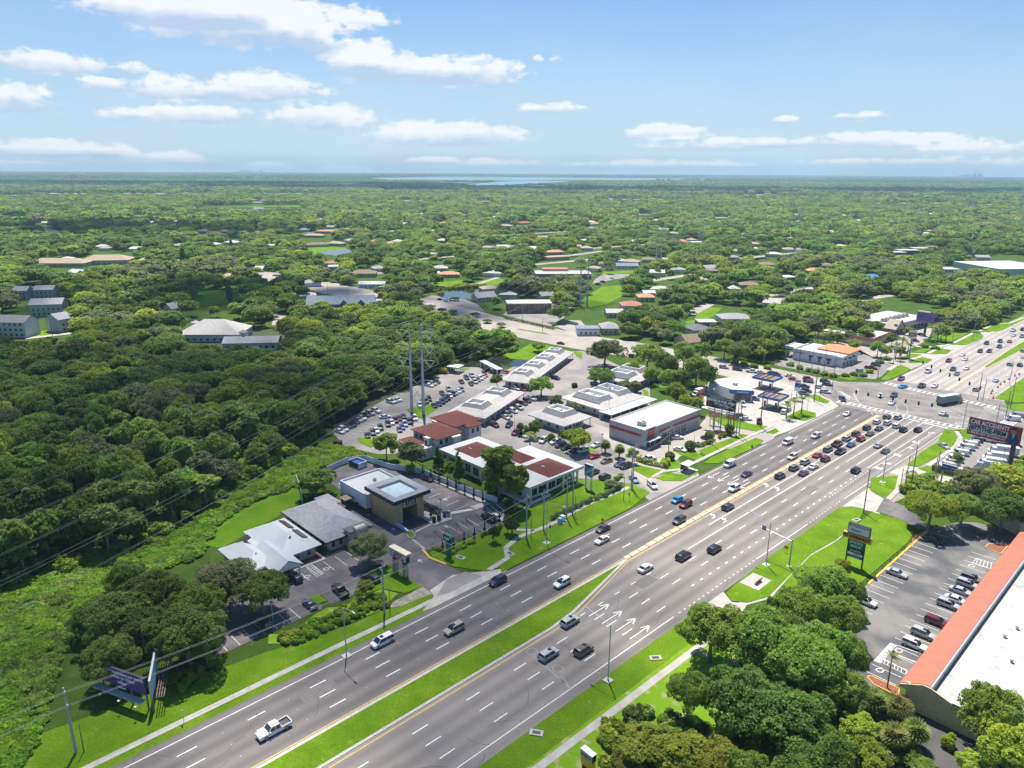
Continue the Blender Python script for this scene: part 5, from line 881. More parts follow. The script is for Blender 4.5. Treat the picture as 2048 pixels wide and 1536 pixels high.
row([(1012, 834), (1016.5, 828.5), (1026.8, 821.5), (1038.5, 815), (1047, 806), (1054.6, 801), (1063, 796.5)], ['silver', 'grey', 'white', 'silver', 'maroon', 'purple', 'silver'], ['sedan', 'SUV', 'SUV', 'SUV', 'sedan', 'SUV', 'pickup'], -.2, 'the row along the front of the grey office', GP)
row([(1031.6, 865), (1044.5, 867.5), (1054, 869.5), (1064, 871.5)], ['dark red', 'dark grey', 'silver', 'white'], ['SUV', 'sedan', 'sedan', 'sedan'], DN_ + .35, 'the four behind the tall palm', GP); row([(1086, 880.6)], ['white'], ['SUV'], DN_ + .35, 'the bay beside the shrub in the middle of the lot', GP)
row([(1111, 884), (1121, 890), (1133, 894.6), (1151, 899.5), (1166, 901), (1189, 912), (1213, 921), (1240, 928), (1251, 932)], ['white', 'dark grey', 'black', 'dark blue', 'white', 'red', 'brown', 'purple', 'black'], ['SUV', 'SUV', 'sedan', 'sedan', 'SUV', 'sedan', 'sedan', 'sedan', 'SUV'], DN_ - .1, 'the row facing the office with red roofs', GP)
cars([(770, 832.5, 'sedan', 'white', 1.2, 'white car driving in the aisle beside the wood'), (988.7, 849, 'SUV', 'maroon', -.1, 'maroon SUV at the corner of the grey office'), (1018, 849, 'SUV', 'black', -1.1, 'black SUV parked off the corner of the grey office'), (1187.5, 943, 'SUV', 'dark grey', UP_, 'dark SUV behind the blue pylon sign'), (1210, 953, 'SUV', 'dark grey', UP_, 'dark grey SUV beside the small tree at the lawn corner'), (1268, 957.6, 'sedan', 'pale blue', -.5, 'slate coloured sedan on the driveway to the road'), (1304.7, 970, 'SUV', 'white', -.5, 'white SUV waiting to enter the highway'),
      (1193, 889, 'sedan', 'white', DN_, 'small white car between the two round palms'), (1296.8, 917, 'pickup', 'white', UP_ - .3, 'white pickup parked behind the hedge corner'), (1328.7, 883.5, 'SUV', 'dark grey', .9, 'dark SUV at the garage entrance'), (1354.5, 874, 'sedan', 'white', .9, 'white car outside the garage doors'), (1360, 898, 'sedan', 'white', .1, 'white car half hidden by the round bush'), (1392.6, 887, 'sedan', 'silver', .1, 'silver car left of the clipped hedge'), (1414.6, 875.6, 'sedan', 'black', .1, 'black car behind the round topiary'), (1439.5, 865, 'sedan', 'dark grey', .1, 'dark car parked opposite the yellow sign'),
      (1190, 766, 'sedan', 'blue', 0.1, 'blue car parked under the lone oak'), (1111, 755.5, 'SUV', 'black', .1, 'black SUV at the end of the longest office'), (1337, 769, 'pickup', 'silver', .3, 'silver pickup beside the oak grove'), (1032, 776, 'sedan', 'white', .1, 'white car in front of the longest office'), (1044, 777.5, 'sedan', 'red', .1, 'red car in front of the longest office'), (1013, 744, 'sedan', 'red', .1, 'red car beside the pond carport'), (972, 741, 'SUV', 'dark grey', DN_, 'dark SUV under the pond carport'), (985, 742, 'sedan', 'dark blue', DN_, 'blue car under the pond carport'), (998, 743, 'SUV', 'black', DN_, 'black SUV at the right end under the pond carport')], 0, '', GP)
cars([(1518.6, 842, 'pickup', 'dark red', UP_ + .5, 'red pickup on the lawn edge by the tall pole'), (1492, 836.6, 'sedan', 'white', .6, 'white sedan behind the yellow sign'), (1482, 832, 'SUV', 'dark blue', .6, 'dark SUV hidden behind the white sedan'), (1568, 823, 'SUV', 'white', UP_ + .2, 'white SUV under the front fuel canopy'), (1576, 818, 'SUV', 'silver', UP_ + .2, 'silver SUV behind the palms at the fuel station'), (1486, 808, 'SUV', 'white', -1.0, 'white SUV in front of the fuel shop'), (1394, 791, 'pickup', 'red', .1, 'red truck at the back of the fuel station yard'), (1430, 784, 'sedan', 'bright blue', -.4, 'light blue car beside the shop lean to'), (1448, 781, 'pickup', 'silver', -1, 'silver pickup raised beside the shop'), (1508, 797, 'SUV', 'dark grey', .4, 'grey SUV parked at the shop front'),
      (1608, 786, 'SUV', 'grey', .1, 'grey SUV by the grass corner of the fuel station'), (1613, 781, 'SUV', 'black', .1, 'black SUV by the grass corner of the fuel station'), (1712, 705, 'sedan', 'white', .1, 'white car beside the orange roofed restaurant'), (1566, 717, 'sedan', 'black', .2, 'dark car in the drive through lane'), (1742, 735, 'pickup', 'dark red', .2, 'maroon pickup in the restaurant car park'), (1752, 729, 'SUV', 'purple', .2, 'dark SUV behind the maroon pickup'), (1722, 742, 'SUV', 'silver', .1, 'silver SUV under the small shade roof'), (1830, 681, 'SUV', 'dark grey', .2, 'dark car under the purple billboard'), (1843, 668, 'sedan', 'dark grey', .2, 'dark car behind the purple billboard post')], 0, '', 'cars parked at the shops')
cars([(590, 1155, 'SUV', 'dark blue', math.pi, 'dark blue SUV by the clinic porch'), (680, 1180, 'pickup', 'black', math.pi * .97, 'black pickup in the bays by the hedge'), (619, 1207, 'sedan', 'dark grey', math.pi, 'dark sedan beside the small grass island'), (528, 1246, 'SUV', 'dark grey', math.pi, 'dark SUV alone in the lower bays'), (745, 1155, 'SUV', 'dark grey', math.pi, 'dark car behind the small round tree'), (518, 1173, 'pickup', 'white', 0, 'white truck half hidden under the trees'), (440, 1190, 'SUV', 'white', 0, 'white car hidden deep under the trees'), (413, 1272, 'SUV', 'black', 0, 'black car end at the edge of the trees'),
      (854.6, 956, 'SUV', 'black', .1, 'black SUV under the back vacuum arms'), (850, 1012, 'SUV', 'black', .15, 'black SUV beside the wash exit'), (867, 1019, 'SUV', 'black', .15, 'black SUV next to the change machines'), (977.6, 1036, 'SUV', 'black', .1, 'black car under the front vacuum arms'), (995, 1034, 'sedan', 'white', .1, 'white car under the front vacuum arms')], 0, '', 'cars at the clinics and the car wash')
GR = 'cars parked at the strip store'
cars([(1794, 1145, 'sedan', 'silver', 0, 'silver sedan alone at the yellow kerb'), (1731.6, 1201.6, 'SUV', 'white', 0, 'white SUV half under the trees'), (1866.8, 1078, 'SUV', 'black', 0, 'black SUV in the tree shade at the lot entrance'), (1943.7, 1157, 'SUV', 'grey', 0, 'grey SUV farthest in the store front row'), (1935.4, 1167.7, 'SUV', 'silver', 0, 'silver SUV second from the far end of the store front row'), (1922, 1181, 'sedan', 'silver', 0, 'silver sedan between two SUVs in the store front row'), (1912.7, 1198.4, 'sedan', 'white', 0, 'white sedan tight beside the silver SUV'), (1896.8, 1208, 'SUV', 'silver', 0, 'silver SUV in the middle of the store front row'), (1873.7, 1242.7, 'SUV', 'dark red', 0, 'red SUV in the store front row'), (1846.8, 1266.5, 'SUV', 'silver', 0, 'silver SUV beside the white one near the disabled bays'), (1828.8, 1288.6, 'SUV', 'white', 0, 'white SUV beside the disabled bays'),
      (1630, 1276, 'SUV', 'grey', 0, 'grey car hidden under the big tree')], 0, '', GR)
row([(1889, 939), (1897, 932), (1903, 925), (1909, 919), (1914, 912), (1920, 906), (1926, 901), (1932, 895), (1938, 889), (1944, 885)], ['white', 'white', 'white', 'white', 'white', 'white', 'silver', 'white', 'white', 'silver'], ['van', 'van', 'minivan', 'van', 'SUV', 'van', 'minivan', 'van', 'van', 'minivan'], math.pi + .35, 'the row of white vans in the dealer lot', 'vans in the dealer lot')
row([(1951, 880), (1958, 876)], ['dark grey', 'dark grey'], ['SUV', 'SUV'], math.pi + .35, 'the dark pair after the white vans', 'vans in the dealer lot'); row([(2025, 838), (2035, 831), (1975, 879), (1990, 876)], ['white', 'silver', 'white', 'silver'], ['van', 'van', 'van', 'van'], math.pi + .35, 'the vans seen over the red billboard', 'vans in the dealer lot')
row([(1925, 946), (1935, 952)], ['white', 'white'], ['van', 'SUV'], math.pi, 'the two cars behind the blue lake sign', 'vans in the dealer lot')
for i, q in enumerate([(1225, 558), (1206, 565), (1199, 568), (1196, 570), (1243, 562), (1256, 557), (1250, 559)]): vehicle(KS[i], COLS[i], *at(*q), CRA, '%s %s in the car park beyond the power line meadow, %s from the left' % (COLS[i], KS[i], ORD[i]), 'cars in the far car park')
for i, q in enumerate([(880, 600), (893, 603), (898, 602), (1115, 628), (1121, 626), (1112, 631)]): vehicle(KS[i], COLS[i + 3], *at(*q), CRA, '%s %s near the canal offices, %s from the left' % (COLS[i + 3], KS[i], ORD[i]), 'cars near the canal offices')
# semi trailer, box trucks
def truck(label, x, y, ang, L_, W_, H_, cab=True, col='white', cat='truck', group=None, openbed=False):
    t = empty('box_truck' if not openbed else 'semi_trailer_truck', (x, y, 0), ang, label, cat, group); bm = mat('trailer_side_' + col, {'white': (.62, .64, .66), 'grey': (.22, .25, .24), 'red': (.45, .30, .28)}[col], .5, scale=.8, var=.12)
    part(t, 'cargo_box', bm, lambda b: b.box(-L_ / 2, L_ / 2 - 2.4, -W_ / 2, W_ / 2, 1.05, H_)); part(t, 'box_roof', METAL_R if not openbed else mat('trailer_roof_sheet', (.42, .52, .52), .5), lambda b: b.box(-L_ / 2 + .05, L_ / 2 - 2.45, -W_ / 2 + .05, W_ / 2 - .05, H_ + .002, H_ + .05)); part(t, 'chassis', DARK, lambda b: b.box(-L_ / 2 + .2, L_ / 2 - .2, -.5, .5, .55, 1.048))
    c = part(t, 'cab', PM['white' if col != 'grey' else 'dark grey'], lambda b: b.loft([[(L_ / 2 - 2.3, -W_ / 2 + .1, .5), (L_ / 2 - 2.3, W_ / 2 - .1, .5), (L_ / 2 - 2.3, W_ / 2 - .2, 2.5), (L_ / 2 - 2.3, -W_ / 2 + .2, 2.5)], [(L_ / 2 - 1.2, -W_ / 2 + .1, .5), (L_ / 2 - 1.2, W_ / 2 - .1, .5), (L_ / 2 - 1.3, W_ / 2 - .25, 2.45), (L_ / 2 - 1.3, -W_ / 2 + .25, 2.45)], [(L_ / 2 - .6, -W_ / 2 + .12, .5), (L_ / 2 - .6, W_ / 2 - .12, .5), (L_ / 2 - .6, W_ / 2 - .2, 1.45), (L_ / 2 - .6, -W_ / 2 + .2, 1.45)], [(L_ / 2, -W_ / 2 + .2, .55), (L_ / 2, W_ / 2 - .2, .55), (L_ / 2, W_ / 2 - .3, 1.3), (L_ / 2, -W_ / 2 + .3, 1.3)]]))
    part(t, 'windscreen', C_GL, lambda b: b.poly([(L_ / 2 - .62, -W_ / 2 + .3, 1.5), (L_ / 2 - .62, W_ / 2 - .3, 1.5), (L_ / 2 - 1.22, W_ / 2 - .35, 2.35), (L_ / 2 - 1.22, -W_ / 2 + .35, 2.35)]), c)
    for xx in ([-L_ / 2 + 1.6, L_ / 2 - 1.2] if not openbed else [-L_ / 2 + 1.2, -L_ / 2 + 2.4, L_ / 2 - 4.2, L_ / 2 - 1.2]):
        for s in (-1, 1): w = MB(); w.cyl((0, -.16, 0), (0, .16, 0), .48, n=14); w = w.build('wheel', TYRE, t); w.location = (xx, s * (W_ / 2 - .2), .48)
    return t
x, y = at(1900, 800, 1.5); truck('grey semi truck with a pale topped trailer crossing the junction', x, y, UP_ - .35, 14, 2.6, 3.9, col='grey', openbed=True)
for i, (px, py, l_) in enumerate([(2008, 893, 9), (1996, 906, 8.5), (1984, 917, 8), (1975, 925, 7)]): x, y = at(px, py, 3); truck('white box truck, %s from the back of the group by the billboard post' % ORD[i], x, y, math.pi + .35, l_, 2.5, 3.3, group='box trucks in the dealer lot')
x, y = at(1396, 783, 2); truck('pale box truck with a faded red side at the back of the fuel yard', x, y, DN_, 7, 2.4, 3.2, col='red')
x, y = at(2000, 880, 1); truck('long white box truck directly under the red billboard', x, y, math.pi + .35, 12, 2.5, 3.4, group='box trucks in the dealer lot')
# ---------------------------------------------------------------- trees and plants
def leafmat(name, c, c2, rnd=.16, tr=.5):
    m = bpy.data.materials.new(name); m.use_nodes = True; nt = m.node_tree; N = nt.nodes; L = nt.links; b = N['Principled BSDF']; b.inputs['Roughness'].default_value = .55; b.inputs['Specular IOR Level'].default_value = .25
    g = N.new('ShaderNodeNewGeometry'); no = N.new('ShaderNodeTexNoise'); no.inputs['Scale'].default_value = .6; no.inputs['Detail'].default_value = 9; no.inputs['Roughness'].default_value = .7; L.new(g.outputs['Position'], no.inputs[0])
    mr = N.new('ShaderNodeMapRange'); L.new(no.outputs[0], mr.inputs[0]); mr.inputs[1].default_value = .36; mr.inputs[2].default_value = .64
    mx = N.new('ShaderNodeMix'); mx.data_type = 'RGBA'; L.new(mr.outputs[0], mx.inputs[0]); mx.inputs[6].default_value = (*c, 1); mx.inputs[7].default_value = (*c2, 1)
    oi = N.new('ShaderNodeObjectInfo'); hs = N.new('ShaderNodeHueSaturation'); L.new(mx.outputs[2], hs.inputs['Color']); a = N.new('ShaderNodeMapRange'); L.new(oi.outputs['Random'], a.inputs[0]); a.inputs[3].default_value = 1 - rnd * 1.7; a.inputs[4].default_value = 1 + rnd * 1.9; L.new(a.outputs[0], hs.inputs['Value'])
    m1 = N.new('ShaderNodeMath'); m1.operation = 'MULTIPLY'; L.new(oi.outputs['Random'], m1.inputs[0]); m1.inputs[1].default_value = 9.7; m2 = N.new('ShaderNodeMath'); m2.operation = 'FRACT'; L.new(m1.outputs[0], m2.inputs[0])
    h = N.new('ShaderNodeMapRange'); L.new(m2.outputs[0], h.inputs[0]); h.inputs[3].default_value = .5 - rnd * .10; h.inputs[4].default_value = .5 + rnd * .10; L.new(h.outputs[0], hs.inputs['Hue']); L.new(hs.outputs[0], b.inputs['Base Color'])
    t = N.new('ShaderNodeBsdfTranslucent'); L.new(hs.outputs[0], t.inputs[0]); ms = N.new('ShaderNodeMixShader'); ms.inputs[0].default_value = tr; L.new(b.outputs[0], ms.inputs[1]); L.new(t.outputs[0], ms.inputs[2]); L.new(ms.outputs[0], N['Material Output'].inputs[0]); return m
LF = {'dark': leafmat('dark_oak_leaves', (0.097, 0.17, 0.033), (0.217, 0.305, 0.057)), 'mid': leafmat('oak_leaves', (0.156, 0.265, 0.041), (0.323, 0.455, 0.071)), 'light': leafmat('fresh_green_leaves', (0.243, 0.34, 0.028), (0.413, 0.47, 0.063)), 'grey': leafmat('grey_green_leaves', (0.162, 0.206, 0.081), (0.302, 0.335, 0.151)), 'yellow': leafmat('yellow_green_leaves', (0.252, 0.297, 0.03), (0.342, 0.357, 0.055)),
      'palm': leafmat('palm_fronds', (.22, .29, .06), (.42, .44, .16)), 'scrub': leafmat('scrub_leaves', (0.187, 0.348, 0.02), (0.299, 0.457, 0.04), .12), 'far': leafmat('woodland_leaves', (.060, .100, .022), (.135, .19, .036), .24)}
BARK = mat('bark', (.16, .13, .10), .95, scale=2.5, c2=(.27, .235, .20), detail=8)
def leaves(centres, radii, n, size, seed, up=.25, shell=.62, tilt=.85):
    """n ragged leaf sprays spread over the shells of ellipsoid lobes -> vertex and quad arrays"""
    r = np.random.default_rng(seed); cs = np.array(centres, float); rs = np.array(radii, float); wt = (rs[:, 0] * rs[:, 1] + rs[:, 0] * rs[:, 2]); k = r.choice(len(cs), n, p=wt / wt.sum())
    d = r.normal(size=(n, 3)); d[:, 2] += up; d /= np.linalg.norm(d, axis=1)[:, None]; q = shell + (1.04 - shell) * r.random(n) ** .5
    p = cs[k] + d * rs[k] * q[:, None]; big = np.abs(cs).max() > 2.2; w_ = (np.sin(p[:, 0] * 2.3 + seed) * np.sin(p[:, 1] * 2.1 + 2 * seed) * np.sin(p[:, 2] * 2.6 + seed) + .6 * np.sin(p[:, 0] * 5.1 + p[:, 2] * 3.3) * np.sin(p[:, 1] * 4.7 - p[:, 2] * 2.9)); keep = (w_ < .12 + .35 * r.random(n)) | (not big); p = p[keep]; d = d[keep]; n = len(p); p += (.30 * np.stack([np.sin(p[:, 1] * 1.7 + seed), np.sin(p[:, 2] * 1.9), np.sin(p[:, 0] * 1.5 + seed) * .7], 1)) * (1 if big else .15); nn = d * .8 + r.normal(size=(n, 3)) * tilt * .8 + np.array([0, 0, .75]); nn /= np.linalg.norm(nn, axis=1)[:, None]
    a = np.cross(nn, r.normal(size=(n, 3))); a /= np.linalg.norm(a, axis=1)[:, None]; b = np.cross(nn, a); s = size * (.55 + .8 * r.random(n))
    V = np.empty((n, 4, 3))
    for j, (u, v) in enumerate(((1, 0), (.1, .8), (-.9, .1), (0, -.75))): V[:, j] = p + (a * (u + r.normal(size=n) * .25)[:, None] + b * (v + r.normal(size=n) * .25)[:, None]) * s[:, None] * .6 + nn * (r.normal(size=n) * .18 * s)[:, None]
    return V.reshape(-1, 3)
def quadmesh(name, V, m, extra=None):
    me = bpy.data.meshes.new(name); n = len(V) // 4; me.vertices.add(len(V)); me.vertices.foreach_set('co', V.astype(np.float32).ravel()); me.loops.add(4 * n); me.loops.foreach_set('vertex_index', np.arange(4 * n, dtype=np.int32)); me.polygons.add(n)
    me.polygons.foreach_set('loop_start', np.arange(0, 4 * n, 4, dtype=np.int32)); me.update(calc_edges=True); me.materials.append(m); me.validate(); return me
def lobes(kind, seed, Rr, H):
    r = random.Random(seed); c, q = [], []
    if kind == 'cone':
        n = 9
        for i in range(n):
            t = i / (n - 1); z = H * (.22 + .74 * t); w = Rr * (1.0 - .72 * t)
            for k in range(3 if t < .7 else 1): a = r.uniform(0, 6.3); c.append((math.cos(a) * w * .38, math.sin(a) * w * .38, z)); q.append((w * .62, w * .62, H * .10))
        return c, q
    if kind == 'column':
        for i in range(7): z = H * (.15 + .78 * i / 6); w = Rr * (1 - abs(i / 6 - .4) * .8); c.append((r.uniform(-.1, .1) * Rr, r.uniform(-.1, .1) * Rr, z)); q.append((w, w, H * .12))
        return c, q
    if kind in ('bush', 'scrub'):
        for i in range(6): a = r.uniform(0, 6.3); d = Rr * r.uniform(0, .55); c.append((math.cos(a) * d, math.sin(a) * d, H * r.uniform(.35, .6))); q.append((Rr * .5, Rr * .5, H * .4))
        return c, q
    n = {'oak': 26, 'round': 20, 'tall': 18}[kind]; base = {'oak': .38, 'round': .36, 'tall': .42}[kind]
    for i in range(n):
        t = (i + .5) / n; a = i * 2.4 + r.uniform(-.5, .5); d = Rr * math.sqrt(t) * r.uniform(.62, .92) * (.95 if kind != 'tall' else .75); zt = H * (1 - .12) - (d / Rr) ** 2 * H * (.40 if kind == 'oak' else .48) * r.uniform(.45, 1.5) - H * r.uniform(0, .07)
        s = Rr * r.choice([.15, .18, .22, .27, .34]) * r.uniform(.85, 1.1) * (1 if kind != 'tall' else 1.05); c.append((math.cos(a) * d, math.sin(a) * d, zt - s * .45)); q.append((s, s, s * r.uniform(.62, .85)))
    for i in range(5): a = r.uniform(0, 6.3); d = Rr * r.uniform(.3, .75); c.append((math.cos(a) * d, math.sin(a) * d, H * (base + .12))); q.append((Rr * .3, Rr * .3, H * .11))
    return c, q
def trunk(name, c, H, r0, seed, limbs=6):
    r = random.Random(seed); b = MB(); fk = H * .34; b.cyl((0, 0, -.1), (r0 * .3, 0, fk * .5), r0, r0 * .78, 8); b.cyl((r0 * .3, 0, fk * .5), (0, r0 * .2, fk), r0 * .78, r0 * .62, 8)
    for t in r.sample(c, min(limbs, len(c))):
        m = (t[0] * .45, t[1] * .45, fk + (t[2] - fk) * .55); b.cyl((0, r0 * .2, fk), m, r0 * .42, r0 * .26, 6); b.cyl(m, t, r0 * .26, r0 * .08, 5)
    return b.build(name, BARK, link=False).data
LOD = {0: (30000, .27), 1: (7000, .52), 2: (1000, 1.2), 3: (240, 2.3)}
TREE = {}
def tree_mesh(kind, lod, seed, col):
    k = (kind, lod, seed, col)
    if k not in TREE:
        Rr, H = {'oak': (6.5, 10), 'round': (4.6, 9), 'tall': (3.6, 12), 'cone': (2.6, 12), 'column': (1.8, 11), 'bush': (1.5, 1.8), 'scrub': (1.9, .9)}[kind]
        c, q = lobes(kind, seed, Rr, H); n, s = LOD[lod]; n = int(n * {'oak': 1, 'round': .75, 'tall': .75, 'cone': .6, 'column': .4, 'bush': .10, 'scrub': .12}[kind]); s *= {'bush': .8, 'scrub': .8}.get(kind, 1)
        TREE[k] = (quadmesh('crown', leaves(c, q, n, s, seed * 7 + lod), LF[col]), trunk('trunk', c, H, {'oak': .42, 'bush': .06, 'scrub': .05, 'column': .15}.get(kind, .28), seed, 7 if lod == 0 else 4), Rr, H)
    return TREE[k]
NTREE = 0
def tree(x, y, R_, H_, kind='oak', col='mid', label='', cat='tree', group=None, seed=None, lod=None, z=0):
    global NTREE; NTREE += 1; d = pj(x, y, 3)[2]; lod = (0 if d < 215 else 1 if d < 480 else 2) if lod is None else lod; seed = (NTREE % (4 if lod == 0 else 3)) if seed is None else seed
    cm, tm, Rr, H = tree_mesh(kind, lod, seed, col); t = empty({'bush': 'shrub'}.get(kind, 'tree'), (x, y, z), random.uniform(0, 6.3), label, cat, group); t.scale = (R_ / Rr, R_ / Rr, H_ / H)
    for nm, me in (('crown', cm), ('trunk', tm)): o = bpy.data.objects.new(nm, me); C.objects.link(o); o.parent = t
    return t
def palm_mesh(kind, seed):
    r = np.random.default_rng(seed); fr = []
    n = {'sabal': 60, 'queen': 24, 'short': 50}[kind]; ln = {'sabal': 1.7, 'queen': 3.0, 'short': 1.6}[kind]
    for i in range(n):
        a = r.uniform(0, 6.283); e = math.asin(r.uniform(-.6, .99)) if kind != 'queen' else r.uniform(.0, 1.2); d = np.array([math.cos(a) * math.cos(e), math.sin(a) * math.cos(e), math.sin(e)]); side = np.cross(d, [0, 0, 1.]); side /= np.linalg.norm(side) + 1e-6
        if kind == 'queen':
            seg = 7; pts = [d * ln * t - np.array([0, 0, 1.]) * 1.6 * t * t for t in np.linspace(0, 1, seg)]
            for j in range(seg - 1):
                for s in (-1, 1):
                    for q in (0, .5): p = pts[j] * (1 - q) + pts[j + 1] * q; o = p + side * s * .62 * (1 - .5 * j / seg) + d * .25 - np.array([0, 0, .22]); fr += [p, p + d * .16, o + d * .05, o]
        else:
            base = d * ln * .25; fan = 9
            for j in range(fan):
                t = (j / (fan - 1) - .5) * 2.6; q = d * math.cos(t) + side * math.sin(t); tip = base + q * ln * .78 - np.array([0, 0, .22]) * abs(t); w = np.cross(q, np.cross(d, side)) * .10; fr += [base - w * .3, base + q * ln * .3 - w, tip, base + q * ln * .3 + w]
    return quadmesh('fronds', np.array(fr), LF['palm'])
PMH = {}
def palm(x, y, H_, kind, label, group='palms', s=1.0, seed=0):
    k = (kind, seed % 3)
    if k not in PMH: PMH[k] = palm_mesh(*k)
    t = empty('palm_tree', (x, y, 0), random.uniform(0, 6), label, 'palm', group); o = bpy.data.objects.new('fronds', PMH[k]); C.objects.link(o); o.parent = t; o.location = (0, 0, H_); o.scale = (s, s, s)
    part(t, 'trunk', BARK, lambda b: b.cyl((0, 0, -.1), (.05, .05, H_ + .1), .24 * s, .15 * s, 8)); return t
def hedge(pts, w, h, label, col='light', z=0.1, name='hedge', cat='hedge', group='clipped hedges'):
    x0, y0 = pts[0]; cs, rs = [], []
    for (ax, ay), (bx, by) in zip(pts, pts[1:]):
        L_ = math.hypot(bx - ax, by - ay); n = max(1, int(L_ / (w * .55)))
        for i in range(n + 1): t = i / n; cs.append((ax + (bx - ax) * t - x0, ay + (by - ay) * t - y0, h * .5)); rs.append((w * .55, w * .55, h * .52))
    n = int(len(cs) * w * h * 130 + 60); me = quadmesh(name, leaves(cs, rs, min(n, 9000), .26, len(cs), .5, .75), LF[col]); o = bpy.data.objects.new(name, me); C.objects.link(o); o.location = (x0, y0, z); return tag(o, label, cat, group)
def PT(px, py, H_): return at(px, py, H_ * .62)
def T(px, py, rpx, H_, kind, col, label, group=None, **k):
    H_ *= 1.35 if kind != 'bush' and H_ > 3.3 else 1
    x, y = PT(px, py, H_); d = pj(x, y, H_ * .6)[2]; return tree(x, y, rpx * d / CF, H_, kind, col, label, group=group, **k)
# the oaks by the clinic car park
for i, (a, b_, r_, h_, c_, l_) in enumerate([(225, 1225, 75, 9, 'dark', 'dark tree at the left end of the oak mass beside the clinic'), (305, 1180, 70, 9, 'dark', 'dark oak in the middle back of the mass beside the clinic'), (370, 1255, 85, 10, 'dark', 'big dark oak over the end of the clinic car park'), (455, 1160, 75, 9, 'grey', 'spreading greyish oak half over the white metal roof'), (522, 1175, 58, 8, 'dark', 'oak overhanging the bays beside the clinic porch'),
       (335, 1285, 52, 7, 'dark', 'dark oak behind the edge on billboard'), (225, 1310, 60, 8, 'dark', 'dark tree behind the purple billboard'), (175, 1235, 42, 5.5, 'dark', 'lower dark tree at the left foot of the oak mass'), (280, 1245, 55, 7, 'dark', 'dark tree between the purple billboard and the oaks'), (262, 1288, 20, 3.2, 'light', 'small pale green tree right above the purple billboard'), (395, 1200, 60, 9, 'mid', 'mid green oak near the back corner of the metal roof'), (250, 1150, 45, 7, 'dark', 'tree joining the oak mass to the wood'), (410, 1290, 30, 6, 'dark', 'small dark tree at the corner of the bays')]):
    T(a, b_, r_, h_, 'oak', c_, l_, 'oaks beside the clinic')
T(738, 1090, 44, 6.5, 'oak', 'grey', 'leaning oak in front of the beige clinic porch'); T(732, 1172, 21, 3.6, 'round', 'light', 'small round tree beside the parked dark car'); T(630, 957, 42, 7, 'round', 'dark', 'dark round tree behind the shingled clinic')
for a, b_, r_, h_, k_, c_, l_ in [(772, 884, 30, 8, 'round', 'mid', 'full round tree behind the car wash'), (823, 902, 32, 8, 'round', 'grey', 'grey green tree hiding the low red roof'), (877, 913, 15, 6.2, 'cone', 'dark', 'slim dark tree beside the two storey clinic'), (917, 928, 15, 8, 'cone', 'dark', 'pointed dark tree standing alone before the white office'), (998, 925, 42, 13.5, 'tall', 'mid', 'left one of the two tall trees before the white office'),
       (985, 935, 22, 10.5, 'cone', 'mid', 'darker pointed tree before the white office'), (1030, 957, 36, 11.5, 'tall', 'mid', 'right one of the two tall trees before the white office'), (899, 935, 14, 5, 'round', 'mid', 'low tree between the slim dark trees'), (1024, 1048, 16, 4, 'round', 'dark', 'dark small tree at the end of the vacuum bays'), (988, 1062, 14, 4, 'round', 'dark', 'low dark bush tree beside the front hedge'), (820, 935, 10, 3, 'bush', 'mid', 'shrub at the foot of the car wash fence'), (1015, 1040, 10, 4.5, 'round', 'dark', 'thin dark tree by the white car at the vacuums')]: T(a, b_, r_, h_, k_, c_, l_)
x, y = at(1024, 1068); palm(x, y, 2.6, 'short', 'short palm on the car wash lawn', s=.9)
GO = 'small trees by the canal offices'
for i, (a, b_) in enumerate([(862, 612), (884, 619), (905, 622), (930, 631), (950, 628), (975, 640), (840, 603), (910, 596), (1002, 648)]): T(a, b_, 11, 3.2, 'round', 'mid' if i % 2 else 'dark', 'small round tree between the canal offices and the cross street, %s' % ORD[i], GO)
# office car park
GO = 'trees of the office car park'
for a, b_, r_, h_, k_, c_, l_ in [(1083, 767, 27, 7, 'oak', 'mid', 'rounded oak at the near end of the longest office'), (1211, 698, 40, 11, 'oak', 'grey', 'large spreading oak beside the cross street'), (1202, 748, 30, 7, 'oak', 'mid', 'wide oak below the large spreading oak'), (994, 757, 15, 5, 'round', 'mid', 'small tree at the left corner of the longest office'), (1111, 799, 16, 5, 'round', 'grey', 'olive tree left of the twin well office'), (1149, 811, 11, 4, 'round', 'grey', 'thin small tree in front of the twin well office'),
       (1252, 768, 15, 4.5, 'round', 'grey', 'pale thin tree before the farthest office'), (1272, 769, 12, 4, 'round', 'grey', 'second pale tree before the farthest office'), (1070, 852, 16, 5.5, 'round', 'dark', 'dark round tree left of the small square office'), (1158, 872, 31, 7, 'round', 'light', 'bright green tree in front of the small square office'), (1128, 868, 14, 4, 'round', 'light', 'yellowish shrub left of the bright green tree'), (1101, 873, 9, 3, 'bush', 'mid', 'shrub among the parked cars'), (1040, 853, 10, 4, 'round', 'grey', 'thin grey shrub beside the tall light pole'), (1265, 906, 13, 4.5, 'round', 'mid', 'small tree at the hedge corner beside the driveway'), (1222, 968 - 2, 17, 3.2, 'round', 'grey', 'small spreading tree at the corner of the front lawn'),
       (1148, 769, 7, 2.2, 'bush', 'dark', 'clipped square shrub in the middle aisle'), (1079, 902, 8, 1.8, 'bush', 'light', 'round hedge ball behind the white office'), (950, 690, 12, 4, 'round', 'mid', 'small tree on the pond lawn'), (1078, 690, 16, 4.5, 'round', 'mid', 'tree on the lawn between the pond and the road'), (1053, 860, 8, 4.5, 'round', 'mid', 'little tree near the black SUV')]: T(a, b_, r_, h_, k_, c_, l_, GO)
GO = 'oak grove along the cross street'
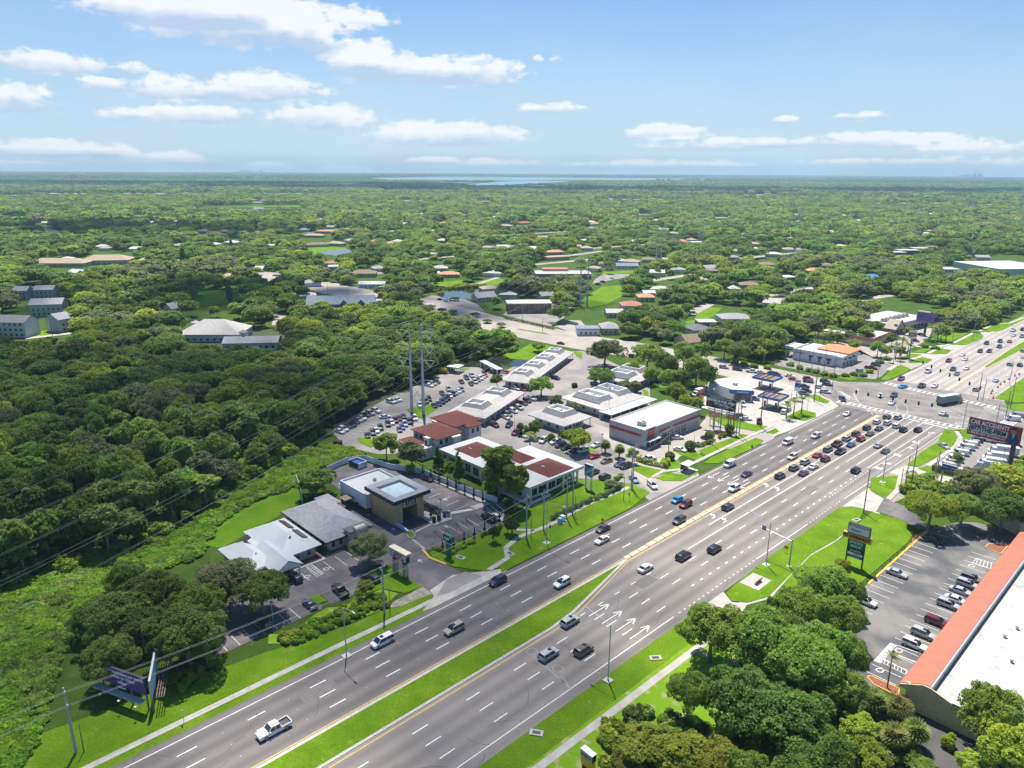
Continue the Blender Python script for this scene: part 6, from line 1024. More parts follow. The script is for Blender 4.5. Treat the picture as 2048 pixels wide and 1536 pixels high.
for i, (a, b_, r_, h_, c_) in enumerate([(1296, 706, 36, 12, 'mid'), (1331, 722, 30, 11, 'dark'), (1369, 705, 30, 12, 'mid'), (1395, 730, 30, 12, 'mid'), (1416, 748, 22, 10, 'dark'), (1363, 758, 24, 9, 'dark'), (1335, 752, 20, 8, 'mid'), (1353, 780, 24, 8, 'light'), (1392, 806, 20, 6, 'mid'), (1370, 800, 16, 6, 'light'), (1300, 745, 16, 7, 'mid'), (1405, 700, 22, 9, 'mid'), (1268, 735, 12, 7, 'mid')]): T(a, b_, r_, h_, 'oak', c_, '%s green oak, %s in the grove between offices and fuel station' % ({'mid': 'mid', 'dark': 'dark', 'light': 'bright'}[c_], ORD[i]), GO)
for i, (a, b_, h_, k_, l_) in enumerate([(1060, 872, 5.5, 'queen', 'tall palm before the four parked cars'), (1211, 890, 3.0, 'sabal', 'left round cabbage palm by the garage'), (1239, 899, 3.0, 'sabal', 'right round cabbage palm by the garage'), (1590, 803, 6, 'queen', 'middle palm of three on the fuel station island'), (1575, 811, 5.5, 'queen', 'left palm of three on the fuel station island'), (1606, 797, 6.5, 'queen', 'right palm of three on the fuel station island')]): x, y = at(a, b_, h_); palm(x, y, h_, k_, l_, seed=i, s=1.3 if k_ == 'sabal' else 1.1)
# round the restaurant and plaza
GO = 'trees around the restaurant and plaza'
for i, (a, b_, r_, h_, k_, c_) in enumerate([(1488, 668, 38, 12, 'oak', 'dark'), (1546, 672, 34, 11, 'oak', 'mid'), (1479, 700, 26, 9, 'oak', 'dark'), (1515, 690, 28, 9, 'oak', 'dark'), (1568, 640, 36, 12, 'oak', 'dark'), (1540, 632, 34, 12, 'oak', 'dark'), (1613, 622, 28, 11, 'oak', 'mid'), (1643, 628, 18, 9, 'round', 'light'), (1600, 658, 20, 8, 'oak', 'light'), (1710, 686, 16, 6, 'round', 'light'), (1733, 663, 22, 8, 'round', 'mid'), (1752, 650, 15, 7, 'round', 'light'), (1757, 692, 17, 7, 'round', 'mid'), (1708, 640, 15, 7, 'round', 'light'), (1675, 673, 14, 5, 'round', 'mid'), (1775, 700, 12, 5, 'round', 'mid'), (1820, 660, 12, 4, 'round', 'light'), (1785, 675, 14, 6, 'round', 'mid'), (1885, 660, 18, 8, 'round', 'mid'), (1800, 700, 14, 5, 'round', 'mid'), (1700, 668, 12, 6, 'round', 'grey'), (1450, 690, 26, 9, 'oak', 'mid')]): T(a, b_, r_, h_, k_, c_, '%s %s tree, %s counted from the left around the restaurant and plaza' % ({'mid': 'mid green', 'dark': 'dark green', 'light': 'bright green', 'grey': 'pale'}[c_], {'oak': 'spreading', 'round': 'rounded'}[k_], ORD[i] if i < 18 else 'last'), GO)
for i, (a, b_, h_) in enumerate([(1627, 668, 6), (1637, 670, 6.5), (1650, 668, 6), (1662, 664, 6.5), (1678, 668, 6), (1865, 655, 8), (1880, 650, 9), (1895, 660, 7), (1795, 690, 8), (1806, 680, 9), (1818, 690, 7.5), (1663, 655, 7), (1732, 662, 8)]): x, y = at(a, b_, h_); palm(x, y, h_, 'queen', 'palm near the restaurant, %s from the left' % ORD[i], 'palms near the restaurant', seed=i, s=1.2)
for i, (a, b_) in enumerate([(1582, 727), (1600, 733), (1618, 738), (1632, 741), (1650, 745), (1665, 749), (1690, 748), (1708, 746), (1725, 748), (1738, 741), (1760, 722), (1775, 716), (1468, 722), (1488, 727), (1510, 731), (1535, 733), (1870, 694), (1850, 690)]): T(a, b_, 9, 1.9, 'bush', 'mid' if i % 3 else 'light', 'low shrub in the planted edge of the cross street, %s from the left' % ORD[min(i, 17)], 'shrubs along the cross street')
# near right side
GO = 'big trees before the strip store'
for a, b_, r_, h_, k_, c_, l_ in [(1425, 1250, 78, 10, 'oak', 'mid', 'large oak nearest the highway verge'), (1520, 1270, 88, 11, 'oak', 'mid', 'large oak with bare limbs behind the verge oak'), (1610, 1320, 88, 11, 'oak', 'mid', 'large oak shading the car park edge'), (1480, 1390, 90, 10, 'oak', 'dark', 'dark oak low in the near tree mass'), (1585, 1430, 98, 10, 'oak', 'dark', 'dark shaded oak at the bottom of the near tree mass'), (1655, 1165, 62, 8, 'oak', 'mid', 'dense rounded oak behind the pylon sign'), (1600, 1205, 52, 8, 'oak', 'mid', 'oak left of the dense rounded oak'), (1700, 1180, 34, 7, 'oak', 'dark', 'dark oak touching the yellow kerb'), (1650, 1285, 66, 9, 'oak', 'mid', 'oak in the middle of the long tree belt'), (1590, 1270, 50, 8, 'oak', 'dark', 'dark oak on the lane side of the tree belt'), (1695, 1300, 46, 8, 'oak', 'mid', 'oak beside the disabled bays'), (1680, 1225, 55, 9, 'oak', 'mid', 'oak overhanging the car park bays'), (1545, 1212, 20, 6, 'round', 'mid', 'small tree on the lane corner by the pavement'),
       (1685, 1130, 18, 4, 'round', 'light', 'light green sapling at the foot of the pylon sign'), (1865, 1010, 55, 9, 'oak', 'light', 'bright spreading tree at the car park entrance'), (1950, 960, 52, 9, 'oak', 'grey', 'greyish tree right of the bright spreading tree'), (2020, 955, 55, 9, 'oak', 'light', 'bright tree in front of the box trucks'), (2010, 1010, 55, 9, 'oak', 'dark', 'dark oak shading the building beyond the car park'), (1930, 1010, 40, 8, 'oak', 'mid', 'oak at the back corner of the car park'), (1300, 1485, 72, 6, 'round', 'yellow', 'yellow green bushy tree beside the pavement'), (1375, 1500, 66, 6, 'round', 'light', 'bright bushy tree right of the yellow green one'), (1250, 1530, 40, 4, 'round', 'yellow', 'low yellow green bush at the bottom edge'),
       (1440, 1520, 60, 6, 'oak', 'yellow', 'yellowish tree at the bottom edge of the picture'), (1500, 1540, 60, 7, 'oak', 'mid', 'green tree at the bottom edge under the dark oaks'), (1722, 1455, 46, 6, 'round', 'light', 'vivid green tree left of the cabbage palms'), (1740, 1510, 48, 5, 'round', 'light', 'vivid green tree below the other at the palms'), (1660, 1500, 56, 8, 'oak', 'mid', 'oak between the dark oaks and the vivid green trees'), (1985, 1420, 75, 10, 'oak', 'mid', 'oak with open limbs overlapping the store roof'), (2040, 1490, 80, 9, 'oak', 'light', 'oak at the bottom right corner'), (1900, 1480, 16, 2.5, 'bush', 'light', 'small clipped shrub beside the service lane'), (1680, 1375, 60, 8, 'oak', 'mid', 'oak above the left cabbage palm'), (1950, 1528, 40, 4, 'round', 'light', 'low tree at the bottom beside the service lane'), (1850, 1530, 30, 3, 'round', 'mid', 'low dark shrub tree at the bottom edge by the lane'), (1610, 1530, 60, 7, 'oak', 'dark', 'dark oak at the bottom edge'), (1380, 1380, 50, 8, 'oak', 'mid', 'oak at the left skirt of the near tree mass')]: T(a, b_, r_, h_, k_, c_, l_, GO)
for i, (a, b_, h_) in enumerate([(1700, 1362, 4), (1748, 1398, 3.5), (1800, 1415, 3.5), (1832, 1462, 3.2), (1790, 1470, 3.2), (1530, 1440, 4)]): x, y = at(a, b_, h_); palm(x, y, h_, 'sabal', 'cabbage palm near the store corner, %s counted downward' % ORD[i], 'cabbage palms near the store', seed=i, s=1.45)
x, y = at(1774, 1376); palm(x, y, 7, 'queen', 'slender lone palm on the mulch island', s=.62)
x, y = at(1916, 915, 3.5); palm(x, y, 3.5, 'sabal', 'small palm above the blue lake sign', s=1.2)
# hedges
hedge(Q('w', (630, 1240), (860, 1320), (1210, 1140)), .9, .9, 'low clipped hedge along the front vacuum bays'); hedge(Q('w', (1340, 1060), (1720, 860)), .9, .9, 'low hedge continuing past the small trees')
hedge(Q('v', (690, 960), (860, 880), (1180, 730), (1420, 640), (1660, 510)), 1.2, 1.3, 'long dark hedge along the front lawn pavement', 'grey'); hedge(Q('v', (1560, 420), (1650, 370)), 1.3, 1.3, 'short clipped hedge at the lawn corner', 'mid')
hedge(Q('d', (930, 925), (1000, 950), (1130, 975), (1150, 920)), 1.4, 1.5, 'clipped hedge round the corner of the garage lot'); hedge(Q('d', (1350, 835), (1420, 810), (1450, 800)), 1.5, 1.4, 'yellowish clipped hedge between two topiary balls', 'yellow'); hedge(Q('d', (1490, 775), (1570, 745)), 1.5, 1.4, 'yellowish clipped hedge right of the topiary', 'yellow'); hedge(Q('e', (240, 375), (370, 400), (470, 405)), 1.5, 1.2, 'green hedge beside the cross street'); hedge(Q('e', (1330, 1120), (1350, 1145), (1465, 1130)), 3, 2.0, 'curved bushy hedge by the pale driveway', 'mid')
hedge(Q('5', (700, 560), (830, 580)), 2, 1.5, 'hedge by the far driveway', 'mid'); hedge(Q('b', (700, 740), (745, 760)), 1.2, 1.0, 'dark hedge beside the clinic door', 'dark'); hedge(Q('j', (530, 690), (600, 660)), 2, 1.5, 'hedge at the corner of the office lot', 'mid'); hedge(Q('j', (200, 640), (540, 715)), 1.6, 1.3, 'hedge between the office lot and the cross street', 'dark')
for i, (a, b_) in enumerate([(1295, 853), (1158, 918), (1428, 778), (1562, 728)]): x, y = Q('d', (a, b_))[0]; hedge([(x, y), (x + .1, y)], (3.4, 3.0, 3.2, 3.2)[i], (3.2, 2.6, 2.8, 2.8)[i], ('large round topiary beside the white parked car', 'round topiary inside the corner hedge', 'round topiary at the end of the yellowish hedge', 'round topiary nearest the tall twin poles')[i], 'dark', name='topiary', cat='shrub', group='round topiaries')
# ---- woodland: nearest trees are things of their own, the rest one mass
OPEN = [[(0, 1536), (0, 1205), (212, 1120), (342, 1064), (403, 1026), (526, 944), (608, 893), (662, 880), (662, 848), (690, 830), (778, 788), (851, 755), (892, 732), (927, 722), (985, 712), (1030, 698), (1045, 680), (1020, 664), (955, 648), (893, 632), (850, 612), (845, 597), (900, 600), (994, 630), (1010, 628), (1006, 596), (1105, 598), (1110, 650), (1193, 668), (1255, 680), (1345, 690), (1474, 716), (1560, 728), (1572, 690), (1640, 670), (1690, 665), (1730, 676), (1728, 650), (1742, 632), (1770, 622), (1840, 612), (1900, 622), (1890, 668), (1960, 655), (2048, 612), (2300, 500), (2300, 1700), (0, 1700)]]
for z, q in (('F', [(62, 522), (150, 518), (190, 506), (262, 505), (272, 528), (190, 540), (90, 538)]), ('F', [(58, 447), (70, 444), (130, 465), (118, 472)]), ('F', [(0, 625), (50, 625), (72, 640), (72, 672), (160, 660), (158, 672), (60, 682), (0, 668)]), ('F', [(62, 596), (130, 592), (140, 625), (128, 655), (104, 650), (100, 620)]), ('F', [(30, 574), (112, 570), (112, 586), (30, 588)]), ('F', [(357, 668), (407, 628), (442, 645), (500, 655), (558, 660), (553, 692), (380, 690)]), ('F', [(388, 580), (465, 580), (465, 610), (388, 612)]), ('F', [(553, 640), (565, 600), (578, 665)]), ('F', [(453, 478), (482, 475), (480, 495), (450, 495)]),
             ('i', [(375, 150), (520, 140), (660, 150), (700, 165), (700, 210), (420, 205)]), ('i', [(340, 60), (400, 55), (520, 90), (640, 110), (640, 150), (400, 150)]), ('i', [(690, 330), (740, 285), (850, 300), (880, 350), (760, 365)]), ('i', [(700, 390), (790, 360), (880, 375), (860, 430), (740, 440)]), ('i', [(385, 485), (600, 460), (830, 485), (890, 520), (760, 560), (640, 590), (560, 570), (440, 540)]), ('i', [(490, 385), (560, 390), (740, 430), (770, 490), (500, 465)]), ('i', [(1290, 340), (1370, 300), (1450, 320), (1440, 360)]), ('i', [(1270, 400), (1440, 375), (1470, 395), (1300, 430)]), ('i', [(1180, 500), (1250, 475), (1450, 430), (1700, 440), (1640, 500), (1600, 590), (1530, 625), (1290, 590)]), ('i', [(1160, 440), (1500, 395), (1720, 345), (1820, 350), (1740, 385), (1540, 410)]), ('i', [(80, 330), (180, 310), (200, 330), (120, 380)]), ('i', [(180, 690), (190, 580), (210, 690)]),
             ('j', [(380, 330), (450, 285), (640, 285), (830, 330), (800, 350), (560, 365), (395, 375)]), ('j', [(700, 560), (715, 515), (820, 440), (800, 400), (860, 340), (1070, 335), (1070, 360), (1000, 400), (1000, 480), (900, 540), (830, 590)]), ('j', [(990, 580), (1000, 520), (1110, 480), (1120, 445), (1210, 480), (1210, 515), (1115, 560), (1100, 590)]), ('j', [(870, 590), (900, 560), (1000, 570), (960, 610)]), ('j', [(560, 690), (610, 650), (730, 640), (900, 640), (980, 690), (900, 740), (730, 750)]), ('j', [(660, 700), (640, 560), (760, 560), (700, 640)]), ('j', [(960, 240), (1080, 215), (1240, 215), (1240, 250), (1100, 290), (990, 280)]), ('j', [(860, 330), (1000, 300), (1100, 310), (1060, 335)]), ('j', [(1290, 240), (1330, 180), (1390, 160), (1360, 220)]), ('j', [(1360, 760), (1420, 680), (1550, 680), (1540, 760), (1430, 830), (1350, 820)]), ('j', [(1430, 640), (1540, 620), (1700, 590), (1850, 600), (1840, 640), (1650, 660), (1540, 690), (1440, 680)]), ('j', [(1490, 580), (1590, 530), (1690, 560), (1600, 610), (1500, 640)]), ('j', [(650, 190), (880, 180), (880, 200), (640, 215)]), ('j', [(500, 170), (600, 165), (600, 200), (500, 195)]),
             ('k', [(270, 520), (370, 490), (405, 505), (330, 555), (280, 545)]), ('k', [(0, 590), (60, 560), (140, 600), (100, 640), (0, 640)]), ('k', [(520, 380), (560, 360), (600, 395), (580, 408), (530, 405)]), ('k', [(580, 310), (650, 290), (740, 295), (740, 315), (600, 325)]), ('k', [(940, 350), (1000, 330), (1050, 350), (1040, 378), (950, 375)]), ('k', [(1165, 160), (1280, 150), (1385, 155), (1380, 200), (1280, 220), (1180, 190)]), ('k', [(1470, 290), (1560, 275), (1740, 230), (1850, 205), (2100, 205), (2100, 340), (1720, 310), (1480, 310)]), ('k', [(100, 390), (220, 385), (220, 415), (110, 415)]), ('k', [(220, 250), (330, 250), (330, 285), (220, 285)]), ('k', [(380, 340), (460, 340), (460, 370), (385, 370)]), ('k', [(1270, 700), (1330, 560), (1510, 600), (1500, 700)]), ('h', [(1400, 38), (2048, 30), (2048, 62), (1300, 68)])):
    ox, oy, s = ZZ[z]; OPEN.append([(ox + a / s, oy + b_ / s) for a, b_ in q])
OPEN += [[(730, 357), (900, 353.5), (1200, 356), (1500, 357.8), (2048, 359.5), (2048, 361.5), (1600, 360.5), (1250, 361.8), (1040, 362.5), (780, 361.5)], [(860, 364), (960, 366.5), (1040, 362.5), (1150, 362), (1130, 366), (1030, 371), (960, 374), (930, 371)]]
STREETS = [[(1180, 497), (1290, 489)], [(560, 472), (700, 456)], [(1000, 471), (1150, 462)], [(1300, 562), (1410, 545)], [(1530, 592), (1650, 572)], [(300, 562), (430, 551)], [(1450, 520), (1610, 504)], [(518, 545), (562, 560)], [(0, 440), (64, 431)], [(820, 520), (960, 508)], [(1060, 530), (1180, 519)], [(1660, 610), (1780, 590)]]
for q in STREETS:
    strip('lane', [at(*p) for p in q], 9, CONC_T, .06); (ax, ay), (bx, by) = q; OPEN.append([(ax, ay - 2), (bx, by - 2), (bx, by + 2.5), (ax, ay + 2.5)])
HSE = []      # houses drop their own clearings in here (image polygons)
def blocked(P, Rd, H_):
    bad = np.zeros(len(P), bool); d = pjn(P)[:, 2]; rp = Rd * CF / np.maximum(d, 1)
    o = np.ones(len(P)); base = pjn(np.c_[P[:, :2], o * H_ * .55]); top = pjn(np.c_[P[:, :2], o * H_ * .95]); foot = pjn(np.c_[P[:, :2], o * 0])
    for (qx, qy) in ((base[:, 0], base[:, 1]), (top[:, 0], top[:, 1]), (base[:, 0] - rp * .8, base[:, 1]), (base[:, 0] + rp * .8, base[:, 1]), (foot[:, 0], foot[:, 1])):
        for poly in OPEN + HSE: bad |= inpolyn(qx, qy, poly)
    return bad
# ---------------------------------------------------------------- houses and far buildings
RF = {'grey': GREY_R, 'pale': GREY_RL, 'brown': BROWN_R, 'tan': TAN_R, 'red': mat('dusty_red_roof', (.40, .17, .12), .9, scale=.8, var=.12), 'orange': mat('faded_orange_roof', (.50, .27, .17), .9, scale=.8, var=.12), 'white': WHITE_R, 'dark': DKGREY_R, 'blue': BLUE_R, 'slate': mat('blue_grey_shingle', (.20, .23, .29), .9, scale=.8, var=.12)}
WL = {'white': WHITE_W, 'beige': BEIGE, 'blue': mat('blue_siding', (.16, .26, .42), .8, scale=1, var=.1), 'grey': GREY_W, 'brown': mat('brown_brick_wall', (.20, .12, .09), .9, scale=2, var=.15)}
def clearing(px, py, w, up=6, dn=9): HSE.append([(px - w / 2, py - up), (px + w / 2, py - up), (px + w / 2, py + dn), (px - w / 2, py + dn)])
def house(px, py, wpx, dep, z, h, kind, roof, wall, label, rot=0.0, group=None, clear=True, win=True, cat='house', name='house', up=5, dn=None):
    x, y = at(px, py, z); d = pj(x, y, z)[2]; xa, ya = at(px - 15, py, z); xb, yb = at(px + 15, py, z); a = math.atan2(yb - ya, xb - xa) + rot; L_ = wpx * d / CF; D = dep
    g = empty(name, (x, y, 0), a, label, cat, group); f = z * CF / d
    part(g, 'wall', WL[wall], lambda b: b.box(-L_ / 2, L_ / 2, -D / 2, D / 2, 0, z - .23))
    if kind == 'hip': part(g, 'roof', RF[roof], lambda b: b.hip(-L_ / 2, L_ / 2, -D / 2, D / 2, z, h, ov=.5))
    elif kind == 'gable': part(g, 'roof', RF[roof], lambda b: b.gable(-L_ / 2, L_ / 2, -D / 2, D / 2, z, h, ov=.4, axis='x')); part(g, 'gable_wall', WL[wall], lambda b: [b.poly([(s * (L_ / 2 - .02), -D / 2, z - .3), (s * (L_ / 2 - .02), D / 2, z - .3), (s * (L_ / 2 - .02), 0, z + h - .35)]) for s in (-1, 1)])
    elif kind == 'cross':
        part(g, 'roof', RF[roof], lambda b: b.gable(-L_ / 2, L_ / 2, -D / 2, D / 2, z, h, ov=.4, axis='x'))
        for k in (-.28, .05, .3): o = part(g, 'dormer', WL[wall], lambda b: b.loft([[(L_ * k - 2.6, -D / 2 - 1.2, z - .2), (L_ * k + 2.6, -D / 2 - 1.2, z - .2), (L_ * k, -D / 2 - 1.2, z + 2.6)], [(L_ * k - 2.6, 0, z - .2), (L_ * k + 2.6, 0, z - .2), (L_ * k, 0, z + 2.6)]])); part(g, 'dormer_roof', RF[roof], lambda b: b.loft([[(L_ * k - 3, -D / 2 - 1.6, z - .25), (L_ * k, -D / 2 - 1.6, z + 2.75), (L_ * k + 3, -D / 2 - 1.6, z - .25), (L_ * k, -D / 2 - 1.6, z + 3.0)], [(L_ * k - 3, 0, z - .25), (L_ * k, 0, z + 2.75), (L_ * k + 3, 0, z - .25), (L_ * k, 0, z + 3.0)]]), o)
    else: part(g, 'roof', RF[roof], lambda b: b.box(-L_ / 2 - .3, L_ / 2 + .3, -D / 2 - .3, D / 2 + .3, z - .228, z + .35))
    if win and d < 1300:
        for fl in range(max(1, int(z / 3))): windows(g, '-y', -D / 2, -L_ / 2 + .8, L_ / 2 - .8, max(2, min(9, int(L_ / 3.2))), .9 + 3 * fl, 2.3 + 3 * fl, 1.3)
    if clear: clearing(px, py, wpx, up, dn if dn is not None else f * .75 + 1)
    return g, L_, D
g, L_, D = house(430, 660, 120, 24, 4.5, 6.5, 'hip', 'pale', 'white', 'big pale hipped roof of the community hall above the dark wood', .0, cat='building', name='community_hall', up=20, dn=2)
house(505, 680, 105, 13, 4, 2.2, 'gable', 'pale', 'white', 'long low pale roofed wing right of the community hall', .1, cat='building', name='hall_wing', dn=1)
for px, py in ((391, 645), (487, 664)): x, y = at(px, py, 8); t = empty('roof_cupola', (x, y, 6.5), .4, 'white cupola on the %s of the community hall roofs' % ('left' if px < 400 else 'right'), 'cupola', 'cupolas'); part(t, 'body', WHITE_W, lambda b: b.box(-1.5, 1.5, -1.5, 1.5, -1.5, 1.4)); part(t, 'cap', RF['pale'], lambda b: b.hip(-1.8, 1.8, -1.8, 1.8, 1.6, 1.3, ov=.2))
house(683, 604, 132, 14, 8.5, 4.5, 'cross', 'slate', 'blue', 'long blue grey gabled inn among the dark trees', .12, cat='building', name='gabled_inn', up=12, dn=4)
house(28, 640, 72, 12, 9, 3.0, 'gable', 'dark', 'white', 'three storey white and blue townhouses at the left edge', -.1, cat='house', name='townhouse', up=8, dn=6); house(97, 605, 58, 13, 8, 3, 'gable', 'grey', 'grey', 'grey roofed townhouse above the white ones', .2, name='townhouse'); house(118, 635, 30, 12, 8, 3, 'gable', 'grey', 'grey', 'narrow grey townhouse with a steep roof', 1.1, name='townhouse')
house(45, 579, 26, 10, 7, 2.5, 'gable', 'grey', 'grey', 'small grey roof at the far left above the townhouses', .1, name='townhouse'); house(92, 577, 36, 10, 7, 2.5, 'gable', 'grey', 'grey', 'second grey roof with a chimney near the left edge', .1, name='townhouse')
house(120, 524, 110, 20, 4, 4, 'hip', 'tan', 'beige', 'long tan hipped roof of the care home, left part', .0, cat='building', name='care_home'); house(215, 518, 90, 22, 4.5, 4.5, 'hip', 'tan', 'beige', 'tan hipped roof of the care home, right part', .15, cat='building', name='care_home')
house(345, 614, 22, 10, 7, 3, 'gable', 'grey', 'beige', 'grey gable peeking from the dark trees left of the inn', .9); house(1057, 604, 88, 14, 6.5, .5, 'flat', 'white', 'brown', 'two storey office with an overhanging white flat roof', .05, cat='building', name='flat_roof_office', up=9, dn=22)
house(968, 592, 44, 9, 3.5, 3.2, 'gable', 'pale', 'beige', 'pale sloped roof beside the canal car park', .5, cat='building', name='canal_pavilion'); house(1125, 545, 110, 22, 4.5, .5, 'flat', 'pale', 'brown', 'long low flat roofed school building with a red end', .0, cat='building', name='school'); house(1110, 537, 50, 12, 6.5, .5, 'flat', 'red', 'beige', 'red topped block of the low school building', 0, cat='building', name='school')
house(728, 545, 48, 14, 3.5, 2.6, 'hip', 'brown', 'beige', 'brown roofed house beside the cross street'); house(745, 566, 52, 12, 3.2, 1.6, 'gable', 'white', 'white', 'white metal roofed house beside the cross street'); house(898, 547, 40, 12, 3, 2.2, 'hip', 'orange', 'beige', 'orange tan roofed house above the canal lane'); house(880, 535, 30, 11, 3, 2.2, 'hip', 'pale', 'white', 'pale roofed house left of the orange tan one')
house(1175, 655, 44, 9, 4, .4, 'flat', 'slate', 'white', 'white office with dark windows under a slate roof by the cross street', cat='building', name='roadside_office', dn=14); house(1218, 652, 34, 14, 3.8, 2.4, 'hip', 'grey', 'beige', 'grey hipped roof beside the roadside office'); house(1262, 608, 40, 14, 3.5, 2.4, 'hip', 'red', 'white', 'salmon red roofed house near the power line meadow'); house(1291, 592, 32, 12, 3.5, 2.2, 'hip', 'orange', 'beige', 'orange brown roofed house above the salmon one'); house(1228, 622, 34, 12, 3.5, 1.6, 'gable', 'pale', 'beige', 'long pale roof beside the salmon red house'); house(1297, 584, 24, 8, 3.2, 1.6, 'gable', 'white', 'white', 'small white roof above the orange brown house')
house(1382, 678, 46, 14, 3.6, 3.0, 'gable', 'brown', 'beige', 'brown gabled house with white trim beside the junction trees', .3); house(1395, 655, 44, 14, 3.6, 2.4, 'hip', 'dark', 'white', 'dark grey roofed house behind the brown gabled one', .3); house(1468, 633, 60, 16, 3.5, 2.4, 'hip', 'grey', 'white', 'grey hipped roof with solar panels'); house(1412, 642, 36, 10, 3.2, .3, 'flat', 'pale', 'blue', 'pale blue low building beside the solar roof'); house(1548, 603, 40, 14, 4, 2.6, 'gable', 'pale', 'beige', 'pale gabled roof alone in the trees', -.4)
for i, (px, py, w, k, rf, wl) in enumerate([(1615, 562, 26, 'hip', 'brown', 'white'), (1498, 568, 36, 'hip', 'brown', 'beige'), (1633, 540, 44, 'hip', 'orange', 'beige'), (1574, 553, 26, 'flat', 'white', 'brown'), (1740, 553, 30, 'gable', 'blue', 'white'), (1655, 530, 20, 'hip', 'brown', 'beige'), (1535, 528, 32, 'hip', 'brown', 'beige'), (1466, 575, 22, 'hip', 'pale', 'white'), (1425, 540, 18, 'hip', 'brown', 'beige'), (1240, 520, 22, 'hip', 'white', 'white'), (1262, 522, 34, 'hip', 'tan', 'beige'), (1297, 518, 26, 'hip', 'brown', 'white'), (1253, 530, 44, 'gable', 'slate', 'white'), (1110, 503, 34, 'hip', 'orange', 'beige'), (1112, 513, 50, 'flat', 'tan', 'beige'), (1070, 496, 20, 'gable', 'white', 'white'), (1017, 494, 22, 'gable', 'pale', 'white'), (1173, 495, 22, 'hip', 'tan', 'white'), (985, 494, 18, 'hip', 'brown', 'white'),
     (635, 488, 42, 'hip', 'brown', 'white'), (672, 486, 34, 'hip', 'tan', 'beige'), (628, 470, 40, 'hip', 'tan', 'beige'), (650, 462, 36, 'hip', 'orange', 'beige'), (780, 486, 20, 'hip', 'orange', 'beige'), (750, 482, 18, 'hip', 'red', 'white'), (795, 482, 22, 'hip', 'pale', 'white'), (885, 480, 22, 'hip', 'white', 'white'), (662, 525, 24, 'hip', 'red', 'white'), (668, 532, 22, 'flat', 'white', 'white'), (758, 535, 26, 'hip', 'grey', 'white'), (466, 484, 28, 'hip', 'white', 'white'), (448, 462, 20, 'hip', 'orange', 'white'), (405, 462, 24, 'hip', 'pale', 'white'), (280, 432, 26, 'flat', 'tan', 'beige'), (205, 492, 24, 'hip', 'pale', 'white'), (360, 490, 24, 'hip', 'grey', 'white'), (430, 488, 18, 'hip', 'pale', 'white'), (515, 405, 20, 'hip', 'tan', 'beige'), (1392, 484, 24, 'flat', 'white', 'white'), (1365, 482, 14, 'hip', 'orange', 'white'), (1346, 466, 20, 'hip', 'tan', 'beige'), (1290, 430, 28, 'flat', 'pale', 'beige'), (1440, 436, 30, 'flat', 'white', 'white'), (1050, 445, 24, 'hip', 'red', 'white'), (1190, 447, 22, 'hip', 'orange', 'white'), (1010, 451, 30, 'hip', 'tan', 'white'), (970, 403, 20, 'hip', 'red', 'white')]):
    house(px, py, w, 13, 3.3, 2.2 if k != 'flat' else .3, k, rf, wl, '%s roofed %s in trees %s across, %s' % (rf, 'house' if k != 'flat' else 'low building', ('a tenth', 'a fifth', 'a third', 'two fifths', 'half', 'three fifths', 'seven tenths', 'four fifths', 'nine tenths')[min(8, int(px / 228))], ('far off near the lakes', 'beyond the lanes', 'in the middle distance', 'nearer the canal', 'near the wide road')[min(4, max(0, int((py - 400) / 36)))]), (i % 5 - 2) * .2, 'houses among the trees', up=3, dn=6)
for px, py, w, lab in ((1815, 500, 44, 'far brick school with pale flat roofs, main block'), (1795, 504, 26, 'far brick school with pale flat roofs, left block'), (1838, 496, 30, 'far brick school with pale flat roofs, right block')): house(px, py, w, 14, 5, .4, 'flat', 'pale', 'brown', lab, cat='building', name='brick_school')
house(2010, 530, 130, 60, 8, .5, 'flat', 'white', 'white', 'big white superstore at the right edge', .1, cat='building', name='superstore', up=16, dn=12, win=False); house(1895, 537, 34, 16, 6, .5, 'flat', 'pale', 'white', 'small white service building left of the superstore', cat='building', name='service_building')
house(2030, 1012, 110, 16, 4, .4, 'flat', 'pale', 'beige', 'pale flat roofed building behind the dark oaks at the right', .3, cat='building', name='flat_roof_shop', clear=False)
# far suburb: small roofs scattered among the trees
r2 = random.Random(5); nf = 0; fl = []
while nf < 150:
    py = 392 + 200 * r2.random() ** 1.35; px = r2.uniform(20, 2030)
    if any(abs(px - q[0]) < 22 and abs(py - q[1]) < 5 for q in fl) or any(inpoly(px, py, P) for P in OPEN[1:]): continue
    if py > 520 and px > 1500 or py > 560 and px < 600: continue
    fl.append((px, py)); nf += 1
fl.sort()
for i, (px, py) in enumerate(fl):
    s = (py - 345) / 120; rf = r2.choice(['tan', 'pale', 'brown', 'white', 'orange', 'pale', 'grey', 'white', 'tan']); w = max(5, 19 * s * r2.uniform(.7, 1.15))
    house(px, py, w, 12, 3.4, 2.0, r2.choice(['hip', 'gable', 'hip']), rf, r2.choice(['white', 'beige']), 'tiny %s roof in the far suburb' % {'pale': 'pale grey'}.get(rf, rf), r2.uniform(-.5, .5), 'tiny %s roofs in the far suburb' % rf, up=2, dn=3 if py > 420 else 1.5, win=False)
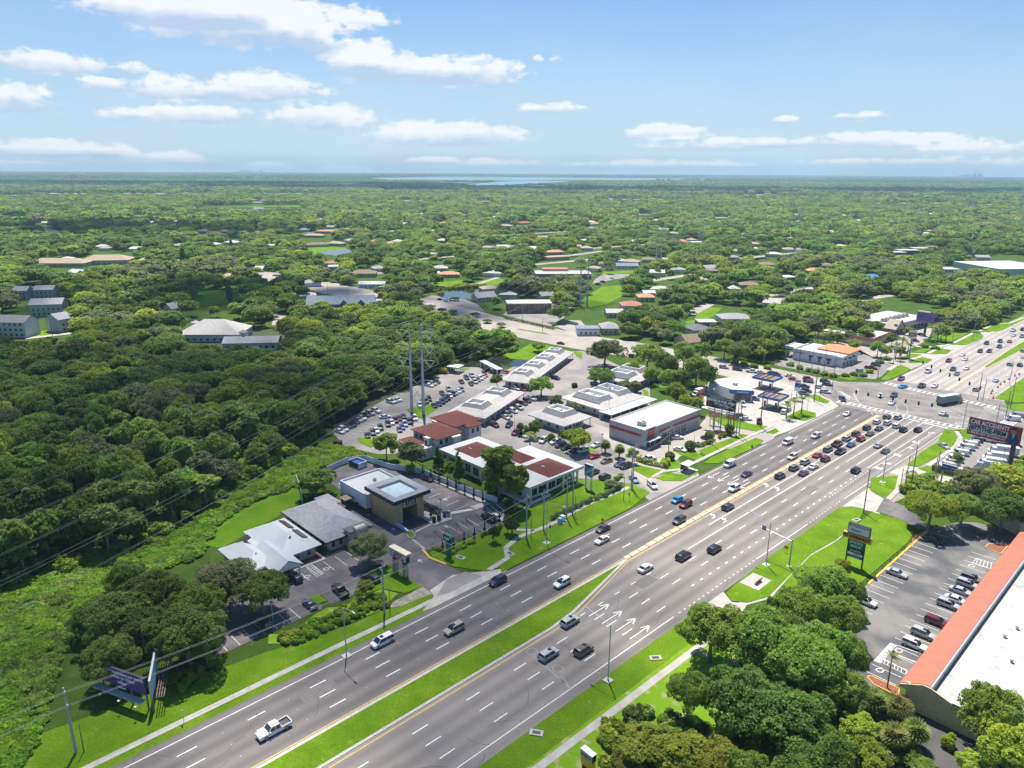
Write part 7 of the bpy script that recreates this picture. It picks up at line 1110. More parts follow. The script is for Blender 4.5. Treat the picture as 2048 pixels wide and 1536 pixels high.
# far commercial strips, white against the green
nf = 0
for (x0, x1, py, n, hh, cols) in ((0, 70, 392, 4, 7, 'tan white tan tan'), (75, 330, 388, 12, 8, 'tan white tan white pale'), (360, 425, 387, 3, 6, 'pale slate'), (520, 640, 388, 4, 6, 'pale grey'), (560, 700, 376, 7, 9, 'white tan white'), (755, 885, 380, 6, 8, 'white pale'), (815, 830, 379, 1, 9, 'white'), (1090, 1155, 375, 4, 14, 'white'), (1185, 1360, 399, 12, 8, 'white pale white'), (395, 420, 355, 2, 14, 'white'), (475, 560, 356, 3, 14, 'white'), (500, 535, 400, 2, 7, 'tan grey'), (1750, 1900, 407, 9, 9, 'pale white grey'), (1940, 1990, 410, 2, 9, 'pale'), (1480, 1560, 390, 3, 9, 'tan white'), (1680, 1700, 376, 1, 9, 'white'), (170, 215, 424, 2, 8, 'pale white'), (800, 850, 402, 2, 7, 'tan')):
    cs = cols.split()
    for i in range(n):
        px = x0 + (x1 - x0) * (i + .5) / n; w = (x1 - x0) / n * r2.uniform(.5, .9); nf += 1; x, y = at(px, py + r2.uniform(-1, 1), hh); d = pj(x, y, hh)[2]; L_ = w * d / CF; xa, ya = at(px - 15, py, 0); xb, yb = at(px + 15, py, 0); c = cs[i % len(cs)]
        g = empty('warehouse', (x, y, 0), math.atan2(yb - ya, xb - xa), 'long low %s building in the far commercial strip' % {'pale': 'pale grey'}.get(c, c), 'building', 'far %s commercial buildings' % c)
        part(g, 'wall', WHITE_W if c in ('white', 'pale', 'slate', 'grey') else BEIGE, lambda b: b.box(-L_ / 2, L_ / 2, -18, 18, 0, hh)); part(g, 'roof', RF[c], lambda b: b.box(-L_ / 2 - 1, L_ / 2 + 1, -19, 19, hh + .01, hh + 1)); clearing(px, py, w, 1.5, 1.8)
# skylines on the horizon
for (cx, n, sp, mh, lab) in ((540, 9, 48, 95, 'left'), (1872, 11, 44, 105, 'right')):
    for i in range(n):
        px = cx - sp / 2 + sp * i / (n - 1) + r2.uniform(-1.5, 1.5); d = 16800; v = (px - 1024) / CF * RT + FW; v = v[:2] / np.linalg.norm(v[:2]); x, y = CAM[0] + v[0] * d, CAM[1] + v[1] * d; h = mh * (.35 + .65 * r2.random()) * (1 - .5 * abs(i / (n - 1) - (.7 if lab == 'right' else .5)))
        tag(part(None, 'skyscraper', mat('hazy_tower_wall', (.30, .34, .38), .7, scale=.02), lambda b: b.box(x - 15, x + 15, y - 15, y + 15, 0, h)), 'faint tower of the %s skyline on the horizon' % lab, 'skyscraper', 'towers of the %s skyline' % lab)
# ---------------------------------------------------------------- woodland fill
def gridpts(spacing, dmin, dmax, jit=.45, margin=70):
    a0, a1 = -.66, .66; fx, fy = _w(np.array([0, 1., 0]))[:2]; n = int(2 * dmax / spacing); g = (np.arange(n) - n / 2) * spacing; X, Y = np.meshgrid(g, g); X = X.ravel() + rng.uniform(-jit, jit, X.size) * spacing; Y = Y.ravel() + rng.uniform(-jit, jit, Y.size) * spacing
    d = np.hypot(X, Y); f = X * fx + Y * fy; s = X * fy - Y * fx; k = (d > dmin) & (d < dmax) & (f > 0) & (np.abs(s) < f * .74 + margin); return np.c_[X[k] + CAM[0], Y[k] + CAM[1]]
def vnoise(P, sc, seed):
    r = np.random.default_rng(seed); T_ = r.random((64, 64)); u = P / sc; i = np.floor(u).astype(int); f = u - i; f = f * f * (3 - 2 * f); g = lambda a, b: T_[(i[:, 0] + a) % 64, (i[:, 1] + b) % 64]
    return (g(0, 0) * (1 - f[:, 0]) + g(1, 0) * f[:, 0]) * (1 - f[:, 1]) + (g(0, 1) * (1 - f[:, 0]) + g(1, 1) * f[:, 0]) * f[:, 1]
def stuff(name, pts, scl, idx, assets, label_kind='stuff', zs=None):
    """one object: a point cloud on which geometry nodes place the plant shapes"""
    n = len(pts); me = bpy.data.meshes.new(name); me.vertices.add(n); me.vertices.foreach_set('co', np.c_[pts, np.zeros(n) if zs is None else zs].astype(np.float32).ravel()); me.update()
    for nm, arr, ty in (('scl', scl, 'FLOAT'), ('rot', rng.uniform(0, 6.28, n), 'FLOAT'), ('idx', idx, 'INT')): at_ = me.attributes.new(nm, ty, 'POINT'); at_.data.foreach_set('value', np.asarray(arr, np.float32 if ty == 'FLOAT' else np.int32))
    o = bpy.data.objects.new(name, me); C.objects.link(o); o['kind'] = 'stuff'
    col = bpy.data.collections.new(name + '_shapes')
    for i, m in enumerate(assets): a = bpy.data.objects.new('%s_shape_%02d' % (name, i), m); col.objects.link(a)
    ng = bpy.data.node_groups.new(name, 'GeometryNodeTree'); ng.interface.new_socket('Geometry', in_out='INPUT', socket_type='NodeSocketGeometry'); ng.interface.new_socket('Geometry', in_out='OUTPUT', socket_type='NodeSocketGeometry'); N = ng.nodes; L = ng.links
    gi = N.new('NodeGroupInput'); go = N.new('NodeGroupOutput'); ip = N.new('GeometryNodeInstanceOnPoints'); ci = N.new('GeometryNodeCollectionInfo'); ci.inputs['Collection'].default_value = col; ci.inputs['Separate Children'].default_value = True; ci.inputs['Reset Children'].default_value = True
    def attr(nm, ty): q = N.new('GeometryNodeInputNamedAttribute'); q.data_type = ty; q.inputs[0].default_value = nm; return [s for s in q.outputs if s.enabled and s.name == 'Attribute'][0]
    cx = N.new('ShaderNodeCombineXYZ'); L.new(attr('rot', 'FLOAT'), cx.inputs[2]); L.new(gi.outputs[0], ip.inputs['Points']); L.new(ci.outputs[0], ip.inputs['Instance']); ip.inputs['Pick Instance'].default_value = True; L.new(attr('idx', 'INT'), ip.inputs['Instance Index']); L.new(cx.outputs[0], ip.inputs['Rotation']); L.new(attr('scl', 'FLOAT'), ip.inputs['Scale']); L.new(ip.outputs[0], go.inputs[0])
    md = o.modifiers.new('scatter', 'NODES'); md.node_group = ng; return o
WK = ['oak', 'round', 'oak', 'tall']; WC = ['mid', 'dark', 'light', 'grey']
# nearest dense wood, one object per tree
P = gridpts(7.8, 60, 470); P3 = np.c_[P, np.zeros(len(P))]; ok = ~blocked(P3, np.full(len(P), 4.6), 9.5); P = P[ok]; q = pjn(np.c_[P, np.full(len(P), 5.)]); k = (q[:, 0] > -60) & (q[:, 0] < 2110) & (q[:, 1] < 1600); P = P[k]; q = q[k]
o_ = np.argsort(q[:, 2]); P = P[o_]; q = q[o_]; NI = 300 - NTREE
tone = vnoise(P, 26, 3); cnt = {}
for i in range(min(NI, len(P))):
    c = 'dark' if tone[i] < .52 else 'mid' if tone[i] < .74 else 'light' if tone[i] < .86 and random.random() < .6 else 'grey'; kd = WK[int(rng.integers(4))]; R_ = rng.uniform(3.6, 7.2); H_ = rng.uniform(9, 16.5)
    tree(P[i, 0], P[i, 1], R_ * (.8 if kd == 'tall' else 1), H_ * (1.12 if kd == 'tall' else 1), kd, c, '%s tree in the dense wood behind the clinics' % {'dark': 'dark green leafy', 'mid': 'mid green leafy', 'light': 'bright green leafy', 'grey': 'grey green leafy'}[c], group='%s trees of the dense wood' % {'dark': 'dark', 'mid': 'mid green', 'light': 'bright', 'grey': 'grey green'}[c], lod=1)
rest = P[min(NI, len(P)):]
def assets(lod, kinds, cols, seeds=(0, 1)):
    out = []
    for k_ in kinds:
        for c in cols:
            for s in seeds: out.append(tree_mesh(k_, lod, s, c)[0])
    return out
A1 = assets(1, ['oak', 'round'], ['dark', 'mid', 'light', 'grey']); tn = vnoise(rest, 26, 3) + rng.uniform(-.12, .12, len(rest))
def pick(tn, n, per):   # index into cols dark, mid, light, grey
    c = np.where(tn < .44, 0, np.where(tn < .63, 1, np.where(tn < .78, 2, 3))); k_ = rng.integers(0, n // (4 * per), len(tn)); return k_ * 4 * per + c * per + rng.integers(0, per, len(tn))
stuff('woodland', rest, rng.uniform(.8, 1.5, len(rest)), pick(tn, 16, 2), A1)
def band(name, sp, d0, d1, lod, R_, smin, smax, gap=.0, mul=1, off=.05):
    P = gridpts(sp, d0, d1); P3 = np.c_[P, np.zeros(len(P))]; P = P[~blocked(P3, np.full(len(P), R_), 8.5 * mul)]; nz = vnoise(P, 90, 8) + .35 * vnoise(P, 23, 9); P = P[nz > gap]
    tn = vnoise(P, 60, 4) * .7 + vnoise(P, 17, 5) * .3 + rng.uniform(-.16, .16, len(P)) + off; stuff(name, P, rng.uniform(smin, smax, len(P)), pick(tn, 16, 2), assets(lod, ['oak', 'round'], ['dark', 'mid', 'light', 'grey']))
    return P
band('tree_belt', 9.0, 470, 1150, 2, 6, .7, 1.4, .30)
band('far_woods', 11.5, 1150, 2900, 3, 7, .8, 1.6, .28)
band('distant_woods', 22, 2900, 7000, 3, 12, 1.3, 2.2, .22, 1.2, -.12)
band('horizon_woods', 55, 7000, 16500, 3, 28, 2.2, 3.6, .16, 1.3, -.3)
# a few tall dark columnar trees that stick out of the far woods
for i, (a, b_, h) in enumerate([(366, 515, 20), (458, 585, 14), (463, 490, 14), (372, 590, 12), (380, 580, 13), (700, 420, 16), (388, 440, 18), (512, 450, 16), (1395, 440, 14), (1530, 380, 18), (985, 405, 16), (560, 575, 12)]):
    x, y = at(a, b_, h * .5); d = pj(x, y, 5)[2]; tree(x, y, h * .17, h, 'column', 'dark', 'tall dark columnar tree rising above the suburb trees, %s from the left' % ORD[i], group='columnar trees', lod=1 if d < 900 else 2)
# ---- undergrowth
def inside(z, pts, sp, name, cols, smin, smax, kind='bush', lod=1, keep=1.0, avoid=()):
    poly = Q(z, *pts); xs, ys = zip(*poly); gx = np.arange(min(xs), max(xs), sp); gy = np.arange(min(ys), max(ys), sp); X, Y = np.meshgrid(gx, gy); X = X.ravel() + rng.uniform(-.5, .5, X.size) * sp; Y = Y.ravel() + rng.uniform(-.5, .5, Y.size) * sp
    k = inpolyn(X, Y, poly) & (rng.random(len(X)) < keep); P = np.c_[X[k], Y[k]]
    if len(P) == 0: return
    tn = vnoise(P, 7, 6); ni = len(cols); A = assets(lod, [kind], cols, (0, 1)); idx = np.clip((tn * ni).astype(int), 0, ni - 1) * 2 + rng.integers(0, 2, len(P)); stuff(name, P, rng.uniform(smin, smax, len(P)), idx, A)
inside('F', ((0, 1180), (90, 1150), (212, 1110), (342, 1055), (430, 1060), (400, 1110), (200, 1190), (160, 1260), (110, 1330), (90, 1440), (40, 1536), (-60, 1560)), 1.7, 'undergrowth', ['scrub', 'scrub', 'mid', 'scrub'], .6, 1.4, kind='scrub')
inside('F', ((-100, 1000), (300, 900), (560, 860), (660, 800), (672, 850), (608, 897), (526, 947), (403, 1028), (342, 1068), (212, 1125), (-100, 1215)), 3.2, 'understorey', ['dark', 'mid', 'dark', 'light'], 1.0, 2.2)
inside('b', ((-60, 640), (0, 560), (250, 330), (480, 220), (640, 150), (760, 110), (930, 160), (960, 178), (760, 240), (700, 250), (590, 330), (480, 385), (330, 435), (60, 605), (0, 665), (-160, 740)), 1.6, 'undergrowth', ['scrub', 'mid', 'scrub', 'scrub'], .6, 1.4, kind='scrub')
inside('b', ((440, 1262), (850, 1080), (1060, 985), (1085, 1000), (1080, 1070), (1010, 1090), (850, 1160), (600, 1276), (480, 1290)), 1.1, 'ditch_growth', ['scrub', 'light', 'scrub'], .35, .8)
inside('a', ((1000, 750), (1300, 650), (1300, 740), (1060, 830), (960, 800)), 1.2, 'ditch_growth', ['scrub', 'light', 'scrub'], .35, .7)
inside('c', ((770, 320), (960, 250), (880, 270), (850, 330)), 1.8, 'bank_growth', ['light', 'yellow', 'mid'], .8, 1.5); inside('c', ((1000, 250), (1180, 120), (1350, 120), (1330, 180), (1190, 215), (1010, 240)), 1.9, 'bank_growth', ['light', 'mid', 'light'], .8, 1.5)
inside('5', ((870, 160), (1200, 130), (1650, 240), (1700, 310), (1400, 380), (1180, 370), (1010, 340)), 2.6, 'bank_growth', ['light', 'light', 'yellow'], 1.2, 2.0); inside('i', ((1200, 455), (1560, 425), (1700, 440), (1800, 370), (1900, 380), (1800, 440), (1640, 420), (1430, 415), (1260, 460)), 2.4, 'reed_bank', ['light', 'yellow', 'mid'], .8, 1.4)
inside('g', ((0, 740), (180, 640), (420, 700), (640, 830), (900, 800), (1180, 700), (1300, 640), (1500, 730), (1560, 932), (0, 960)), 1.5, 'understorey', ['mid', 'dark', 'light', 'yellow'], .5, 1.3, keep=.7)
inside('e', ((1300, 1150), (1700, 1180), (2048, 1000), (2048, 1264), (1250, 1264)), 2.2, 'understorey', ['mid', 'light', 'dark'], .8, 1.7, keep=.7)
# ---------------------------------------------------------------- pylons, wires, poles, signs
PYL = mat('pylon_steel', (.46, .49, .53), .45, scale=.4, var=.08, metal=.2); INS = mat('insulator_white', (.72, .72, .70), .4, scale=3, var=.05)
POLE_C = mat('concrete_pole', (.36, .38, .39), .85, scale=1.5, var=.15); POLE_W = mat('timber_pole', (.22, .17, .13), .9, scale=2.5, var=.2); WIRE = mat('wire_aluminium', (.34, .34, .33), .5, scale=1, var=.05, metal=.2); GREEN_P = mat('green_sign_paint', (.02, .16, .10), .5, scale=1, var=.1); PURP = mat('purple_vinyl', (.13, .05, .25), .5, scale=.6, var=.08); YEL_S = mat('amber_sign_face', (.72, .36, .04), .5, scale=2, var=.15); BLACK = mat('black_paint', (.015, .016, .02), .5, scale=1, var=.1); LBLUE = mat('light_blue_face', (.22, .42, .62), .5, scale=.7, var=.12); ORNG = mat('safety_orange', (.75, .16, .03), .6, scale=2, var=.1)
def pylon_pole(label, x, y, side, ld, H_=36.5, group='steel power line poles'):
    """tubular pole with three curved arms and V strings on one side; ld = direction along the line"""
    t = empty('power_pylon', (x, y, 0), ld, label, 'pylon', group); part(t, 'mast', PYL, lambda b: (b.cyl((0, 0, -.1), (0, 0, H_ * .5), .68, .5, 12), b.cyl((0, 0, H_ * .5), (0, 0, H_), .5, .28, 12)))
    tips = []
    for i, z in enumerate((H_ - 3, H_ - 8.6, H_ - 14.2)):
        part(t, 'cross_arm', PYL, lambda b: b.tube([(0, 0, z - .4), (0, side * 1.6, z + .15), (0, side * 3.6, z + .35), (0, side * 5.4, z + .1)], .13)); part(t, 'insulator_string', INS, lambda b: b.tube([(0, side * 1.5, z - .2), (0, side * 3.3, z - 2.6), (0, side * 5.2, z - .1)], .10)); tips.append((0, side * 3.3, z - 2.6))
    part(t, 'earth_wire_arm', PYL, lambda b: b.tube([(0, 0, H_ - .4), (0, side * 1.5, H_ + .2), (0, side * 2.9, H_ + .3)], .09)); tips.append((0, side * 2.9, H_ + .2))
    part(t, 'lower_arm', PYL, lambda b: b.tube([(0, 0, 14), (0, side * 1.8, 14.5), (0, side * 3.2, 14.2), (0, side * 3.2, 12.4)], .1)); tips.append((0, side * 3.2, 12.3)); c, s = math.cos(ld), math.sin(ld); return [Vector((x - q[1] * s, y + q[1] * c, q[2])) for q in tips]
PB = [((824, 826), (842, 821)), ((1160, 612), (1172, 610)), ((1312, 522), (1323, 521)), ((1396, 486), (1404, 484)), ((1598, 452), (1606, 451)), ((1740, 442), (1746, 441))]
B0 = [Vector((*at(*a), 0)) for a, _ in PB]; dl = (B0[1] - B0[0]); LD = math.atan2(dl.y, dl.x); pv = Vector((math.sin(LD), -math.cos(LD), 0))
B0.insert(0, B0[0] - (B0[1] - B0[0]) * .92 + Vector((-4, 0, 0))); line_pts = []
for i, p in enumerate(B0):
    q = p + pv * 5.2; ld = LD if i < 3 else math.atan2((B0[i] - B0[i - 1]).y, (B0[i] - B0[i - 1]).x)
    if i == 0: o = [Vector((p.x + s_ * -math.sin(LD) * 3.3, p.y + s_ * math.cos(LD) * 3.3, z)) + (pv * 5.2 if s_ < 0 else Vector()) for s_ in (1, -1) for z in (31, 25.4, 19.8, 36.7, 12.3)]; line_pts.append(o); continue
    nm = ['', 'nearest', 'second', 'third', 'fourth', 'fifth', 'farthest'][i]; a = pylon_pole('left mast of the %s pair of tall steel power poles' % nm, p.x, p.y, 1, ld); c = pylon_pole('right mast of the %s pair of tall steel power poles' % nm, q.x, q.y, -1, ld); line_pts.append(a + c)
    br = MB(); 
    for z0, z1 in ((27, 20.5), (12.2, 5.6)): br.cyl((p.x, p.y, z0), (q.x, q.y, z1), .08, n=5); br.cyl((p.x, p.y, z1), (q.x, q.y, z0), .08, n=5)
    br.cyl((p.x, p.y, 14.8), ((p.x + q.x) / 2, (p.y + q.y) / 2, 12.6), .09, n=5); br.cyl((q.x, q.y, 14.8), ((p.x + q.x) / 2, (p.y + q.y) / 2, 12.6), .09, n=5); tag(br.build('cross_brace', PYL), 'crossed steel braces between the %s pair of power poles' % nm, 'brace', 'cross braces of the power poles')
def wire(a, b_, sag, r, label, group, n=14, m=None):
    w = MB(); pts = [tuple(Vector(a).lerp(Vector(b_), t) - Vector((0, 0, 4 * sag * t * (1 - t)))) for t in [i / n for i in range(n + 1)]]
    for p, q in zip(pts, pts[1:]): w.cyl(p, q, r, r, 4, cap=False)
    return tag(w.build('power_line', m or WIRE), label, 'cable', group)
for i in range(len(line_pts) - 2):
    for j in range(10): wire(line_pts[i][j], line_pts[i + 1][j], 5.5, .018 if i == 0 else .026, 'thin transmission wire %s' % ('sweeping over the dense wood' if i == 0 else 'running off over the suburb'), 'transmission wires over the %s' % ('wood' if i == 0 else 'suburb'))
def pole(px, py, H_, label, m=None, r=.2, arms=0, group='utility poles', xy=None, ang=0, name='utility_pole', cat='pole'):
    x, y = xy or at(px, py); t = empty(name, (x, y, 0), ang, label, cat, group); part(t, 'shaft', m or POLE_C, lambda b: b.cyl((0, 0, -.1), (0, 0, H_), r, r * .6, 8))
    for k in range(arms):
        z = H_ - .5 - 1.3 * k; part(t, 'insulator_arm', PYL, lambda b: b.tube([(0, 0, z - .3), ((-1) ** k * .75, 0, z)], .06)); part(t, 'insulator', INS, lambda b: b.cyl(((-1) ** k * .78, 0, z - .1), ((-1) ** k * .78, 0, z + .35), .11, n=6))
    return Vector((x, y, H_))
L1 = [pole(152, 1505, 12.8, 'tall grey pole at the lower left corner', arms=4, r=.26), pole(769, 1228, 12.6, 'tall grey pole by the ditch near the two pillared sign', arms=4, r=.24), pole(1053, 1078, 12.8, 'tall grey pole at the car wash pavement', arms=4, r=.24), pole(1087, 1061, 12, 'tall grey pole beside the pavement junction', arms=2, r=.22), pole(1133, 1037, 13, 'tall grey pole at the end of the dark lawn hedge', arms=3, r=.22), pole(1145, 1031, 14, 'tallest grey pole beside the lawn hedge', arms=3, r=.22), pole(1262, 979, 12.5, 'left of the twin poles at the office driveway', POLE_C, arms=2, r=.2), pole(1265, 979, 15, 'right and taller of the twin poles at the office driveway', POLE_C, arms=2, r=.2),
      pole(1336, 915, 11.8, 'grey pole on the planted strip before the garage', arms=2, r=.18), pole(1425, 890, 13, 'slim pole beside the topiary ball', POLE_C, arms=2, r=.17), pole(1472, 872, 14, 'grey pole left of the pair near the yellow sign', arms=3, r=.2), pole(1478, 870, 14, 'grey pole right of the pair near the yellow sign', arms=3, r=.2), pole(1520, 854, 14, 'thick dark pole at the fuel station lawn', POLE_W, r=.26, arms=2), pole(1628, 802, 15, 'dark pole at the corner of the junction', POLE_W, r=.28, arms=3)]
for a, b_ in ((168, 1503), (780, 1222), (1062, 1074), (1150, 1033), (1247, 1003 - 2), (1387, 905), (1639, 799), (1602, 790), (1580, 815)): pole(a, b_, 5.5 + (a % 3), 'short dark post %s' % {168: 'beside the lower left corner pole', 780: 'right of the pole by the ditch', 1062: 'beside the car wash pavement pole', 1150: 'brown post at the lawn hedge', 1247: 'near the curved driveway lawn', 1387: 'before the garage parking', 1639: 'at the junction corner', 1602: 'near the price sign', 1580: 'left of the three palms'}[a], POLE_W, r=.11, group='short posts by the highway')
for i, (a, b_, h) in enumerate([(1727, 1025, 13.5), (1808, 984, 12), (1821, 975, 14), (1799, 985, 8), (1873, 948, 8), (1868, 958, 8), (2010, 840, 12), (1988, 868, 12), (1555, 702, 11), (1527, 729, 11), (1596, 746, 14), (1622, 750, 14), (1646, 755, 15), (1664, 779, 16), (1755, 757, 13), (1786, 728, 14), (1800, 727, 12), (1868, 698, 12), (1905, 680, 15), (1945, 680, 10), (1960, 655, 14), (2015, 645, 12), (1955, 800, 12), (1965, 802, 10), (2020, 818, 14), (1410, 700, 10), (1085, 664, 9), (1045, 645, 10), (656, 590, 9), (697, 598, 9), (105, 672, 11), (1395, 742, 9)]):
    pole(a, b_, h, 'utility pole %s, %s of its kind from the nearest' % ('right of the highway' if a > 1720 and b_ > 800 else 'along the cross street and beyond', (ORD + ['farther one'] * 20)[i]), POLE_W if i % 2 == 0 else POLE_C, r=.17, arms=1, group='utility poles right of the highway' if a > 1720 and b_ > 800 else 'utility poles beyond the offices')
chain = [Vector((-12.5, -110, 12.4))] + [L1[0], L1[1], L1[2], L1[4], L1[7], L1[8], L1[10], L1[12], L1[13], Vector((-10, 420, 14)), Vector((-10, 560, 14))]
for i, (p, q) in enumerate(zip(chain, chain[1:])):
    for k in range(4): o = Vector(((-1) ** k * .78, 0, -.25 - 1.3 * k)); wire(p + o, q + o, 1.0, .022, 'roadside wire along the left verge of the highway', 'roadside wires on the left', 10, m=WIRE)
for p, q in (((1555, 702, 11), (1664, 779, 16)), ((1410, 700, 10), (1555, 702, 11)), ((1085, 664, 9), (1410, 700, 10)), ((1664, 779, 16), (1955, 800, 12)), ((1808, 984, 12), (1727, 1025, 13.5)), ((1821, 975, 14), (1955, 800, 12))):
    for k in range(3): a = Vector((*at(*p[:2]), p[2] - .2 - k * .7)); c = Vector((*at(*q[:2]), q[2] - .2 - k * .7)); wire(a, c, .9, .02, 'thin wire strung between the junction poles', 'wires around the junction', 8)
def lamp(px, py, H_, arm, label, L_=3.6, two=False):
    x, y = at(px, py); t = empty('street_lamp', (x, y, 0), arm, label, 'street lamp', 'highway street lamps'); part(t, 'base', KERB, lambda b: b.box(-.8, .8, -.8, .8, 0, .16)); part(t, 'pole', STEEL, lambda b: b.cyl((0, 0, 0), (0, 0, H_ - .8), .14, .09, 8)); part(t, 'arm', STEEL, lambda b: b.tube([(0, 0, H_ - .9), (L_ * .4, 0, H_ - .35), (L_, 0, H_)], .06)); part(t, 'lamp_head', STEEL, lambda b: b.loft([[(L_ - .2, -.12, H_ - .08), (L_ - .2, .12, H_ - .08), (L_ - .2, .12, H_ + .1), (L_ - .2, -.12, H_ + .1)], [(L_ + .8, -.16, H_ - .05), (L_ + .8, .16, H_ - .05), (L_ + .8, .12, H_ + .1), (L_ + .8, -.12, H_ + .1)]]))
lamp(1216, 1361, 13.0, math.pi, 'tall street lamp on the right verge reaching over the painted arrows', 5.5); lamp(1532, 1130, 12.5, math.pi, 'tall street lamp beside the lane control sign', 5); lamp(693, 1312, 11.8, 0, 'tall street lamp beside the ditch on the left verge', 3.5); lamp(1093, 1086, 12.4, 0, 'tall street lamp with a long arm at the car wash verge', 5.5); lamp(1765, 965, 12.5, math.pi, 'street lamp on the lawn before the yellow kerb', 4); lamp(1925, 858, 12.5, math.pi, 'street lamp at the corner by the red billboard', 3); lamp(2018, 770, 12.5, math.pi, 'street lamp on the lawn beyond the junction', 3); lamp(1578, 762, 10, 0, 'street lamp at the fuel station side of the cross street', 2)
for i, (a, b_, h, l_) in enumerate([(723, 1140, 5.5, 'car park lamp beside the small round tree'), (547, 1250, 5.5, 'car park lamp at the lower bays of the clinic'), (1217, 830, 11, 'tall light pole behind the garage'), (1203, 901, 6, 'light pole in the row facing the red roofed office'), (1029, 858, 7, 'tall light pole beside the maroon car'), (881, 1032, 5, 'light pole at the vacuum island'), (1277, 905, 6, 'light pole at the garage corner'), (2001, 945, 8, 'light pole between the vans and the box trucks'), (1614, 822, 8, 'light pole on the fuel station island'), (1155, 905, 6, 'light pole beside the blue parked car')]):
    x, y = at(a, b_); t = empty('lamp_post', (x, y, 0), 0, l_, 'lamp post', 'car park lamp posts'); part(t, 'pole', STEEL, lambda b: b.cyl((0, 0, 0), (0, 0, h), .09, .07, 8)); part(t, 'lamp_head', DARK, lambda b: b.box(-.3, .5, -.25, .25, h, h + .18))
# ---- boards and signs.  origin under the middle of the board, board in the local x-z plane facing -y
def board(tl, tr, zt, hgt, th, face, edge, label, name='billboard', cat='billboard', posts=(), back=None, frame=0, group=None, post_m=None, zb=0):
    a = Vector((*at(*tl, zt), 0)); b_ = Vector((*at(*tr, zt), 0)); c = (a + b_) / 2; L_ = (b_ - a).length; rz = math.atan2((b_ - a).y, (b_ - a).x); t = empty(name, (c.x, c.y, 0), rz, label, cat, group)
    part(t, 'cabinet', edge, lambda b: b.box(-L_ / 2, L_ / 2, .003, th, zt - hgt, zt)); part(t, 'sign_face', face, lambda b: b.box(-L_ / 2 + frame, L_ / 2 - frame, -.04, 0, zt - hgt + frame, zt - frame))
    for px, r in posts: part(t, 'post', post_m or STEEL, lambda b: b.cyl((px * L_, th / 2, 0), (px * L_, th / 2, zt - hgt + .05), r, r * .95, 12) if r > 0 else b.box(px * L_ + r, px * L_ - r, th / 2 + r, th / 2 - r, 0, zt - hgt + .05))
    return t, L_
def tx(t, s, size, m, x, z, sx=1.0, bold=.01, al='CENTER'): return textmesh(s, size, m, t, x, -.06, z, align=al, sx=sx, bold=bold, fitw=L_ * .93 - 2 * min(abs(x), L_ * .3))
def gl(t, n, s, m, x, z, y=-.06):
    """a line of lettering too small to read in the picture: n uneven strokes"""
    r = random.Random(n); b = MB(); w = s * .62
    for i in range(n):
        a = x + (i - n / 2) * w; b.box(a, a + w * .22, y - .015, y, z - s * .38, z + s * .38); b.box(a + w * .225, a + w * .75, y - .015, y, z + s * r.choice([-.38, -.05, .22]), z + s * r.choice([.38, .30]))
    return b.build('lettering', m, t)
WT = mat('white_lettering', (.80, .80, .80), .5, scale=2, var=.03); RT_ = mat('red_lettering', (.50, .03, .05), .5, scale=2, var=.05); BT = mat('navy_lettering', (.01, .015, .06), .5, scale=2, var=.05)
# purple board with hand written lettering
t, L_ = board((194, 1325), (288, 1357.5), 6.8, 3.5, .35, PURP, DARK, 'purple billboard with white handwriting at the lower left', posts=((-.45, .16), (-.15, .16), (.15, .16), (.48, .16)), post_m=POLE_W)
tx(t, '10,000+ businesses per month', .95, WT, .1, 6.1, bold=.02); tx(t, 'switch to Odoo', .95, WT, .2, 5.2, bold=.02); tx(t, 'odoo', 1.0, WT, 0, 4.2, bold=.04); part(t, 'underline', WT, lambda b: b.box(-L_ * .41, -L_ * .2, -.06, -.045, 5.5, 5.55)); part(t, 'panel_label', WT, lambda b: b.box(-.9, .9, -.2, -.1, 3.05, 3.28)); part(t, 'catwalk', STEEL, lambda b: b.box(-L_ / 2 - .2, L_ / 2, -1.5, -.35, 2.55, 2.65)); part(t, 'catwalk_beam', STEEL, lambda b: [b.box(-L_ / 2 - .2, L_ / 2, y, y + .1, 2.4, 2.549) for y in (-1.5, -.95, -.45)])
for k in (-.3, .1, .45): part(t, 'floodlight', CAP, lambda b: b.box(L_ * k, L_ * k + .4, -2.4, -2.1, 2.3, 2.5)); part(t, 'lamp_bracket', STEEL, lambda b: b.cyl((L_ * k + .2, -1.5, 2.5), (L_ * k + .2, -2.2, 2.35), .03, n=5))
t, L_ = board((300, 1362), (312, 1297), 6.8, 3.5, .35, LBLUE, STEEL, 'billboard seen edge on with a lattice catwalk beside the purple one', posts=((-.45, .16), (0, .16), (.45, .16)), post_m=POLE_W); part(t, 'catwalk', mat('rusty_catwalk', (.22, .15, .12), .8), lambda b: [b.box(-L_ / 2, L_ / 2, -1.9 + .42 * k, -1.75 + .42 * k, 3.1, 3.2) for k in range(4)] + [b.box(-L_ / 2 + i * L_ / 8, -L_ / 2 + i * L_ / 8 + .08, -1.9, -.4, 3.05, 3.099) for i in range(9)])
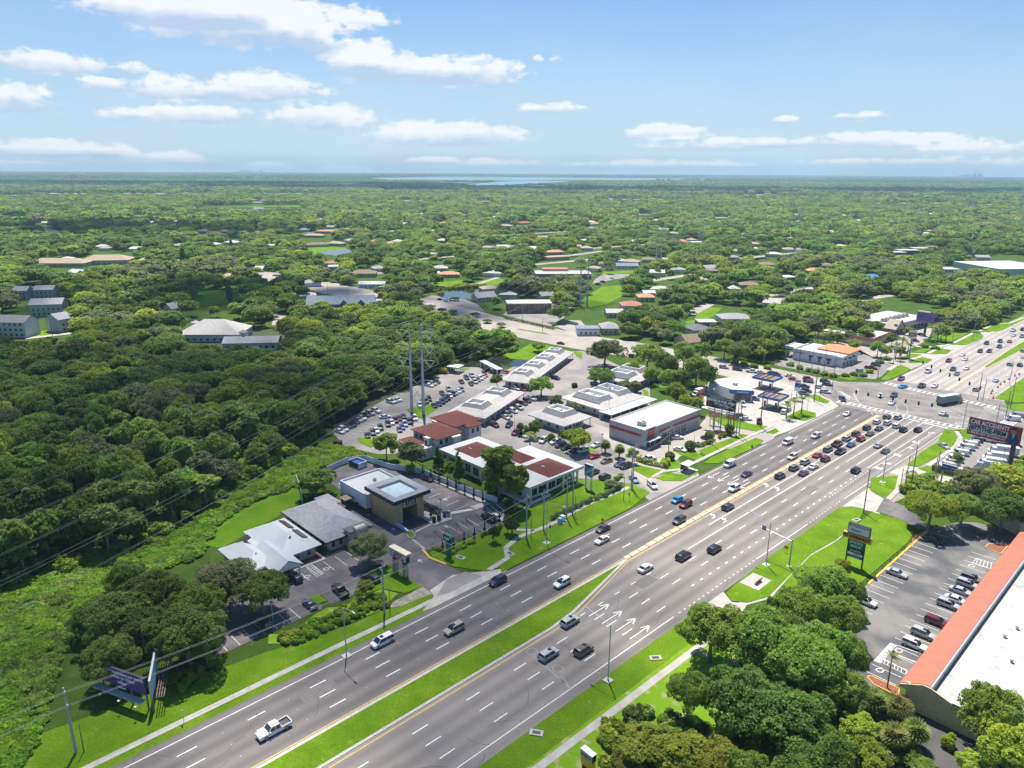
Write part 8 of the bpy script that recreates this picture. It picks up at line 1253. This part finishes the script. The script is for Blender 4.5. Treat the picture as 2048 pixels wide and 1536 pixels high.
# clinic sign on two stone pillars
t, L_ = board((780, 1094), (812, 1111), 6.3, 2.3, 1.1, mat('pale_lilac_face', (.50, .50, .62), .5, scale=1, var=.06), BLACK, 'clinic sign with a cream roof on two stone pillars', 'pylon_sign', 'sign', frame=.12); part(t, 'sign_roof', mat('cream_metal_roof', (.66, .58, .42), .6, scale=1, var=.08), lambda b: b.box(-L_ / 2 - .3, L_ / 2 + .3, -.3, 1.45, 6.302, 6.5))
for k in (-.31, .31): part(t, 'pillar', mat('pillar_stone', (.40, .37, .29), .9, scale=2.5, var=.15), lambda b: b.box(L_ * k - .5, L_ * k + .5, .05, 1.05, 0, 3.4)); part(t, 'pillar_cap', BLACK, lambda b: b.box(L_ * k - .45, L_ * k + .45, .1, 1.0, 3.402, 3.998))
gl(t, 7, .7, RT_, .2, 5.45); part(t, 'red_panel', RT_, lambda b: b.box(-L_ * .28, L_ * .34, -.06, -.042, 4.25, 4.95)); gl(t, 9, .4, WT, .1, 4.6)
# green car wash sign
t, L_ = board((886.5, 1066.5), (900.3, 1074), 6.2, 2.0, 1.0, mat('dark_teal_face', (.02, .07, .10), .5, scale=1, var=.1), GREEN_P, 'dark green sign box on a broad green post at the car wash', 'pylon_sign', 'sign'); part(t, 'post', GREEN_P, lambda b: b.box(-.55, .75, .15, .85, 0, 4.0)); part(t, 'sill', CAP, lambda b: b.box(-L_ / 2 - .1, L_ / 2 + .1, -.1, 1.1, 4.05, 4.199)); tx(t, 'LUV', 1.1, WT, 0, 5.3, bold=.03)
# blue sign at the white office
t, L_ = board((1169.3, 926.5), (1184.6, 932), 8.2, 3.9, .8, LBLUE, STEEL, 'light blue pylon sign on two posts on the office lawn', 'pylon_sign', 'sign', posts=((-.36, -.22), (.36, -.22)), post_m=CAP, frame=.15); part(t, 'logo_arc', BT, lambda b: b.tube([(math.cos(a) * .8, -.07, 6.5 + math.sin(a) * .8) for a in [k * math.pi / 8 for k in range(9)]], .09)); gl(t, 8, .5, BT, 0, 6.0); gl(t, 6, .5, BT, .2, 5.2); part(t, 'crest', BLACK, lambda b: b.box(-L_ / 2, L_ / 2, -.06, -.042, 7.55, 8.0))
# garage side billboards
t, L_ = board((1413.7, 788.5), (1472.3, 801.5), 13.0, 4.6, .6, BLACK, DARK, 'black billboard reading DIVORCE FOR MEN behind the garage', posts=((-.2, .2), (.05, .22), (.3, .2), (.48, .2)), post_m=POLE_W); tx(t, "THE MEN'S DIVORCE LAW FIRM", .62, WT, 0, 12.45); tx(t, 'DIVORCE FOR MEN', 1.35, WT, 0, 11.35, bold=.05); tx(t, '727-446-7546', 1.0, WT, .3, 10.2, bold=.03); part(t, 'small_text', WT, lambda b: (b.box(-L_ * .1, L_ * .28, -.06, -.042, 9.45, 9.58), b.box(-L_ * .02, L_ * .14, -.06, -.042, 8.75, 8.9))); tx(t, 'CALL', .8, WT, L_ * .4, 9.7); part(t, 'walkway', CAP, lambda b: b.box(-L_ / 2 - 1, L_ / 2, -1.6, -.3, 7.9, 8.05)); part(t, 'walkway_rail', STEEL, lambda b: b.box(-L_ / 2 - 1, L_ / 2, -1.65, -1.55, 7.3, 7.42))
t, L_ = board((1452, 823.5), (1473, 828.5), 6.6, 2.6, .5, YEL_S, BLACK, 'amber sign on dark posts beside the fuel station lawn', 'pylon_sign', 'sign', posts=((-.35, .08), (0, .2), (.42, .08)), post_m=GREEN_P); gl(t, 8, .8, mat('brown_lettering', (.25, .09, .02), .5), 0, 5.8); gl(t, 9, .6, MATS['brown_lettering'], 0, 4.75)
t, L_ = board((1417, 822), (1441, 825), 5.4, 2.2, .4, mat('orange_mural', (.62, .25, .13), .7, scale=1.4, c2=(.70, .42, .30), contrast=(.45, .55)), DARK, 'orange and cream printed sign panel under the black billboard', 'sign_board', 'sign', posts=((-.3, .1), (.1, .1), (.4, .1)), post_m=POLE_W)
# big red board
t, L_ = board((1939.5, 833.8), (2045.5, 857), 16.5, 5.8, .8, mat('red_vinyl', (.36, .03, .06), .5, scale=.5, var=.1), BLACK, 'red billboard reading CAR ACCIDENT? with a man in a blue suit', posts=((.40, .75),), post_m=mat('purple_brown_post', (.12, .075, .10), .6)); z0 = 16.5
part(t, 'grey_band', mat('pale_band', (.60, .66, .70), .5, scale=.6, var=.08), lambda b: b.box(-L_ / 2 + .1, L_ * .26, -.055, -.041, z0 - 4.3, z0 - 2.3)); tx(t, 'CAR ACCIDENT?', 2.0, WT, -L_ * .10, z0 - 1.25, .98, .05); textmesh('(877)THE-FIRM', 2.1, BT, t, -L_ * .12, -.2, z0 - 3.3, sx=1.0, bold=.07, fitw=L_ * .70); tx(t, '1. MALEK LAW  877TheFirm.com', .95, WT, -L_ * .12, z0 - 4.9, .95, .02)
part(t, 'man_portrait', mat('navy_suit_print', (.02, .05, .16), .6, scale=1.5, var=.2), lambda b: b.poly([(L_ * x, -.09, z0 + z) for x, z in ((.25, -5.6), (.46, -5.6), (.475, -3.6), (.42, -2.6), (.37, -2.3), (.31, -2.6), (.265, -3.5))])); part(t, 'portrait_face', mat('printed_skin', (.42, .23, .16), .6, scale=3, var=.1), lambda b: b.poly([(L_ * .365 + math.cos(a) * .85, -.10, z0 - 1.55 + math.sin(a) * 1.05) for a in [k * math.pi / 6 for k in range(12)]])); part(t, 'portrait_shirt', WT, lambda b: b.poly([(L_ * .345, -.095, z0 - 2.45), (L_ * .365, -.095, z0 - 4.2), (L_ * .39, -.095, z0 - 2.45)])); part(t, 'portrait_hair', BLACK, lambda b: b.poly([(L_ * .365 + math.cos(a) * .92, -.105, z0 - 1.2 + math.sin(a) * .9) for a in [k * math.pi / 6 for k in range(7)]])); part(t, 'portrait_tie', BT, lambda b: b.poly([(L_ * .36, -.11, z0 - 2.6), (L_ * .365, -.11, z0 - 4.1), (L_ * .372, -.11, z0 - 2.6)]))
t, L_ = board((1835, 622.5), (1890, 630), 14, 6.2, .8, mat('violet_vinyl', (.26, .14, .42), .5, scale=.3, var=.06), BLACK, 'violet billboard on one dark post beyond the plaza', posts=((-.12, .7),), post_m=DARK); part(t, 'photo_panel', mat('dark_photo_print', (.05, .03, .04), .6, scale=.5, c2=(.28, .22, .24), contrast=(.45, .6)), lambda b: b.box(L_ * .15, L_ * .5, -.06, -.042, 8, 13.8)); part(t, 'text_line', mat('dark_violet_text', (.05, .02, .12), .5), lambda b: [b.box(-L_ * .46, L_ * k, -.06, -.042, z, z + .45) for k, z in ((-.1, 12.8), (.08, 11.6), (.09, 10.5), (.02, 9.3))])
t, L_ = board((1884.3, 926.2), (1914.8, 934.5), 6.6, 2.2, .5, mat('navy_face', (.02, .04, .18), .5, scale=1, var=.1), STEEL, 'navy blue sign with white lettering on a cream post', 'pylon_sign', 'sign', posts=((-.38, .22),), post_m=TRIM, frame=.1); tx(t, 'Palm Lake', 1.1, WT, 0, 5.75); gl(t, 13, .4, WT, 0, 4.85); 
# stacked multi tenant sign on the right
t, L_ = board((1697.5, 1044), (1742, 1058), 11.3, 2.6, .7, mat('pale_sign_face', (.55, .58, .62), .5, scale=1, var=.05), mat('dark_green_frame', (.02, .05, .05), .5), 'tall stacked sign with a gold band over green and black panels', 'pylon_sign', 'sign', frame=.16); tx(t, 'MEDITERRANEAN MARKET', .48, RT_, 0, 10.75, .95); textmesh('Squirt', .95, mat('blue_lettering', (.02, .16, .42), .5), t, -.7, -.06, 9.7, bold=.02)
part(t, 'shop_band', mat('gold_band', (.70, .36, .08), .5, scale=1, var=.1), lambda b: b.box(-L_ / 2 - .9, L_ / 2 + .5, -.1, .8, 7.15, 8.6)); textmesh('PET SUPERMARKET', 1.15, mat('dark_red_lettering', (.14, .01, .012), .5), t, -.2, -.15, 7.88, sx=.88, bold=.05, fitw=L_ + 1.1)
for k in (-.40, .34): part(t, 'post', MATS['dark_green_frame'], lambda b: (b.box(L_ * k - .16, L_ * k + .16, .2, .5, 0, 7.149)))
part(t, 'smoke_panel', mat('deep_green_face', (.01, .13, .06), .5), lambda b: b.box(-L_ * .36, L_ * .30, .0, .55, 4.9, 7.05)); textmesh('SMOKE', 1.0, WT, t, -.15, -.03, 6.45); textmesh('SHOP', 1.0, WT, t, -.15, -.03, 5.45); part(t, 'black_panel', BLACK, lambda b: b.box(-L_ * .36, L_ * .30, .0, .55, 3.75, 4.85)); textmesh('ubreakifix', .75, WT, t, -.1, -.03, 4.3, sx=.9); part(t, 'nail_panel', WT, lambda b: b.box(-L_ * .36, L_ * .30, .0, .55, 3.1, 3.7)); textmesh('NAILS', .6, RT_, t, .3, -.03, 3.4); part(t, 'blue_panel', BLUE_P, lambda b: b.box(-L_ * .36, L_ * .30, .0, .55, 2.4, 3.05)); textmesh('business', .5, WT, t, 0, -.03, 2.72)
t, L_ = board((1161.5, 1497), (1184.5, 1515), 3.6, 1.3, 1.0, mat('mauve_face', (.42, .33, .38), .5, scale=2, var=.1), BLACK, 'small sign with a white top at the bottom edge of the picture', 'pylon_sign', 'sign'); part(t, 'sign_cap', CAP, lambda b: b.box(-L_ / 2 - .05, L_ / 2 + .05, -.06, 1.05, 3.602, 3.72)); part(t, 'gold_panel', YEL_S, lambda b: b.box(-L_ / 2 + .2, L_ / 2 - .1, -.03, .95, .9, 2.25)); part(t, 'base', BLACK, lambda b: b.box(-L_ / 2 + .3, L_ / 2 - .3, .1, .8, 0, .898)); gl(t, 6, .6, BT, 0, 2.95)
# fuel price sign, burger sign and small ones
t, L_ = board((1591, 759), (1603, 760), 9, 5.0, .4, CAP, STEEL, 'fuel price sign with a blue band on a pale post', 'price_sign', 'sign', posts=((0, .2),)); part(t, 'blue_panel', mat('royal_blue_panel', (.03, .05, .35), .5), lambda b: b.box(-L_ / 2, L_ / 2, -.08, -.042, 5.6, 7.4)); gl(t, 3, .9, BT, 0, 8.2)
t, L_ = board((1819, 661), (1835, 662), 15, 4.2, .5, mat('round_white_face', (.62, .60, .60), .5), STEEL, 'white restaurant sign with a red oval high on a pole', 'pylon_sign', 'sign', posts=((0, .35),)); part(t, 'red_oval', RED_P, lambda b: b.poly([(math.cos(a) * 2.0, -.06, 12.9 + math.sin(a) * 1.1) for a in [k * math.pi / 8 for k in range(16)]])); gl(t, 6, .7, WT, 0, 12.9, -.075)
t, L_ = board((1443, 681), (1449, 682), 9, 2.8, .4, mat('faded_pink_face', (.55, .33, .30), .5), STEEL, 'small pinkish sign on a thin pole by the cross street', 'pylon_sign', 'sign', posts=((0, .12),))
# lane control mast
x, y = at(1578, 1134); t = empty('mast_arm', (x, y, 0), 0, 'steel mast with a long arm carrying a small blue turn sign', 'sign gantry'); part(t, 'mast', PYL, lambda b: b.cyl((0, 0, 0), (0, 0, 7.6), .2, .16, 10)); part(t, 'arm', PYL, lambda b: b.cyl((0, 0, 7.0), (-8.6, .6, 7.6), .14, .07, 8)); part(t, 'bolted_base', KERB, lambda b: b.box(-.5, .5, -.5, .5, 0, .2)); part(t, 'blue_sign', BLUE_P, lambda b: b.box(-8.2, -7.2, .48, .52, 7.0, 8.2)); part(t, 'arrow', WT, lambda b: b.tube([(-7.7 + math.cos(a) * .28, .44, 7.6 + math.sin(a) * .28) for a in [k * math.pi / 4 for k in range(7)]], .05))
x, y = at(1571, 1106); tag(part(None, 'work_sign', ORNG, lambda b: (b.box(x - .5, x + .5, y, y + .06, 1.2, 2.1), b.box(x - .45, x - .4, y + .06, y + .1, 0, 1.2), b.box(x + .4, x + .45, y + .06, y + .1, 0, 1.2))), 'orange work sign on thin legs beside the steel mast', 'sign')
x, y = at(1205, 1046); tag(part(None, 'work_sign', ORNG, lambda b: (b.poly([(x - .6, y, .9), (x, y, .3), (x + .6, y, .9), (x, y, 1.5)]), b.poly([(x - .6, y + .05, .9), (x, y + .05, 1.5), (x + .6, y + .05, .9), (x, y + .05, .3)]), b.box(x - .5, x + .5, y + .06, y + .3, .1, .3))), 'orange diamond work sign on the verge behind the dark car', 'sign')
# bus shelter, bus stop bench pad
x, y = at(1375, 942); t = empty('bus_shelter', (x, y, .1), 0, 'bus shelter with a pale roof beside the highway', 'bus shelter'); part(t, 'roof', METAL_R, lambda b: b.box(-1.6, 1.6, -2.4, 2.4, 2.5, 2.7)); [part(t, 'post', STEEL, lambda b: b.cyl((a, c, 0), (a, c, 2.498), .07, n=6)) for a in (-1.4, 1.4) for c in (-2.1, 2.1)]; part(t, 'back_panel', mat('bronze_panel', (.16, .09, .07), .5), lambda b: b.box(-1.45, -1.38, -2, 2, .4, 2.2)); part(t, 'bench', DARK, lambda b: b.box(-1.2, -.7, -1.4, 1.4, .42, .5)); part(t, 'pad', CONC, lambda b: b.box(-2.2, 2.2, -3, 3, -.05, .03))
x, y = at(1512, 1165); t = empty('bus_bench', (x, y, .11), 0, 'wooden bench on a bare concrete pad by the right pavement', 'bench'); part(t, 'pad', CONC, lambda b: b.box(-2.6, 2.2, -3.0, 3.4, -.02, .03)); part(t, 'seat', WOODF, lambda b: b.box(.2, .7, -1.4, 1.4, .42, .5)); part(t, 'backrest', WOODF, lambda b: b.box(.72, .8, -1.4, 1.4, .5, 1.0)); [part(t, 'leg', DARK, lambda b: b.box(.3, .6, c, c + .1, .03, .418)) for c in (-1.1, 1.0)]
for i, (a, b_) in enumerate([(1120, 1047), (1125, 1042)]): x, y = at(a, b_); t = empty('traffic_cabinet', (x, y, .1), 0, ('pale blue cabinet on a pad beside the street lamp', 'grey cabinet mounted beside the lawn hedge')[i], 'cabinet'); part(t, 'housing', (LBLUE, CAP)[i], lambda b: b.box(-.6, .6, -.5, .5, .12, 1.6)); part(t, 'pad', CONC, lambda b: b.box(-1, 1, -.9, .9, 0, .118)); part(t, 'door', STEEL, lambda b: b.box(-.5, .5, -.56, -.503, .25, 1.5))
# vacuum arms
def vac(x, y, rz, label, group, flip=1):
    t = empty('vacuum_arch', (x, y, .12), rz, label, 'vacuum arm', group); part(t, 'upright', BLACK, lambda b: b.cyl((0, 0, 0), (0, 0, 3.1), .17, n=8)); part(t, 'boom', BLACK, lambda b: b.tube([(0, 0, 2.9), (1.4 * flip, 0, 3.2), (4.2 * flip, 0, 3.5)], .13)); part(t, 'drum', BLACK, lambda b: b.cyl((0, -.3, .9), (0, .3, .9), .4, n=10)); part(t, 'hose', DARK, lambda b: b.tube([(3.8 * flip, 0, 3.4), (3.6 * flip, .1, 1.6), (.6 * flip, .2, .9)], .04))
p0, p1 = Q('w', (480, 150))[0], Q('w', (1360, 545))[0]
for i in range(8): t_ = i / 7; x, y = p0[0] + (p1[0] - p0[0]) * t_, p0[1] + (p1[1] - p0[1]) * t_; vac(x, y, math.pi, 'black vacuum arm along the white fence, %s from the back' % ORD[i], 'vacuum arms along the fence')
for i, q in enumerate([(770, 1250), (930, 1210), (1085, 1135), (1235, 1065), (1385, 990), (1530, 880), (1600, 860), (1680, 830)]): x, y = Q('w', q)[0]; vac(x, y, math.pi - .15, 'black vacuum boom in the front bays, %s from the left' % ORD[i], 'vacuum booms in the front bays')
for i, q in enumerate([(370, 650), (480, 720), (600, 770)]): x, y = Q('w', q)[0]; vac(x, y, 0.2, 'black vacuum arm on the island by the wash exit, %s from the building' % ORD[i], 'vacuum arms by the wash exit')
for i, q in enumerate([(645, 840), (715, 810), (800, 760), (860, 750)]): x, y = Q('w', q)[0]; t = empty('vending_machine', (x, y, .12), .2, ('dark machine at the tip of the vacuum island', 'machine with a red light on the vacuum island', 'blue cabinet on the vacuum island', 'grey cabinet at the end of the vacuum island')[i], 'machine', 'machines on the vacuum island'); part(t, 'housing', (BLACK, DARK, BLUE_P, STEEL)[i], lambda b: b.box(-.4, .4, -.35, .35, 0, 1.6)); part(t, 'screen', GLASS, lambda b: b.box(-.3, .3, -.37, -.352, .9, 1.4))
# fences
def fence(z, pts, h, m, label, name='fence', th=.12, post=3.0):
    P_ = Q(z, *pts); x0, y0 = P_[0]; t = empty(name, (x0, y0, 0), 0, label, 'fence'); pan = MB(); pm = MB()
    for (ax, ay), (bx, by) in zip(P_, P_[1:]):
        L_ = math.hypot(bx - ax, by - ay); nx, ny = -(by - ay) / L_ * th / 2, (bx - ax) / L_ * th / 2; pan.prism([(ax - x0 - nx, ay - y0 - ny), (bx - x0 - nx, by - y0 - ny), (bx - x0 + nx, by - y0 + ny), (ax - x0 + nx, ay - y0 + ny)], .05, h)
        for i in range(int(L_ / post) + 1): f = i * post / L_; X, Y = ax + (bx - ax) * f - x0, ay + (by - ay) * f - y0; pm.box(X - .11, X + .11, Y - .11, Y + .11, 0, h + .12)
    pan.build('panels', m, t); pm.build('posts', m, t); return t
WHF = mat('white_vinyl_fence', (.60, .66, .74), .6, scale=.5, var=.06); fence('b', ((745, 275), (860, 222), (960, 205), (1110, 258), (1290, 285), (1500, 372), (1740, 458)), 1.9, WHF, 'white vinyl fence round the back of the car wash'); fence('b', ((565, 325), (590, 400), (602, 465)), 1.9, WHF, 'short white fence between the mown field and the drive')
fence('d', ((0, 330), (100, 340)), .8, WHF, 'low white rail at the pond'); fence('w', ((40, 850), (210, 960), (270, 1010)), 1.0, WHF, 'low curved white wall before the wash entrance', 'low_wall', th=.4); fence('e', ((1465, 1075), (1580, 1105), (1640, 1125)), 1.9, WOODF, 'brown timber fence beside the blue lake sign'); fence('i', ((1160, 450), (1400, 425), (1560, 412)), 1.4, WOODF, 'timber railing along the canal lane'); fence('j', ((610, 665), (705, 690)), 2.0, mat('green_screen_fence', (.20, .36, .30), .7), 'pale green screen fence beside the roadside office')
x, y = Q('b', (925, 240))[0]; t = empty('bin_enclosure', (x, y, 0), .1, 'white walled bin enclosure in the corner of the white fence', 'bin enclosure'); part(t, 'wall', WHF, lambda b: (b.box(-2.6, 2.6, 1.6, 1.8, 0, 2.0), b.box(-2.6, -2.4, -1.8, 1.598, 0, 2.0), b.box(2.4, 2.6, -1.8, 1.598, 0, 2.0))); part(t, 'gate', DARK, lambda b: b.box(-2.3, 2.3, -1.8, -1.7, .1, 1.9)); part(t, 'bin', BLUE_P, lambda b: b.box(-1.8, 1.8, -.9, 1.2, 0, 1.4))
for a, b_, l_ in ((676, 889, 'dark blue skip at the bend of the car park kerb'), (413, 1280, 'black skip under the trees at the end of the bays')): x, y = at(a, b_); t = empty('skip', (x, y, 0), .5, l_, 'skip'); part(t, 'body', DARK if a < 500 else mat('skip_blue', (.03, .04, .12), .6), lambda b: b.loft([[(-1.1, -.8, 0), (1.1, -.8, 0), (1.1, .8, 0), (-1.1, .8, 0)], [(-1.3, -.95, 1.3), (1.3, -.95, 1.3), (1.3, .95, 1.3), (-1.3, .95, 1.3)]])); part(t, 'lid', BLACK, lambda b: b.box(-1.3, 1.3, -.95, .95, 1.302, 1.4))
# pay canopy behind the wash, crossbar, drive-through frame
x, y = Q('b', (880, 475))[0]; t = empty('pay_canopy', (x, y, 0), 0, 'small brown pay canopy behind the car wash', 'canopy'); part(t, 'roof', BROWN_R, lambda b: b.box(-1.6, 1.6, -2.6, 2.6, 2.9, 3.15)); [part(t, 'post', DARK, lambda b: b.cyl((a, c, 0), (a, c, 2.898), .1, n=6)) for a in (-1.2, 1.2) for c in (-2, 2)]
# channelling cones and far signals
for i, q in enumerate([(1440, 3 + 270), (1415, 288), (1468, 226), (1400, 320), (1908, 272), (1868, 298), (1833, 320), (1808, 345), (1758, 380), (1745, 400), (1765, 445), (1963, 240), (2002, 228)][4:]):
    x, y = Q('4', q)[0]; t = empty('traffic_cone', (x, y, .0), 0, 'orange lane drum on the far right kerb, %s from the junction side' % ORD[i], 'cone', 'orange lane drums'); part(t, 'cone', ORNG, lambda b: b.cyl((0, 0, .1), (0, 0, 1.15), .32, .2, 10)); part(t, 'base', BLACK, lambda b: b.box(-.45, .45, -.45, .45, 0, .1))
def signal(x, y, z, i, lab, grp):
    t = empty('traffic_signal', (x, y, z), 0, lab, 'traffic light', grp); part(t, 'housing', BLACK, lambda b: b.box(-.22, .22, -.18, .18, -1.1, .1)); part(t, 'hood', DARK, lambda b: [b.cyl((0, -.18, -.15 - .36 * k), (0, -.34, -.15 - .36 * k), .15, n=8) for k in range(3)]); part(t, 'backplate', BLACK, lambda b: b.box(-.36, .36, .182, .21, -1.25, .25))
# span wires carrying the signals across the junction
SP = [(at(1812, 762), at(2010, 838)), (at(1632, 801), at(1925, 855)), (at(1812, 762), at(1632, 801)), (at(2010, 838), at(1925, 855))]
pz_ = [Vector((*at(1632, 801), 8.5)), Vector((*at(1925, 857), 8.5)), Vector((*at(2010, 835), 8.5)), Vector((*at(1790, 727), 8.5))]
for i, (p, q) in enumerate(((pz_[0], pz_[1]), (pz_[3], pz_[2]))):
    wire(p, q, 1.2, .035, 'span wire carrying signals over the %s crosswalk' % ('near', 'far')[i], 'signal span wires', 12, m=BLACK)
    for k in range(7): tt = .28 + .085 * k; c = p.lerp(q, tt); signal(c.x, c.y, 8.2 - 4 * 1.2 * tt * (1 - tt), k, 'black signal head hung over the %s crosswalk, %s from the left' % (('near', 'far')[i], ORD[k]), 'signals over the %s crosswalk' % ('near', 'far')[i])
# verge details
for i, (a, b_) in enumerate([(1020, 1107), (921, 1040 + 75), (1073, 1466), (1311, 1316), (1713, 1040), (1228, 970), (1180, 955)]): x, y = at(a, b_); t = empty('storm_drain', (x, y, .09), .3 * i, ('drain cover on the verge near the bent pavement', 'drain basin on the car wash lawn', 'drain cover in a bare patch on the right verge', 'drain cover on the right verge by the lamp', 'open drain cover near the pavement on the right lawn', 'drain cover on the curved driveway lawn', 'drain cover on the roadside office lawn')[i], 'drain', 'drain covers'); part(t, 'frame', CONC, lambda b: b.box(-1.2, 1.2, -.7, .7, 0, .04)); part(t, 'grate', DARK, lambda b: b.box(-.7, .7, -.35, .35, .042, .06))
for i, (a, b_) in enumerate([(368, 1445), (1100, 1010 + 58), (1258, 1002), (1577 - 2, 742), (1503, 905)]): x, y = at(a, b_); t = empty('road_sign', (x, y, .05), 0, ('thin road sign between the purple billboard and the pavement', 'bus stop sign beside the street lamp on the left verge', 'small sign on the grass before the driveway', 'small sign at the fuel station', 'small sign post on the verge before the garage')[i], 'sign', 'small roadside signs'); part(t, 'post', STEEL, lambda b: b.cyl((0, 0, 0), (0, 0, 2.6), .05, n=6)); part(t, 'plate', (CAP, BLUE_P, STEEL, CAP, GREEN_P)[i], lambda b: b.box(-.35, .35, -.06, -.052 + .02, 1.7, 2.6))
for i in range(9): x, y = 57.6, 132 + i * 4.8; tag(part(None, 'bollard', WOODF, lambda b: (b.box(x - .08, x + .08, y - .08, y + .08, 0, 1.1), b.box(x - .16, x + .16, y - .16, y + .16, 0, .1))), 'short brown post behind the yellow kerb, %s from the near end' % ORD[i], 'bollard', 'posts behind the yellow kerb')
t, L_ = board((1889, 828), (1898, 829), 6.5, 1.2, .1, GREEN_P, STEEL, 'green street name sign hung at the near right of the junction', 'street_name_sign', 'sign')
# ---------------------------------------------------------------- air, and unseen clouds set overhead for their shadows
def haze():
    me_ = MB(); f = _w(np.array([0, 1., 0])); c = CAM[:2] + f[:2] * 8300; a = math.atan2(f[1], f[0]); o = MB(); o.box(-9600, 9900, -15000, 15000, -1.2, 172); m = bpy.data.materials.new('haze_air'); m.use_nodes = True; nt = m.node_tree; nt.nodes.clear(); v = nt.nodes.new('ShaderNodeVolumePrincipled'); v.inputs['Color'].default_value = (.52, .78, .95, 1); v.inputs['Density'].default_value = HAZE; v.inputs['Anisotropy'].default_value = .15; q = nt.nodes.new('ShaderNodeOutputMaterial'); nt.links.new(v.outputs[0], q.inputs['Volume'])
    h = o.build('haze', m); h.location = (c[0], c[1], 0); h.rotation_euler = (0, 0, a); tag(h, kind='stuff')
HAZE = .95e-4
haze()
def shade_cloud(px, py, wx, wy, alt, seed, op=.5, n=26):
    """an unseen cloud put above the view for its shade on the ground; (px, py) is where the middle of its shadow falls"""
    x, y = at(px, py); k = alt / math.tan(SUN_EL); h = Vector((-sdir.x, -sdir.y, 0)).normalized(); cx, cy = x + h.x * k, y + h.y * k; r = random.Random(seed); b = MB(); fw = _w(np.array([0, 1., 0])); rt = np.array([fw[1], -fw[0]])
    for i in range(n):
        a = r.uniform(0, 6.28); q = math.sqrt(r.random()); u = math.cos(a) * q * wx; v = math.sin(a) * q * wy; R_ = min(wx, wy) * r.uniform(.22, .42) * (1.15 - .5 * q); X = cx + rt[0] * u + fw[0] * v; Y = cy + rt[1] * u + fw[1] * v; Z = alt + r.uniform(-.1, .3) * min(wx, wy)
        rings = [[(X + R_ * s * math.cos(2 * math.pi * j / 14) * (1 + .12 * math.sin(3 * j + i)), Y + R_ * s * math.sin(2 * math.pi * j / 14) * (1 + .12 * math.cos(2 * j + i)), Z + R_ * .35 * zc) for j in range(14)] for s, zc in ((.25, -.6), (.7, -.5), (.95, -.1), (1, .2), (.8, .65), (.3, .95))]; b.loft(rings, 0)
    m = bpy.data.materials.new('thin_shade_cloud'); m.use_nodes = True; nt = m.node_tree; N = nt.nodes; bs = N['Principled BSDF']; bs.inputs['Base Color'].default_value = (.85, .87, .9, 1); bs.inputs['Roughness'].default_value = 1; tr = N.new('ShaderNodeBsdfTransparent'); mx = N.new('ShaderNodeMixShader'); mx.inputs[0].default_value = op; nt.links.new(tr.outputs[0], mx.inputs[1]); nt.links.new(bs.outputs[0], mx.inputs[2]); nt.links.new(mx.outputs[0], N['Material Output'].inputs[0])
    tag(b.build('cloud', m, smooth=True), kind='stuff')
shade_cloud(600, 1050, 95, 135, 900, 2, .11, 34)
shade_cloud(120, 800, 130, 110, 900, 5, .15, 50)
shade_cloud(480, 600, 260, 75, 1100, 3, .28, 60)
shade_cloud(120, 462, 420, 130, 1500, 4, .34, 80)
shade_cloud(1500, 383, 3000, 520, 2600, 6, .6, 150)
shade_cloud(330, 371, 2400, 700, 3000, 7, .5, 110)
